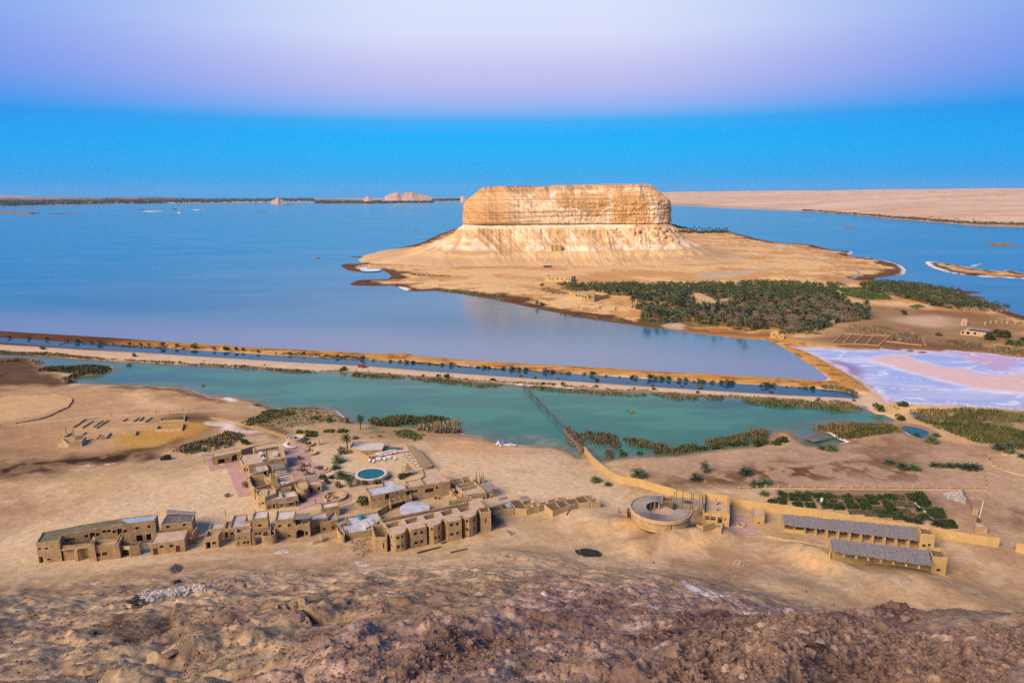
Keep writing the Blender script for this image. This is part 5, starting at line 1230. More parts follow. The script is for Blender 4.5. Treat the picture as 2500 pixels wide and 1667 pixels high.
# the terrace of flats and the main house
b = Bld('terrace_of_flats', 'long two storey terrace with round and square bays and open light wells', 'house', z3(705, 1400))
BAYS = [(700, 1195), (706, 1210), (730, 1220), (765, 1222), (820, 1212), (860, 1198), (880, 1178), (884, 1148), (905, 1143), (938, 1170), (1112, 1128), (1092, 1098), (1116, 1094), (1124, 1108), (1150, 1118), (1190, 1120), (1235, 1108), (1270, 1090), (1287, 1066), (1288, 1045), (1316, 1050), (1345, 1084), (1508, 1052),
        (1486, 1010), (1512, 1005), (1520, 1018), (1545, 1028), (1590, 1032), (1630, 1018), (1660, 1000), (1677, 978), (1680, 950), (1700, 935), (1812, 902), (1735, 805), (1612, 815), (1592, 845), (585, 1052), (640, 1098), (690, 1180)]
WELLS = [[(655, 1096), (798, 1060), (832, 1108), (685, 1142)], [(868, 1048), (1000, 1018), (1030, 1062), (892, 1097)], [(1072, 1006), (1196, 972), (1234, 1020), (1106, 1046)], [(1268, 962), (1396, 928), (1426, 972), (1302, 1006)], [(1452, 912), (1582, 882), (1620, 930), (1500, 962)]]
CORR = [(605, 1056), (1586, 856), (1600, 880), (640, 1082)]
bw = [(780, 1258), (845, 1243), (785, 1360), (850, 1345), (990, 1210), (1062, 1195), (995, 1313), (1065, 1297), (1193, 1160), (1255, 1147), (1197, 1262), (1260, 1245), (1395, 1113), (1463, 1100), (1397, 1217), (1466, 1200), (1588, 1070), (1648, 1055), (1590, 1165), (1650, 1150),
      (718, 1245), (722, 1345), (1135, 1150), (1138, 1250), (1530, 1058), (1532, 1155), (895, 1190), (898, 1290), (1302, 1095), (1304, 1190), (1690, 1005), (1692, 1100)]
T = b.block(z3, BAYS, base=(705, 1403), top=(705, 1203), roof='mud', par=.12, holes=WELLS + [CORR], ops=wins(bw, 1.15, 1.0))
b.beams(z3, [CORR[0], CORR[1], CORR[2], CORR[3]], T['zt'] - .1, 30, .08, over=.25)
TL = b.block(z3, [(528, 1252), (662, 1248), (690, 1182), (642, 1096), (490, 1110)], base=(530, 1422), top=(528, 1252), roof=None, ops=[(632, 1345, .5, 1.8, W_), (500, 1180, .6, .9, W_), (508, 1290, .6, .9, W_), (515, 1350, .8, 1.6, O_)])
b.beams(z3, [(494, 1114), (532, 1246), (662, 1242), (640, 1102)], TL['zt'] - .35, 8, .09)
TR = b.block(z3, [(1724, 975), (1838, 962), (1802, 902), (1682, 915)], base=(1728, 1197), top=(1724, 975), roof=None, ops=[(1783, 1060, .5, 1.8, W_)])
b.beams(z3, [(1690, 918), (1728, 972), (1834, 960), (1800, 906)], TR['zt'] - .3, 6, .09)
b.beams(z3, [(1715, 840), (1790, 930), (1810, 910), (1760, 835)], TR['zt'] + .1, 7, .08)
b.block(z3, [(1362, 865), (1620, 812), (1608, 790), (1362, 840)], zb=T['zb'], h=T['h'] - .6, roof='white', par=.5, crown=3)

b = Bld('main_house', 'large main house with an arched window above a dark garage opening', 'house', z3(945, 840))
E1 = b.block(z3, [(478, 788), (640, 760), (885, 702), (868, 660), (762, 640), (738, 600), (612, 615), (615, 668), (425, 698)], base=(478, 938), top=(478, 788), roof='bluewhite', par=.4, crown=3.5, ops=[(650, 795, 1.6, 2.0, 'high'), (698, 800, 1.2, 2.0, 'high'), (790, 757, .8, .8, W_), (520, 830, .5, .5, 'vent'), (595, 815, .5, .5, 'vent'), (690, 915, .8, .7, W_), (445, 850, .6, 1.0, W_)])
E2 = b.block(z3, [(928, 692), (1378, 618), (1382, 592), (1342, 590), (1218, 465), (1060, 490), (1082, 558), (1040, 590), (868, 622)], base=(945, 842), top=(928, 692), roof='mud', par=.4, crown=3.0, ops=[(1145, 722, 3.2, 1.6, W_), (1145, 805, 3.2, 2.6, O_), (1232, 690, .9, 1.2, W_), (955, 738, 1.1, .9, W_), (993, 730, 1.1, .9, W_), (960, 830, .8, .9, W_), (998, 824, .9, .9, W_)] + [(x, y, .35, .35, 'vent') for x, y in ((1265, 685), (1290, 680), (1318, 675), (1345, 665), (1368, 660))])
b.slab(z3, [(930, 690), (1078, 655), (1042, 594), (872, 625)], E2['zt'] - .28, .1, ROOF['mud'], 'roof_terrace')
b.strip(z3, [(1042, 590), (1082, 652)], E2['h'] + .3, .35)
b.block(z3, [(1195, 790), (1245, 785), (1240, 770), (1190, 775)], base=(1195, 830), top=(1195, 790), roof='mud', par=.2, ops=[(1218, 800, 1.0, .9, W_)])
E3 = b.block(z3, [(708, 868), (950, 806), (930, 772), (692, 822)], base=(715, 945), top=(708, 868), roof='floor', par=.7, crown=1.6, ops=[(790, 900, 5.5, 2.0, O_)])
b.slab(z3, [(850, 730), (920, 718), (905, 700), (842, 712)], E3['zt'] + 2.2, .2, M_log, 'porch_roof')
b.posts(z3, [(870, 838), (918, 828)], E3['zt'] + 2.1, .1)
b.strip(z3, [(555, 955), (640, 905), (690, 870)], 2.2, .35)
for cx_, cy_, rr_ in ((1403, 715, 36), (1452, 778, 34)):
    b.block(z3, [(cx_ + rr_ * math.cos(k * .7), cy_ + rr_ * .5 * math.sin(k * .7)) for k in range(9)], base=(cx_ - 20, cy_ + 75), top=(cx_ - 20, cy_ + 12), roof='floor', par=.6)
b = Bld('roof_court_house', 'low house with a pale blue lime roof carrying a teal tank and two white lanterns', 'house', z3(215, 1275))
D1 = b.block(z3, [(205, 1208), (482, 1168), (600, 1040), (560, 958), (195, 1025), (232, 1098), (135, 1122), (160, 1165), (200, 1172)], base=(215, 1280), top=(207, 1208), roof='bluewhite', par=.5, crown=6)
b.block(z3, [(90, 1150), (135, 1120), (160, 1165), (190, 1175), (195, 1235), (150, 1240)], base=(150, 1245), top=(140, 1160), roof='floor', par=.5, curve=1)
for q in ([(372, 1068), (425, 1052), (480, 1120), (428, 1145)], [(440, 1050), (480, 1035), (535, 1090), (490, 1110)]):
    b.slab(z3, q, D1['zt'] + .25, .9, ROOF['white'], 'roof_lantern')
b.slab(z3, [(80, 1090), (200, 1050), (210, 1090), (120, 1120)], D1['zt'] - .1, .2, M_log, 'porch_roof')

b = Bld('round_roof', 'round pale blue roof slab standing on a low drum behind the terrace of flats', 'pavilion', z3(985, 985))
zR = gp(*z3(985, 985))[2]
_c = pz(*z3(980, 920), zR + 2.6)[:2]
_r = np.linalg.norm(pz(*z3(1150, 905), zR + 2.6)[:2] - _c)
cir = [_c + _r * np.array((math.cos(a), math.sin(a))) for a in np.linspace(0, 2 * math.pi, 40, endpoint=False)]
b.slab(z3, None, zR + 2.6, .3, ROOF['bluewhite'], 'roof', world=cir)
b.block(z3, None, zb=zR, h=2.28, roof=None, world=[_c + (q - _c) * .93 for q in cir], jit=0)
for a in (.3, 1.87): b.slab(z3, None, zR + 2.612, .05, ROOF['grey'], 'roof_seam', world=[_c + _r * .97 * np.array((math.cos(a + da), math.sin(a + da))) for da in (-.006, .006, math.pi - .006, math.pi + .006)])

b = Bld('roofless_rooms', 'block of roofless rooms right of the main house', 'house', z3(1570, 855), wall=M_adobe2)
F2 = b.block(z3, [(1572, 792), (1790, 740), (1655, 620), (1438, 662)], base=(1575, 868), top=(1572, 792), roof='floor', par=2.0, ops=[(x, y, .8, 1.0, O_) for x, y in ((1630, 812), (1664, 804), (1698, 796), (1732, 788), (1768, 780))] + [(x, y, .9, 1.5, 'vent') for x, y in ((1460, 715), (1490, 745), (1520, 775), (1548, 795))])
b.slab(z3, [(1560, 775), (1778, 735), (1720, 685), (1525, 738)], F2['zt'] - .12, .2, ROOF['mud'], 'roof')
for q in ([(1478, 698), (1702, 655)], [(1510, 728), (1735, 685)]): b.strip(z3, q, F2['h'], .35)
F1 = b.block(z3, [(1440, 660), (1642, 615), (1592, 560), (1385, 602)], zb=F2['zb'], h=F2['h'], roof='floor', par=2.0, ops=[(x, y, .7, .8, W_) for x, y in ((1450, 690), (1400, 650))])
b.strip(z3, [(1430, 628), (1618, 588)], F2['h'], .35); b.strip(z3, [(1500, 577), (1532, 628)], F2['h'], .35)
for x, y in ((1668, 640), (1705, 650), (1745, 640)):
    g = gp(*z3(x, y)); V, F = [], []
    for r_, z in ((.75, -.5), (.55, 2.5), (.18, 4.6)): V += [(g[0] + r_ * math.cos(k * 1.047), g[1] + r_ * math.sin(k * 1.047), g[2] + z) for k in range(6)]
    for w in range(2): F += [(w * 6 + k, w * 6 + (k + 1) % 6, w * 6 + 6 + (k + 1) % 6, w * 6 + 6 + k) for k in range(6)]
    b.part('stub_pillar', V, F + [tuple(range(12, 18))], M_adobe2)
b = Bld('log_pavilion', 'open pavilion with a grey log roof on posts right of the roofless rooms', 'pavilion', z3(1835, 805))
zP = gp(*z3(1835, 805))[2]
b.logroof(z3, [(1735, 652), (1832, 625), (1912, 695), (1815, 728)], zP + 3.4, .4, .17)
b.posts(z3, [(1832, 805), (1880, 785), (1790, 760), (1862, 755)], zP + 3.35, .28, M_adobe, True)

# unfinished row stepping down the slope
def rooms(label, base, cells, h, roofed=()):
    b = Bld('unfinished_rooms', label, 'house', z4(*base), 'unfinished rows of rooms under bare beams', wall=M_adobe2)
    zb = gp(*z4(*base))[2]
    for i, (q, lg) in enumerate(cells):
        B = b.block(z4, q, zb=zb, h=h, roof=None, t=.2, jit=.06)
        if lg: b.beams(z4, [q[0], q[1], q[2], q[3]] if lg > 0 else [q[1], q[2], q[3], q[0]], zb + h - .12, abs(lg) + 2, .12)
    return b, zb
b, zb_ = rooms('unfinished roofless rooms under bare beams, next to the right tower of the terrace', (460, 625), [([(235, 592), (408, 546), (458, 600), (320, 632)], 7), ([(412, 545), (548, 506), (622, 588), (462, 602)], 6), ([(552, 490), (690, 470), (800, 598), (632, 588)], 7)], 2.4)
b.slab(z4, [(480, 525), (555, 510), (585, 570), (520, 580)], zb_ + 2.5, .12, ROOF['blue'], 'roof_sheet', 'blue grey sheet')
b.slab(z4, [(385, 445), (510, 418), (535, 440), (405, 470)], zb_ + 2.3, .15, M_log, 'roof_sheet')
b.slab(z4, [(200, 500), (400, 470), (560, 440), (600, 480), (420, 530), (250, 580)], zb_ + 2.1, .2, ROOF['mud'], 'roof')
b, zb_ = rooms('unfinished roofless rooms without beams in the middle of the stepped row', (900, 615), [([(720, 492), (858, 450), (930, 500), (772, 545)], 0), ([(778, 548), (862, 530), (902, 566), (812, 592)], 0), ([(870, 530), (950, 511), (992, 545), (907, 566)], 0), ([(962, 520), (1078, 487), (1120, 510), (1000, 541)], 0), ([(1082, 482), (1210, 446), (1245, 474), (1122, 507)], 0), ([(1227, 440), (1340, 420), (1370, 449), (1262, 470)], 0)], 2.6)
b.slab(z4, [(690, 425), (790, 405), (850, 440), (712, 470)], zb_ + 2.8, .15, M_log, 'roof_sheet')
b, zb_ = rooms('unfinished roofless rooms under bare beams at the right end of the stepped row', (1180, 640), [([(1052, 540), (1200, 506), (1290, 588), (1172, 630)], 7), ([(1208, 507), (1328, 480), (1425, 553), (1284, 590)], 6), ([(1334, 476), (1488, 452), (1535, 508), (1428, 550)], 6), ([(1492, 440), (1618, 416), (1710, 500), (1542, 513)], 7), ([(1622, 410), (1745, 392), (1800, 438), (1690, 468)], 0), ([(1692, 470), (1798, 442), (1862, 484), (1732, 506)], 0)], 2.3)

# ---------------------------------------------------------------- right of the slope: ring pavilion, gate house, stables
b = Bld('ring_pavilion', 'horseshoe shaped pavilion under a ring roof of grey reeds', 'pavilion', z5(750, 690))
zH = gp(*z5(660, 700))[2]; hH = 3.0
c_ = pz(*z5(580, 410), zH + hH)[:2]
ro = np.linalg.norm(pz(*z5(945, 405), zH + hH)[:2] - c_); ri = np.linalg.norm(pz(*z5(770, 408), zH + hH)[:2] - c_)
aE = math.atan2(*(pz(*z5(930, 430), zH + hH)[:2] - c_)[::-1]); aT = math.atan2(*(pz(*z5(590, 250), zH + hH)[:2] - c_)[::-1])
a0, a1 = aT, aE + 2 * math.pi
def ring(r0, r1, z0, z1_, n, a0, a1, zi0=None):
    V, F = [], []
    for k in range(n + 1):
        a = a0 + (a1 - a0) * k / n; e = np.array((math.cos(a), math.sin(a)))
        j = (hj(k, r0, r1) - .5) * .1
        V += [(*(c_ + e * r0), z0), (*(c_ + e * r1), z0), (*(c_ + e * r1), z1_ + j * .5), (*(c_ + e * r0), z1_ + j * .5)]
    for k in range(n):
        q = 4 * k
        for w in range(4): F.append((q + w, q + (w + 1) % 4, q + 4 + (w + 1) % 4, q + 4 + w)[::-1])
    F += [(0, 1, 2, 3), (4 * n + 3, 4 * n + 2, 4 * n + 1, 4 * n)]
    return V, F
b.part('roof', *ring(ri, ro, zH + hH - .25, zH + hH, 60, a0, a1), M_reed)
V, F = [], []
for k in range(80):                                  # radial logs on the ring, too fine to count
    a = a0 + (a1 - a0) * (k + .5) / 80; e = np.array((math.cos(a), math.sin(a))); s_ = np.array((-e[1], e[0])) * .16; z = zH + hH + .02 + .1 * hj(k, 1, 1); i = len(V)
    p, q = c_ + e * (ri - .4 * hj(k, 2, 2)), c_ + e * (ro - .5)
    V += [(*(p - s_), z), (*(q - s_), z), (*(q + s_), z), (*(p + s_), z), (*p, z + .16), (*q, z + .16)]; F += [(0 + i, 1 + i, 5 + i, 4 + i), (2 + i, 3 + i, 4 + i, 5 + i), (3 + i, 0 + i, 4 + i), (1 + i, 2 + i, 5 + i)]
b.part('roof_logs', V, F, M_reed, kind='stuff')
b.part('kerb', *ring(ro, ro + .35, zH + hH - .9, zH + hH + .25, 60, a0, a1), M_adobe2)
ow = [c_ + (ro - .1) * np.array((math.cos(a), math.sin(a))) for a in np.linspace(a1 - 1.25, a1 - .02, 12)] + [c_ + (ro - 1.2) * np.array((math.cos(a), math.sin(a))) for a in np.linspace(a1 - .02, a1 - 1.25, 12)]
b.block(z5, None, zb=zH - .2, h=hH - .1, roof=None, world=ow, ops=[(x, y, 1.3, .9, W_) for x, y in ((797, 612), (848, 593), (893, 572))], jit=0, t=.25)
for a in np.linspace(a0 + .12, a1 - 1.3, 13):
    e = np.array((math.cos(a), math.sin(a))); p = c_ + e * (ri + .4)
    log('column', (*p, zH - .8), (*p, zH + hH - .2), .28, M_adobe, b.root, b.o, 8)
b.part('back_wall', *ring(ro - .6, ro - .2, zH - 1, zH + hH - .3, 40, a0 + .02, a1 - 1.3), M_adobe)
b.part('floor', [(*(c_ + ro * np.array((math.cos(a), math.sin(a)))), zH + .12) for a in np.linspace(a0, a1, 40)], [tuple(range(40))], ROOF['mud'])
H2 = b.block(z5, [(594, 322), (732, 328), (738, 252), (600, 242)], base=(590, 445), top=(594, 322), roof='floor', par=.8, ops=[(x, 348 + (x % 3) * 3, .3, .3, 'vent') for x in (612, 634, 656, 680, 702)])
b.block(z5, [(490, 615), (620, 612), (745, 588), (735, 570), (500, 578)], base=(500, 690), top=(490, 615), roof='floor', par=1.3, t=.25)
b.strip(z5, [(560, 625), (555, 575)], 1.9, .25); b.strip(z5, [(650, 618), (632, 575)], 1.9, .25)
b.strip(z5, [(150, 485), (160, 405), (235, 402)], 1.4, .3); b.strip(z5, [(165, 440), (235, 438)], 1.4, .3); b.strip(z5, [(150, 485), (250, 475)], 1.4, .3)
b.logroof(z5, [(742, 350), (1102, 385), (1108, 312), (745, 272)], zH + 2.6, .45, .16)
b.posts(z5, [(740, 455), (768, 420), (845, 430), (950, 465), (975, 475), (1055, 490), (1085, 495)], zH + 2.5, .12, M_wood)
b.slab(z5, [(868, 330), (962, 335), (958, 318), (866, 312)], zH + 3.3, .4, M_wood, 'roof_hatch')

b = Bld('gate_building', 'tall roofless gate building with an open door and flight of steps in the perimeter wall', 'gatehouse', z5(1100, 620), wall=M_yel)
I_ = b.block(z5, [(1100, 470), (1440, 492), (1428, 250), (1116, 215)], base=(1098, 622), top=(1100, 470), roof='mud', par=1.9, t=.55, ops=[(1160, 532, 1.6, 1.5, O_ if 0 else 'vent'), (1233, 540, 1.6, 1.5, 'vent'), (1393, 553, 1.0, .9, 'vent'), (1325, 562, 1.8, 2.2, 'vent')] + [(x, 490 + (x - 1180) * .1, .28, .28, 'vent') for x in (1170, 1205, 1345, 1395)])
b.strip(z5, [(1130, 436), (1425, 462)], I_['h'] - .4, .5)
b.slab(z5, [(1262, 300), (1285, 300), (1285, 285), (1262, 285)], I_['zt'] + .3, 1.6, M_adobe2, 'roof_post'); b.slab(z5, [(1262, 385), (1285, 385), (1285, 370), (1262, 370)], I_['zt'] + .1, 1.8, M_adobe2, 'roof_post')
b.strip(z5, [(1272, 310), (1272, 425)], I_['h'] - .9, .3)
b.strip(z5, [(1250, 585), (1100, 625)], 2.0, .5); b.strip(z5, [(1362, 600), (1325, 690)], 1.6, .5)
b.strip(z5, [(1020, 595), (1030, 625), (1090, 635)], 1.0, .3)
b = Bld('cube_hut', 'small mud brick cube with one tiny window beside the fire ring', 'hut', z5(1728, 612), wall=M_yel)
b.block(z5, [(1728, 512), (1880, 512), (1866, 410), (1722, 396)], base=(1728, 614), top=(1728, 512), roof='mud', par=.3, ops=[(1803, 595, .7, .6, W_)])
def stable(label, rf, base, zroof, pillars, tower, tbase, tops, tlabel):
    b = Bld('stable', label, 'stable', z6(*base), 'long reed roofed sheds', wall=M_yel)
    z = gp(*z6(*base))[2]
    b.logroof(z6, rf, z + zroof, .34, .2, M_reed, 'reed_roof', z2=z + zroof + .55)
    for p in pillars: b.strip(z6, [(p[0] - 7, p[1]), (p[0] + 7, p[1])], zroof - .25, .5, top=False, name='pillar')
    return b, z
b, zS = stable('long open stable with a reed roof on a row of thick pillars', [(195, 365), (1418, 512), (1402, 398), (186, 280)], (193, 428), 3.0, [(193, 425), (288, 435), (383, 447), (480, 466), (580, 484), (680, 498), (783, 511), (885, 523), (990, 537), (1095, 552), (1200, 570), (1308, 588)], None, None, None, None)
for p in [(468, 440), (566, 455), (668, 468), (770, 480), (872, 495), (975, 508), (1080, 520), (1188, 535), (1292, 548)]: b.strip(z6, [(p[0] - 5, p[1]), (p[0] + 5, p[1])], 2.7, .4, top=False, name='pillar')
b.strip(z6, [(190, 425), (385, 447)], 1.0, .35, top=False, name='low_wall'); b.strip(z6, [(192, 330), (182, 268)], 3.0, .4)
b.strip(z6, [(190, 370), (1395, 475)], 2.6, .4, top=False, name='back_wall')
M1 = b.block(z6, [(1425, 452), (1557, 462), (1517, 385), (1396, 370)], base=(1412, 600), top=(1425, 452), roof='floor', par=1.0, ops=[(1453, 557, 1.0, .9, W_), (1505, 552, 1.0, .8, W_)] + [(x, y, .3, .3, 'vent') for x, y in ((1450, 475), (1490, 478), (1530, 482))])
b, zS2 = stable('long closed shed with a reed roof in front of the open stable', [(628, 603), (1526, 736), (1492, 604), (612, 500)], (622, 662), 2.5, [], None, None, None, None)
b.strip(z6, [(622, 662), (1000, 712), (1528, 790)], 2.1, .5, top=False, name='front_wall')
for p in [(736, 640), (846, 655), (955, 672), (1068, 690), (1180, 708), (1295, 725), (1410, 745)]:
    g = pz(*z6(*p), zS2 + 2.3); log('stub_pillar', (g[0], g[1], zS2 + 1.7), (g[0], g[1], zS2 + 2.5), .28, M_yel, b.root, b.o, 4)
b.strip(z6, [(612, 610), (600, 560)], 2.4, .4)
N1 = b.block(z6, [(1530, 657), (1667, 666), (1620, 577), (1490, 562)], base=(1528, 806), top=(1530, 657), roof='floor', par=1.0, ops=[(1585, 775, 1.0, .8, W_)] + [(x, y, .3, .3, 'vent') for x, y in ((1560, 672), (1597, 678), (1635, 684))])
b = Bld('pump_house', 'little mud brick cube outside the garden wall at the right', 'hut', z6(1915, 440))
b.block(z6, [(1912, 388), (2027, 402), (1985, 358), (1908, 350)], base=(1915, 442), top=(1912, 388), roof='mud', par=.12)

# ---------------------------------------------------------------- across the water
b = Bld('desert_fort', 'low walled yellow compound with a stub tower on the sand left of the palm grove', 'house', zb(690, 365), wall=M_yel)
zf = gp(*zb(690, 365))[2]
b.block(zb, [(520, 255), (580, 270), (700, 320), (805, 318), (830, 305), (975, 272), (815, 245), (640, 245)], zb=zf, h=4.5, roof='floor', par=2.4, t=.8, ops=[(675, 345, 1.2, 2.0, O_)])
b.block(zb, [(525, 250), (585, 275), (735, 300), (735, 255), (640, 242)], zb=zf, h=5.8, roof='sand', par=.2, ops=[(600, 285, 3, 1.6, 'vent'), (635, 292, 3, 1.6, 'vent'), (670, 300, 3, 1.6, 'vent'), (705, 305, 2.5, 1.6, 'vent')])
b.block(zb, [(738, 238), (805, 238), (808, 230), (742, 230)], zb=zf, h=9.0, roof='sand', par=.3)
b = Bld('long_fort', 'long yellow walled house with a row of slits at the foot of the mesa', 'house', zb(240, 130), wall=M_yel)
b.block(zb, [(238, 68), (540, 78), (590, 60), (290, 55)], base=(240, 125), top=(238, 68), roof='sand', par=.8, ops=[(x, 95 + (x - 295) * .04, 1.2, 2.4, 'vent') for x in (295, 330, 382, 433, 487, 521)])
for lab, q, bs in (('roofless ruin of broken yellow walls below the walled compound', [(790, 395), (862, 400), (860, 388), (795, 385)], (790, 420)), ('low roofless ruin right of the smaller ruin by the bay', [(900, 420), (1042, 430), (1040, 415), (905, 405)], (905, 450))):
    b = Bld('ruin', lab, 'ruin', zb(*bs), wall=M_adobe2); b.block(zb, q, zb=gp(*zb(*bs))[2], h=2.6, roof='floor', par=1.8, t=.5, jit=.7)
b = Bld('grove_house', 'angled ochre lodge with two rows of windows half hidden in the palm grove', 'house', zb(2210, 400), wall=M_adobe2)
zgv = gp(*zb(2210, 400))[2]
b.block(zb, [(1912, 310), (1950, 285), (2040, 305), (2200, 352), (2180, 330), (2020, 262), (1955, 260), (1915, 290)], zb=zgv, h=11, roof='sand', par=.4, ops=[(x, y, 1.4, 1.8, 'vent') for x, y in ((1960, 320), (1990, 330), (2030, 345), (2070, 358), (2110, 368), (1935, 345), (1965, 355), (2000, 365), (2040, 378))])
b.block(zb, [(2200, 352), (2375, 342), (2380, 318), (2190, 330)], zb=zgv, h=8.5, roof='sand', par=.5, crown=3, ops=[(x, 382 - (x - 2205) * .03, 1.5, 2.2, 'vent') for x in (2205, 2235, 2280, 2315, 2350)])
b = Bld('dike_house', 'small yellow house with a stub tower where the dike meets the island shore', 'house', zc(535, 545), wall=M_yel)
b.block(zc, [(532, 500), (592, 502), (590, 492), (534, 491)], base=(535, 547), top=(532, 500), roof='sand', par=.6, ops=[(560, 520, 1.0, 1.0, W_), (575, 535, .9, 1.2, 'vent')])
b.block(zc, [(592, 522), (630, 524), (626, 512), (590, 512)], base=(595, 550), top=(592, 522), roof='sand', par=.4, ops=[(612, 535, .9, 1.1, 'vent')])
b = Bld('grove_edge_house', 'tiny ochre house at the right edge of the grove', 'hut', zc(962, 460), wall=M_adobe2)
b.block(zc, [(960, 428), (995, 424), (990, 416), (955, 420)], base=(962, 460), top=(960, 428), roof='sand', par=.3, ops=[(975, 442, .9, 1.4, 'vent')])
b = Bld('far_villa', 'long low house with dark openings near the right edge beyond the salt pan', 'house', zc(1900, 520), wall=M_adobe2)
b.block(zc, [(1898, 490), (2080, 505), (2110, 492), (1940, 472)], base=(1900, 520), top=(1898, 490), roof='mud', par=.3, ops=[(1912, 503, 1.5, 1.9, 'vent'), (1950, 508, 2.0, 1.9, 'vent'), (2000, 512, 1.5, 1.6, 'vent')])
b.slab(zc, [(1945, 470), (2110, 492), (2130, 484), (1960, 462)], gp(*zc(1900, 520))[2] + 5.2, .3, M_log, 'porch_roof')
b = Bld('watch_tower', 'stubby square tower behind the long low house', 'tower', zc(1905, 452), wall=M_adobe2)
b.block(zc, [(1902, 420), (1946, 422), (1946, 408), (1906, 406)], base=(1905, 452), top=(1902, 420), roof='mud', par=.4, ops=[(1922, 436, .8, 1.2, 'vent')])
b = Bld('cave_house', 'square house built against the white beds of the mesa', 'hut', zm(1030, 540), wall=M_yel)
_g = gp(*zm(1055, 575)); _d = ray(*zm(1055, 520)); _k = 1146.0 / math.hypot(_d[0], _d[1]); _q = np.array((_d[0] * _k, _d[1] * _k, CAM_H + _d[2] * _k))
b.block(None, None, zb=_q[2] - 9, h=14, roof='sand', par=.6, world=[(_q[0] - 9, _q[1]), (_q[0] + 9, _q[1]), (_q[0] + 9, _q[1] + 14), (_q[0] - 9, _q[1] + 14)], ops=[(0, 0, 1, 1, 'none')] if 0 else ())
b.slab(None, None, _q[2] + 7.2, .4, ROOF['white'], 'porch_roof', world=[(_q[0] - 8, _q[1] - 1), (_q[0] + 8, _q[1] - 1), (_q[0] + 8, _q[1] + 5), (_q[0] - 8, _q[1] + 5)])
for q in ((-7.5, 0), (7.5, 0), (0, 0)): log('post', (_q[0] + q[0], _q[1] - .5, _q[2] - 3.5), (_q[0] + q[0], _q[1] - .5, _q[2] + 6.9), .3, M_wood, b.root, b.o)
b = Bld('gate_hut', 'small square hut with a round window right of the causeway gate', 'hut', zd(1395, 528), wall=M_yel)
b.block(zd, [(1393, 492), (1446, 492), (1442, 486), (1396, 485)], base=(1395, 528), top=(1393, 492), roof='sand', par=.3, ops=[(1424, 508, .9, .9, 'vent')])
b = Bld('gate_post_house', 'yellow gate block and railing left of the small hut on the causeway', 'gate', zd(1302, 512), wall=M_yel)
b.block(zd, [(1300, 490), (1332, 490), (1330, 484), (1302, 484)], base=(1302, 514), top=(1300, 490), roof='sand', par=.3)
b.strip(zd, [(1333, 510), (1362, 512)], 1.2, .4, top=False); b.strip(zd, [(1372, 513), (1390, 514)], 1.2, .4, top=False)
for L in ([(545, 128), (670, 138)],):
    b = Bld('field_wall', 'crumbling yellow garden wall behind the palm grove', 'wall', zc(545, 128), wall=M_yel); b.strip(zc, L, 3.2, 1.2, top=False)
b = Bld('field_hut', 'pale field hut on the grove edge near the gravel track', 'hut', zc(1052, 178), wall=M_adobe2)
b.block(zc, [(1050, 162), (1085, 160), (1080, 155), (1052, 156)], base=(1052, 180), top=(1050, 162), roof='white', par=.3)

# ---------------------------------------------------------------- perimeter walls
def wall_thing(name, label, cat, W, h, t, m, group=None):
    g = np.array((*W[0], gz(*W[0])))
    V, F = wall_geo(W, h, t)
    o = link(name, mesh_raw(name, [np.array(v) - g for v in V], F, m), label=label, cat=cat, group=group, loc=tuple(g))
    return o
def top_line(pts, h):
    W = []
    for p in pts:
        g = gp(*p)
        for _ in range(5): g = pz(*p, gz(g[0], g[1]) + h)
        W.append(g[:2])
    return W
wall_thing('perimeter_wall', 'tall yellow mud wall curving from the lagoon jetty to the gate building', 'wall', top_line(P(ze, (146, 216), (200, 280), (270, 345), (340, 395), (395, 425), (440, 440)) + P(ze, (560, 462), (700, 500), (850, 545), (960, 575), (1040, 590)), 3.0), 3.0, .6, M_yel)
wall_thing('perimeter_wall', 'tall straight yellow mud wall behind the stables, right of the gate building', 'wall', top_line(P(z6, (-275, 130), (0, 166), (350, 213), (700, 264), (1050, 318), (1390, 367), (1520, 388)), 3.0) + top_line(P(z6, (1800, 438), (2135, 487)), 3.0), 3.0, .6, M_yel)
wall_thing('perimeter_wall', 'short end of yellow mud wall at the right edge beyond the gap', 'wall', top_line(P(z6, (2284, 528), (2450, 560), (2700, 610)), 3.0), 3.0, .6, M_yel)
wall_thing('low_wall', 'low mud kerb wall below the open stable', 'wall', [gp(*p)[:2] for p in P(z6, (0, 478), (60, 482), (200, 515), (400, 540), (600, 570))], .7, .4, M_adobe2)
wall_thing('low_wall', 'wavy low wall running down from the blue roofed house', 'wall', [gp(*p)[:2] for p in P(z2, (1390, 1415), (1500, 1390), (1580, 1355), (1680, 1335), (1790, 1335))], 1.0, .35, M_adobe2)
wall_thing('low_wall', 'short stub of wall beside the wavy low wall', 'wall', [gp(*p)[:2] for p in P(z2, (1480, 1345), (1505, 1382))], 1.1, .5, M_adobe2)

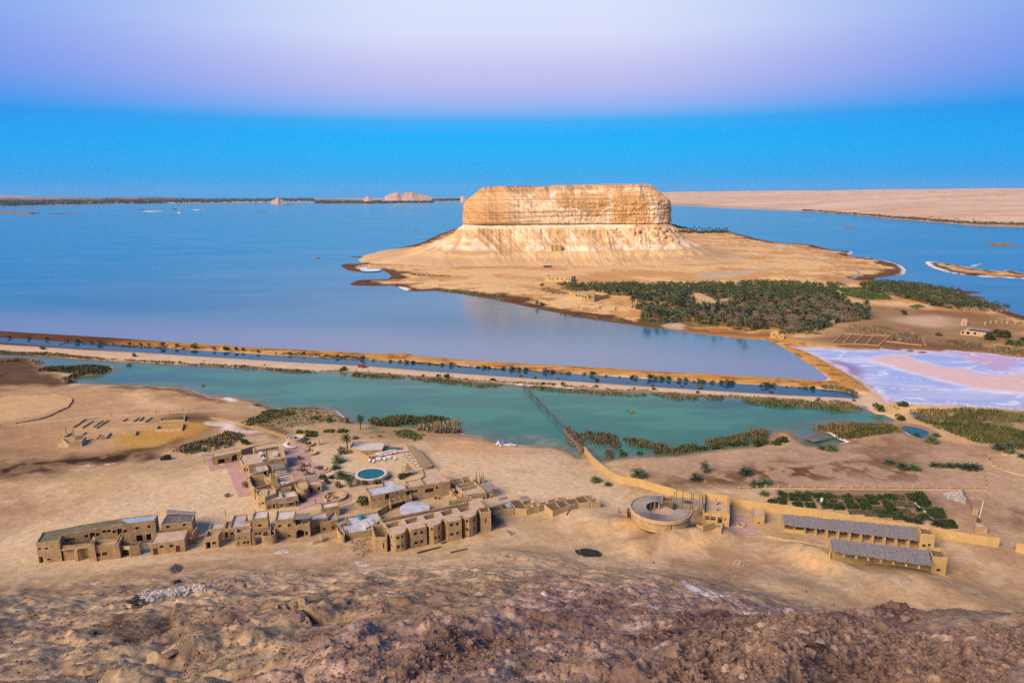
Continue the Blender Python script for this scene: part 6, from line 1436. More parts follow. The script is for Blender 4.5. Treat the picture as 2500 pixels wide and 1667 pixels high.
# ---------------------------------------------------------------- plants
M_palm = mat('palm_leaf', (.058, .080, .028), rough=.6, var=.3, scale=.5, bump=0, bscale=2, rnd=.5, spec=.3, fine=.25)
M_palmdry = mat('palm_leaf_dry', (.10, .08, .04), rough=.7, var=.3, scale=.5, bump=0, bscale=2, rnd=.3, fine=.25)
M_trunk = mat('palm_trunk', (.14, .10, .06), var=.3, scale=2, bump=.5, bscale=8, rnd=.2)
M_tama = mat('tamarisk_leaf', (.165, .132, .092), rough=.8, var=.35, scale=.6, bump=0, bscale=2.5, rnd=.35, fine=.3)
M_bush = mat('bush_leaf', (.052, .070, .025), rough=.7, var=.35, scale=.6, bump=0, bscale=2.5, rnd=.4, fine=.3)
M_veg = mat('reed_leaf', (1, 1, 1), attr='Col', rough=.8, var=.25, scale=.3, bump=0, bscale=1.5, fine=.2)
def frond_tris(V, F, MI, phi, el, L, droop, nl, wl, mi, rnd):
    d = np.array((math.cos(phi), math.sin(phi)))
    pts = []; x, z, e = 0.0, 0.0, el
    n = nl
    for k in range(n + 1):
        pts.append((x, z)); e -= droop / n * (.4 + 1.2 * k / n); x += L / n * math.cos(e); z += L / n * math.sin(e)
    side = np.array((-d[1], d[0]))
    for k in range(n):
        t = (k + .5) / n
        ll = wl * (math.sin(math.pi * (.12 + .80 * t)) ** .8) * (.85 + .3 * rnd.random())
        p = np.array((*(d * pts[k][0]), pts[k][1])); q = np.array((*(d * pts[k + 1][0]), pts[k + 1][1])); ax = q - p
        for sg in (-1, 1):
            tip = p + ax * 1.3 + np.array((*(side * sg * ll), -.18 * ll + .1 * rnd.random()))
            i = len(V); V.extend((p, p + ax * .95, tip)); F.append((i, i + 1, i + 2) if sg > 0 else (i, i + 2, i + 1)); MI.append(mi)
def palm_crown(name, nf, L, nl, wl, sd, dry=.12, low=-.5):
    rnd = random.Random(sd); V, F, MI = [], [], []
    for k in range(nf):
        u = (k + .5) / nf
        phi = k * 2.39996 + rnd.random() * .5
        el = 1.35 - (1.35 - low) * u ** .9 + (rnd.random() - .5) * .2
        frond_tris(V, F, MI, phi, el, L * (.75 + .3 * rnd.random()) * (.75 + .25 * min(u * 3, 1)), 1.0 + .7 * rnd.random(), nl, wl, 1 if u > 1 - dry else 0, rnd)
    me = mesh_raw(name, V, F, [M_palm, M_palmdry]); me.polygons.foreach_set('material_index', MI); return me
def palm_trunk(name, h, r, sd):
    rnd = random.Random(sd); V, F = [], []; n, m = 7, 8
    lx, ly = (rnd.random() - .5) * .12 * h, (rnd.random() - .5) * .12 * h
    for k in range(m + 1):
        t = k / m; rr = r * (1.15 - .35 * t) * (1 + .1 * (k % 2)) * (1.25 if k == 0 else 1)
        for w in range(n): V.append((lx * t * t + rr * math.cos(w * 6.283 / n), ly * t * t + rr * math.sin(w * 6.283 / n), -.5 + (h + .5) * t))
    for k in range(m):
        for w in range(n): F.append((k * n + w, k * n + (w + 1) % n, k * n + n + (w + 1) % n, k * n + n + w))
    return mesh_raw(name, V, F, M_trunk), (lx, ly)
PALMS = []
for i, (h, L, nf, nl, wl) in enumerate([(1.2, 3.6, 46, 12, .62), (.7, 2.9, 42, 11, .55), (3.2, 3.2, 38, 12, .55), (6.5, 3.4, 40, 12, .55), (9.0, 3.5, 34, 9, .7), (7.0, 3.6, 36, 9, .7), (4.5, 3.7, 38, 9, .72), (2.2, 3.6, 36, 9, .7)]):
    tr, tip = palm_trunk('trunk', h, .27, 40 + i)
    PALMS.append((palm_crown('crown', nf, L, nl, wl, 50 + i, low=-.35 if h < 2 else -.75), tr, tip, h))
def palm(x, y, v, s, label, group=None, rz=None, z=None, name='date_palm', cat='palm tree'):
    z = gz(x, y) if z is None else z
    e = empty(name, (x, y, z - .1), label, cat, group, random.random() * 6.28 if rz is None else rz)
    e.scale = (s, s, s)
    cr, tr, tip, h = PALMS[v]
    link('trunk', tr, e); link('crown', cr, e, loc=(tip[0], tip[1], h - .1))
    return e
def clump_mesh(name, n, sub, size, leaf, m, sd, flat=.75, trunk=True):
    """leaf-sized faces spread through several uneven lobes, on stems"""
    rnd = random.Random(sd); V, F = [], []
    lobes = []
    for k in range(sub):
        a = rnd.random() * 6.28; r = size * .62 * math.sqrt(rnd.random())
        lobes.append((r * math.cos(a), r * math.sin(a), size * flat * (.35 + .75 * rnd.random()), size * (.28 + .28 * rnd.random())))
    for k in range(n):
        lx, ly, lz, lr = lobes[rnd.randrange(sub)]
        u, a = rnd.uniform(-.6, 1), rnd.random() * 6.28; q = math.sqrt(1 - u * u); rr = lr * (.55 + .5 * rnd.random() ** .5)
        c = np.array((lx + rr * q * math.cos(a), ly + rr * q * math.sin(a), max(lz + rr * u * .9, .06)))
        d1 = np.array([rnd.gauss(0, 1) for _ in range(3)]); d1 /= np.linalg.norm(d1); d2 = np.cross(d1, [rnd.gauss(0, 1) for _ in range(3)]); d2 /= np.linalg.norm(d2) + 1e-9
        s_ = leaf * (.6 + .8 * rnd.random()); i = len(V)
        V.extend((c - d1 * s_, c + d2 * s_ * .55, c + d1 * s_, c - d2 * s_ * .55)); F.append((i, i + 1, i + 2, i + 3))
    return mesh_raw(name, V, F, m), lobes
def stem_mesh(name, lobes, r, m=None):
    V, F = [], []
    for (x, y, z, lr) in lobes:
        i = len(V); p, q = Vector((0, 0, -.3)), Vector((x, y, z)); d = (q - p).normalized(); s1 = d.orthogonal().normalized(); s2 = d.cross(s1)
        for (c, k) in ((p, 1.0), (p.lerp(q, .55) + Vector((0, 0, .1)), .6), (q, .25)):
            for w in range(4): V.append(c + (s1 * math.cos(w * 1.571) + s2 * math.sin(w * 1.571)) * r * k)
        for k in range(2):
            for w in range(4): F.append((i + k * 4 + w, i + k * 4 + (w + 1) % 4, i + k * 4 + 4 + (w + 1) % 4, i + k * 4 + 4 + w))
    return mesh_raw(name, V, F, m or M_trunk)
TAMA, BUSH = [], []
for i in range(4):
    c, lb = clump_mesh('crown', 520, 9, 3.0, .36, M_tama, 70 + i, .95); TAMA.append((c, stem_mesh('stems', lb, .14)))
    c, lb = clump_mesh('foliage', 300, 6, 1.0, .16, M_bush, 80 + i, .8); BUSH.append((c, stem_mesh('stems', lb, .05)))
BUSHT = []
for i in range(3):
    c, lb = clump_mesh('foliage', 300, 6, 1.0, .16, M_tama, 90 + i, .8); BUSHT.append((c, stem_mesh('stems', lb, .05)))
def shrub(x, y, s, label, group=None, kind='bush', name='bush', z=None):
    c, st = random.choice(dict(bush=BUSH, tama=TAMA, dry=BUSHT)[kind])
    e = empty(name, (x, y, (gz(x, y) if z is None else z) - .05), label, 'shrub', group, random.random() * 6.28)
    e.scale = (s, s, s * random.uniform(.85, 1.15))
    link('stems', st, e); link(c.name.split('.')[0], c, e)
    return e

# palms and shrubs around the lodge, one by one
G1 = 'date palms in and around the lodge'
for f, x, y, v, s, lab in [
    (z8, 1083, 562, 0, 1.05, 'spreading date palm on the sand left of the beach loungers'), (z8, 1060, 622, 1, .95, 'low date palm right of the plaza, above the round half terrace'), (z8, 1108, 705, 0, 1.05, 'date palm left of the round pool'),
    (z8, 1172, 460, 3, 1.0, 'tall date palm at the corner of the lime floored platform'), (z8, 1195, 790, 2, .9, 'date palm with a bare stem below the pool wall'), (z8, 1290, 260, 3, .95, 'tall palm at the shore end of the reed bed'), (z8, 1240, 345, 1, .8, 'small palm beside the vegetable plots'),
    (ze, 552, 445, 0, 1.25, 'big date palm behind the perimeter wall, leftmost of the open sand'), (ze, 1050, 412, 2, 1.0, 'date palm with a short trunk behind the rounder low palm'), (ze, 990, 470, 1, 1.3, 'low round date palm in front of the short trunked palm'),
    (ze, 1362, 425, 1, 1.5, 'fenced low date palm in the middle of the open sand'), (ze, 1440, 515, 1, 1.35, 'bushy low palm by the post fence, left of a twin'), (ze, 1515, 500, 1, 1.15, 'bushy low palm by the post fence, right of its twin'),
    (ze, 230, 482, 0, .85, 'date palm inside the bend of the perimeter wall'), (ze, 322, 508, 1, .75, 'small young palm close under the perimeter wall'), (ze, 2005, 245, 0, 1.1, 'date palm in front of the waterside shelter'), (ze, 1938, 236, 1, 1.0, 'darker palm squeezed beside the waterside shelter'),
    (zg, 1060, 360, 1, 1.15, 'leftmost palm of the fenced row of three'), (zg, 1185, 410, 0, 1.0, 'middle palm of the fenced row of three'), (zg, 1300, 420, 1, 1.2, 'rightmost palm of the fenced row of three'),
    (zg, 1490, 385, 1, 1.0, 'first palm of the dense hedge of palms near the round corral'), (zg, 1560, 390, 1, 1.0, 'second palm of the dense hedge of palms near the round corral'), (zg, 1640, 392, 1, 1.05, 'third palm of the dense hedge of palms near the round corral'), (zg, 1715, 385, 1, .8, 'fourth smaller palm of the hedge of palms near the round corral'),
    (zg, 1800, 410, 1, 1.3, 'big dark palm at the right end of the hedge of palms'), (zg, 1880, 412, 1, 1.3, 'last dark palm of the hedge, next to the corral wall'), (zg, 1465, 160, 0, 1.15, 'date palm beside the small blue pond'), (zg, 1510, 100, 1, 1.0, 'palm behind the one beside the small blue pond'),
    (zg, 2195, 275, 2, 1.3, 'date palm at the marsh edge behind the round corral'), (zg, 2110, 220, 1, 1.5, 'dark thicket palm at the marsh edge left of the corral palm'), (zg, 2340, 300, 1, 1.0, 'palm at the right edge behind the corral wall'),
    (z5, 1870, 245, 1, .85, 'young palm at the left corner of the garden plots'), (z5, 2080, 235, 1, .75, 'young palm above the first garden plots'), (z5, 2290, 235, 1, .75, 'young palm above the second pair of garden plots'),
    (zg, 190, 650, 1, .6, 'small palm on the garden rim, third from the left'), (zg, 280, 650, 1, .7, 'small palm on the garden rim, fourth from the left'), (zg, 415, 655, 1, .6, 'small palm on the garden rim, fifth from the left'), (zg, 485, 662, 1, .7, 'small palm on the garden rim, sixth from the left'),
    (zg, 1330, 920, 1, .9, 'low palm behind the wall over the stable roof'), (zg, 1240, 905, 1, .8, 'lower palm left of the one over the stable roof'), (zg, 1520, 945, 1, 1.0, 'leafy palm by the lowest garden plots'),
    (zb, 150, 410, 6, 1.0, 'lone palm with a shrub on the bay shore')]:
    g = gp(*f(x, y)); palm(g[0], g[1], v, s, lab, G1)
G2 = 'shrubs around the lodge'
for f, x, y, k, s, lab in [
    (z8, 1020, 715, 'bush', 1.4, 'round green bush between the plaza and the pool'), (z8, 985, 755, 'bush', 1.5, 'small green bush below the round bush'), (z8, 1070, 795, 'dry', 1.8, 'grey green bush above the fire circle'), (z8, 1180, 735, 'bush', 1.7, 'leafy tree below the pool wall'),
    (z8, 940, 720, 'bush', 1.8, 'bush at the end of the plaza'), (z8, 1302, 965, 'bush', 3.0, 'dark tree against the left wall of the main house'), (z8, 1680, 712, 'bush', 2.0, 'green bush in front of the thatched gazebo'), (z8, 1445, 760, 'bush', 1.6, 'bush under the pool wall near the main house'), (z8, 1320, 775, 'bush', 1.5, 'smaller bush under the pool wall'),
    (z8, 1130, 480, 'dry', 2.6, 'dry shrub beside the tall palm'), (z8, 220, 395, 'bush', 2.2, 'green bush behind the back wing'), (z8, 1000, 185, 'bush', 2.0, 'bush on the mound by the lagoon'), (z8, 1150, 195, 'dry', 2.0, 'dry bush at the foot of the mound by the lagoon'), (z8, 760, 920, 'bush', 1.2, 'low plant beside the round tower'),
    (z2, 585, 730, 'dry', 2.2, 'bare dark shrub at the end of the paved path'), (z2, 360, 840, 'dry', 1.2, 'dark dry shrub on the sand below the paved path'), (z7, 1700, 1100, 'bush', 2.2, 'green bush at the end of the brown bank'), (z7, 1920, 1010, 'dry', 2.6, 'olive shrub on the brown bank'),
    (ze, 1590, 205, 'bush', 2.4, 'bright green bush beside the spit'), (ze, 1635, 185, 'bush', 2.8, 'darker green bush on the spit'), (zd, 1475, 505, 'bush', 3.2, 'green tree behind the gate hut'), (zd, 1465, 605, 'bush', 2.4, 'green bush at the causeway corner'), (zd, 1310, 540, 'bush', 3.0, 'bush below the causeway gate'), (zg, 1330, 100, 'bush', 1.8, 'small bush between the pond and the sand'),
    (zc, 2190, 540, 'bush', 6.5, 'large dark tree right of the long low house'), (zc, 2110, 560, 'bush', 5.0, 'green tree in front of the long low house'), (zc, 1490, 378, 'bush', 3.0, 'lone green bush on the brown plain'), (zc, 1740, 528, 'bush', 2.6, 'bush on the salt pan shore'), (zb, 210, 400, 'bush', 3.4, 'shrub leaning beside the lone palm on the bay shore'),
    (zb, 200, 185, 'bush', 3.0, 'bush beside the long walled house'), (z2, 1285, 910, 'bush', 1.0, 'small plant in front of the round tower'), (z4, 300, 780, 'dry', 2.0, 'dry scrub beside the right tower of the terrace'), (z3, 190, 1285, 'dry', 1.6, 'scrub under the wall of the blue roofed house')]:
    g = gp(*f(x, y)); shrub(g[0], g[1], s, lab, G2, k)
for x, y in P(zc, (2310, 600), (2250, 590), (2340, 575)):
    g = gp(x, y); palm(g[0], g[1], 0, 1.6, 'broad palm at the right edge below the dark tree', 'palms at the right edge by the salt pan')

# bushes along the banks of the canal
G3 = 'bushes along the canal banks'
for pts, lab, s0 in ((P(zj, (60, 68), (185, 72), (300, 78), (430, 90), (500, 95), (585, 98), (640, 100), (720, 108), (830, 108), (900, 112), (950, 112), (1040, 118), (1130, 122), (1240, 130), (1365, 140), (1445, 142), (1510, 146), (1555, 146), (1650, 158), (1760, 165), (1850, 168), (1935, 170), (2080, 185), (2150, 190), (2250, 195), (2310, 200))
        + P(zh, (330, 105), (440, 122), (515, 128), (600, 128), (690, 132), (760, 140), (820, 148), (900, 152), (975, 156), (1045, 164), (1100, 168), (1185, 172), (1260, 180), (1320, 185), (1440, 190), (1500, 192), (1545, 196), (1610, 202), (1680, 205), (1770, 205), (1830, 212), (1890, 220), (1985, 228), (2090, 226), (2150, 236), (2300, 245))
        + P(zi, (640, 128), (710, 132), (830, 145), (948, 152), (1060, 155), (1100, 160), (1210, 160), (1265, 162), (1325, 168), (1380, 174), (1480, 182), (1530, 188), (1610, 190), (1660, 192), (1700, 200), (1765, 202), (1850, 208), (1905, 208), (1955, 212), (2190, 228), (2240, 235), (2295, 238)) + P(zd, (45, 336), (110, 340), (180, 344), (230, 346), (265, 350), (460, 362), (490, 364), (545, 364), (645, 370), (745, 382), (780, 384), (830, 385)),
        'green bush on the far bank of the canal below the orange dike', 1.75),
        (P(zj, (275, 138), (390, 112), (370, 112), (640, 130), (860, 184), (1040, 158), (1300, 214), (1690, 240), (2190, 272)) + P(zh, (150, 212), (390, 226), (590, 244), (770, 262), (910, 270), (1135, 284), (1060, 280), (1580, 310), (1700, 316), (1835, 282), (1985, 292), (2205, 304), (2060, 345), (2250, 352)) + P(zi, (748, 190), (1018, 212), (1240, 232), (1505, 240), (1665, 250), (2290, 296), (740, 230), (1080, 250), (1640, 290), (1250, 262)) + P(zd, (537, 414), (30, 376), (870, 460), (1130, 470), (100, 432)),
        'bush on the edge of the pale dike road', 1.5)):
    for x, y in pts:
        g = gp(x, y); shrub(g[0], g[1], s0 * random.choice((.45, .6, .8, .95, 1.05, 1.2, 1.5)) * random.uniform(.85, 1.15), lab, G3, 'bush' if random.random() < .75 else 'dry')
# green bushes in front of the lower reed beds
for x, y in P(ze, (690, 275), (740, 272), (820, 268), (870, 262), (915, 255), (950, 255), (1000, 248), (1040, 245), (1140, 240), (1220, 222), (1270, 218), (1310, 215), (1360, 210), (1450, 215), (1480, 208), (440, 290), (560, 285)):
    g = gp(x, y); shrub(g[0], g[1], random.uniform(1.8, 2.6), 'green bush at the foot of the reed bed behind the open sand', 'bushes below the lower reed beds', 'bush')

# the palm grove
def in_poly(poly, x, y): return sdf(poly, np.array([x]), np.array([y]))[0] > 0
def inside(polys, p):
    m = np.zeros(len(p), bool)
    for q in polys: m |= sdf(q, p[:, 0], p[:, 1]) > 0
    return m
def sample(polys, holes, dmin, n, sd):
    rng = np.random.RandomState(sd); P_ = np.vstack(polys); p = rng.uniform(P_.min(0), P_.max(0), (n, 2))
    p = p[inside(polys, p) & ~inside(holes, p)]; cell = {}; out = []
    for x, y in p:
        k = (int(x / dmin), int(y / dmin))
        if any((x - q[0]) ** 2 + (y - q[1]) ** 2 < dmin * dmin for a in (-1, 0, 1) for b_ in (-1, 0, 1) for q in cell.get((k[0] + a, k[1] + b_), ())): continue
        cell.setdefault(k, []).append((x, y)); out.append((float(x), float(y)))
    return out
def gpoly(pts): return np.array([gp(*p)[:2] for p in pts])
GROVE = [gpoly(P(zb, (390, 205), (640, 180), (800, 200), (1000, 195), (1250, 190), (1400, 215), (1560, 190), (1750, 195), (2000, 190), (2352, 190)) + P(zc, (400, 165), (700, 170), (960, 195), (1000, 250), (1100, 300), (1230, 380), (1240, 420), (1000, 440), (950, 470), (880, 500), (700, 500), (540, 480), (350, 500), (250, 480), (180, 450), (60, 440)) + P(zb, (2000, 600), (1620, 600), (1340, 590), (1350, 520), (1450, 480), (1200, 430), (1350, 395), (1280, 330), (1240, 300), (1000, 290), (820, 250), (540, 240))),
         gpoly(P(zc, (1170, 185), (1300, 165), (1560, 180), (1700, 205), (1880, 235), (1900, 270), (2000, 300), (2180, 340), (2230, 355), (1900, 345), (1700, 320), (1560, 280), (1400, 240), (1250, 215))), gpoly(P(zc, (930, 180), (1000, 180), (1060, 190), (980, 200)))]
GHOLE = [gpoly(P(zb, (1890, 420), (1900, 300), (1960, 290), (2200, 345), (2400, 340), (2400, 425), (2200, 440))), gpoly(P(zb, (1340, 350), (1700, 380), (1700, 410), (1500, 410), (1330, 380)))]
spots = sample(GROVE, GHOLE, 6.1, 60000, 5)
spots.sort(key=lambda q: math.hypot(*q))
tama_zone = [gpoly(P(zb, (1500, 500), (1900, 480), (2060, 400), (2352, 400)) + P(zc, (400, 300), (900, 260), (1240, 400), (1000, 450), (700, 500), (300, 470), (100, 420))) , gpoly(P(zc, (1560, 210), (1900, 250), (2230, 355), (1700, 330)))]
FORT, LODGE, HUT = gp(*zb(750, 330))[:2], gp(*zb(2210, 390))[:2], gp(*zc(962, 460))[:2]
def zone(x, y):
    q = np.array((x, y))
    if in_poly(GROVE[1], x, y): return 'in the strip of trees along the right hand shore'
    if np.linalg.norm(q - FORT) < 48: return 'of the grove beside the walled yellow compound'
    if np.linalg.norm(q - LODGE) < 42: return 'crowding round the angled ochre lodge in the grove'
    if np.linalg.norm(q - HUT) < 40: return 'of the grove by the tiny ochre house at its right edge'
    if y < 560 + x * .0: return 'in the front rows of the grove facing the bay'
    return ('in the left half of the grove behind the front rows', 'in the right half of the grove behind the front rows')[x > LODGE[0]]
npalm = ntam = 0; extra = []
for (x, y) in spots:
    n_ = vnoise(np.array([x / 30]), np.array([y / 30]), 91)[0]
    tz = any(in_poly(p, x, y) for p in tama_zone)
    if random.random() < ((.62 if tz else .10) + (n_ - .5) * .5):
        if ntam < 290:
            shrub(x, y, random.uniform(.95, 1.7), 'greyish tamarisk bush ' + zone(x, y), 'tamarisks in the grove', 'tama', 'tamarisk'); ntam += 1
        else: extra.append((x, y, 1))
    elif npalm < 300:
        palm(x, y, random.choice((4, 5, 5, 6, 6, 6, 7, 7)), random.uniform(1.0, 1.5), 'date palm ' + zone(x, y), 'date palms of the island grove'); npalm += 1
    else: extra.append((x, y, 0))
def veg_stuff(name, pts, maker):
    V, F, C = [], [], []
    for p in pts: maker(p, V, F, C)
    me = mesh_np(name, V, F, M_veg, np.array(C)); return link(name, me, kind='stuff')
def leafball(p, V, F, C, col, r, h, n, leaf):
    x, y, z = p
    for k in range(n):
        a, u, q = random.random() * 6.28, random.random(), random.random() ** .5
        c = np.array((x + r * q * math.cos(a), y + r * q * math.sin(a), z + h * (.15 + .85 * u * (1 - .5 * q))))
        d1 = np.random.randn(3); d1 /= np.linalg.norm(d1); d2 = np.cross(d1, np.random.randn(3)); d2 /= np.linalg.norm(d2)
        s_ = leaf * (.6 + .8 * random.random()); i = len(V)
        V.extend((c - d1 * s_, c + d2 * s_ * .5, c + d1 * s_, c - d2 * s_ * .5)); F.append((i, i + 1, i + 2, i + 3))
        k_ = .75 + .5 * random.random(); C.extend([[v * k_ for v in col]] * 4)
np.random.seed(3)
def far_tree(p, V, F, C):
    x, y, k = p; leafball((x, y, gz(x, y) + (2.5 if not k else 0)), V, F, C, (.15, .12, .08) if k else (.055, .075, .03), 3.6, 6.5, 70, .85)
if extra: veg_stuff('grove_trees', extra, far_tree)
under = sample(GROVE, GHOLE, 3.2, 26000, 6)
veg_stuff('grove_undergrowth', under, lambda p, V, F, C: leafball((p[0], p[1], gz(*p)), V, F, C, random.choice(((.055, .075, .028), (.10, .095, .05), (.065, .08, .033))), 1.7, 1.8, 14, .55))
# palms behind the mesa and along the right bank
def row_clumps(name, pts, col, r, h, n, leaf, jit=0, seed=1, sub=5):
    random.seed(seed); L = []
    for (a, b) in zip(pts[:-1], pts[1:]):
        for i in range(sub):
            t = (i + random.random()) / sub; L.append((a[0] + (b[0] - a[0]) * t, a[1] + (b[1] - a[1]) * t + random.uniform(-jit, jit)))
    def mk(p, V, F, C):
        g = gp(*p); s_ = random.uniform(.7, 1.3); leafball(g, V, F, C, [c * random.uniform(.75, 1.25) for c in col], r * s_, h * s_, n, leaf)
    return veg_stuff(name, L, mk)
k = 0
for x, y in P(zl, (128, 318), (145, 312), (160, 322), (175, 326), (190, 316), (205, 325), (222, 318), (238, 326), (250, 314), (262, 324), (280, 316), (296, 326), (312, 324), (330, 328), (345, 320), (362, 328), (385, 329), (405, 328), (425, 328), (440, 326), (455, 326)):
    g = gp(x, y + 4); palm(g[0], g[1], 4 if k % 3 else 5, 1.5, 'palm in the small thicket behind the right end of the mesa', 'palms behind the mesa'); k += 1
row_clumps('thicket_undergrowth', P(zl, (120, 328), (200, 333), (300, 335), (400, 334), (460, 330)), (.055, .07, .03), 7, 6, 60, 1.6, 2, 3, 14)

# reed beds: tall blades, nobody could count them
GREEN, DRY, GREY = (.052, .068, .022), (.165, .128, .066), (.115, .094, .058)
def reeds(polys, cols, dens, h, name='reed_bed', w=.22, sd=1, z0=-.1, lean=.25):
    rng = np.random.RandomState(sd); Vs, Cs = [], []
    for pts in polys:
        poly = np.array([gp(*p)[:2] if len(p) == 2 else p for p in pts]); lo, hi = poly.min(0), poly.max(0)
        n = int(dens * (hi[0] - lo[0]) * (hi[1] - lo[1]))
        p = rng.uniform(lo, hi, (n, 2)); d = sdf(poly, p[:, 0] + (fbm(p[:, 0] / 4, p[:, 1] / 4, 3, 3) - .5) * 5, p[:, 1] + (fbm(p[:, 0] / 4, p[:, 1] / 4, 3, 4) - .5) * 5)
        keep = (d > 0) & (fbm(p[:, 0] / 6, p[:, 1] / 6, 3, sd + 5) > .28); p = p[keep]; d = d[keep]; n = len(p)
        if not n: continue
        zg_ = np.array([max(gz(*q), -.15) for q in p])
        nz = fbm(p[:, 0] / 9, p[:, 1] / 9, 3, sd + 9)
        hh = h * (.55 + .8 * nz) * rng.uniform(.7, 1.2, n) * np.clip(.55 + d / 4, .55, 1)
        a = rng.uniform(0, 6.283, n); e = np.stack([np.cos(a), np.sin(a)], -1); b = rng.uniform(0, 6.283, n); ln = np.stack([np.cos(b), np.sin(b)], -1) * (hh * lean * rng.uniform(.2, 1, n))[:, None]
        ww = w * rng.uniform(.6, 1.5, n)[:, None]
        V = np.empty((n, 4, 3)); V[:, 0, :2] = p - e * ww; V[:, 1, :2] = p + e * ww; V[:, 2, :2] = p + ln + e * ww * .5; V[:, 3, :2] = p + ln - e * ww * .5
        V[:, 0, 2] = V[:, 1, 2] = zg_ + z0; V[:, 2, 2] = zg_ + hh; V[:, 3, 2] = zg_ + hh * .9
        m = np.clip((nz - .35) / .3 + rng.uniform(-.3, .3, n), 0, 1)[:, None]
        C = (np.array(cols[0]) * (1 - m) + np.array(cols[1]) * m) * rng.uniform(.7, 1.3, n)[:, None]
        Vs.append(V.reshape(-1, 3)); Cs.append(np.repeat(C, 4, 0))
    if not Vs: return
    V, C = np.vstack(Vs), np.vstack(Cs); F = np.arange(len(V)).reshape(-1, 4)
    link(name, mesh_np(name, V, F, M_veg, C), kind='stuff')
reeds([P(zh, (220, 250), (480, 262), (745, 285), (762, 300), (620, 305), (350, 290), (230, 272)), P(zh, (790, 290), (1100, 312), (1500, 345), (1720, 358), (1600, 384), (1380, 380), (900, 326), (800, 312)),
       P(zi, (95, 228), (400, 250), (700, 278), (1000, 296), (1180, 312), (1180, 334), (1000, 324), (650, 312), (300, 280), (120, 250)), P(zi, (1180, 306), (1330, 308), (1645, 340), (1630, 362), (1400, 356), (1330, 336)),
       P(zi, (1700, 332), (1862, 332), (1850, 364), (1720, 360)), P(zj, (1660, 252), (1990, 280), (2015, 292), (1880, 298), (1750, 280), (1660, 268)), P(zj, (1230, 228), (1650, 250), (1650, 265), (1230, 243)), P(zj, (700, 200), (1230, 228), (1230, 243), (900, 222), (700, 212)), P(zj, (2240, 300), (2352, 306), (2352, 322), (2245, 318))],
      (DRY, (.11, .105, .042)), 2.6, 1.5, sd=11, lean=.4)
reeds([P(zd, (315, 466), (500, 452), (830, 468), (1100, 476), (1200, 545), (1100, 560), (800, 530), (600, 526), (400, 498)), P(zd, (860, 352), (1000, 362), (1100, 378), (1170, 425), (1186, 446), (1150, 440), (1090, 405), (900, 375))], ((.16, .135, .065), (.075, .085, .03)), 2.6, 1.9, sd=12, lean=.4)
reeds([P(zj, (0, 150), (300, 160), (700, 200), (700, 212), (300, 178), (0, 168)), P(zj, (400, 95), (720, 112), (1200, 128), (1200, 138), (720, 122), (400, 102)), P(zj, (1800, 160), (2000, 170), (2352, 198), (2352, 207), (2000, 186), (1800, 172))] + [P(zh, (0, 70), (250, 82), (260, 98), (0, 92)), P(zh, (560, 118), (900, 136), (1250, 172), (1400, 178), (1400, 192), (900, 152), (560, 130)), P(zh, (1400, 178), (1700, 196), (2352, 238), (2352, 250), (1700, 210), (1400, 192))]
      + [P(zh, (0, 205), (250, 222), (900, 275), (1700, 318), (2352, 355), (2352, 366), (1700, 330), (900, 286), (250, 232), (0, 212))] + [P(zi, (0, 195), (300, 205), (1000, 255), (1700, 305), (2352, 330), (2352, 342), (1700, 318), (1000, 268), (0, 205))], ((.165, .125, .075), (.075, .08, .032)), 3.2, 1.1, sd=13, name='bank_grass')
reeds([P(z8, (1350, 195), (1620, 160), (1800, 160), (2000, 155), (2215, 190), (2000, 225), (1750, 225), (1600, 235), (1420, 225))], ((.055, .075, .024), (.11, .10, .045)), 3.2, 2.5, sd=14)
reeds([P(z8, (1800, 265), (1900, 235), (2100, 215), (2225, 205), (2235, 300), (2050, 300), (1900, 285))], (GREY, (.27, .205, .15)), 3.5, 2.6, sd=15, lean=.6, name='dry_scrub')
reeds([P(zi, (530, 670), (600, 665), (700, 650), (830, 665), (960, 700), (960, 790), (890, 800), (850, 760), (720, 765), (640, 720)), P(zi, (990, 705), (1180, 730), (1380, 785), (1370, 830), (1240, 800), (1100, 790), (1000, 760)), P(zi, (830, 830), (900, 815), (905, 880), (840, 880))], (GREY, (.10, .088, .045)), 3.2, 2.3, sd=16, lean=.6)
reeds([P(ze, (970, 215), (1100, 185), (1300, 140), (1400, 112), (1545, 108), (1545, 190), (1400, 205), (1250, 220), (1000, 255), (850, 280), (700, 282), (780, 262))], ((.065, .075, .028), (.13, .108, .055)), 3.0, 2.1, sd=17, lean=.4)
reeds([P(zd, (825, 668), (900, 650), (1000, 642), (1300, 645), (1440, 655), (1450, 685), (1370, 705), (1200, 730), (1080, 750), (1020, 735), (960, 700), (860, 682))], ((.070, .078, .026), (.15, .11, .05)), 3.0, 2.3, sd=18, lean=.4)
reeds([P(zd, (1490, 525), (1700, 530), (2352, 560), (2600, 570), (2600, 640), (2200, 620), (2000, 625), (1870, 620), (1720, 610), (1540, 545))], ((.16, .13, .06), (.085, .088, .034)), 2.2, 2.0, sd=19, name='marsh_reeds')
reeds([P(zd, (1700, 625), (1900, 625), (2100, 640), (2352, 700), (2600, 740), (2700, 860), (2352, 830), (2060, 760), (1990, 740), (1800, 690), (1700, 650), (1570, 600), (1560, 575), (1640, 610)), P(zg, (1500, 20), (1800, 40), (2100, 60), (2352, 90), (2600, 140), (2600, 260), (2300, 200), (2000, 175), (1850, 160), (1650, 70))], ((.052, .068, .022), (.10, .098, .038)), 2.6, 2.2, sd=20, name='marsh_reeds')
reeds([P(z7, (380, 175), (480, 165), (640, 158), (820, 150), (1000, 145), (1180, 178), (1050, 222), (900, 228), (800, 250), (760, 310), (690, 330), (660, 280), (740, 215), (500, 200), (390, 195))], ((.05, .056, .022), (.095, .08, .036)), 2.4, 2.2, sd=21)
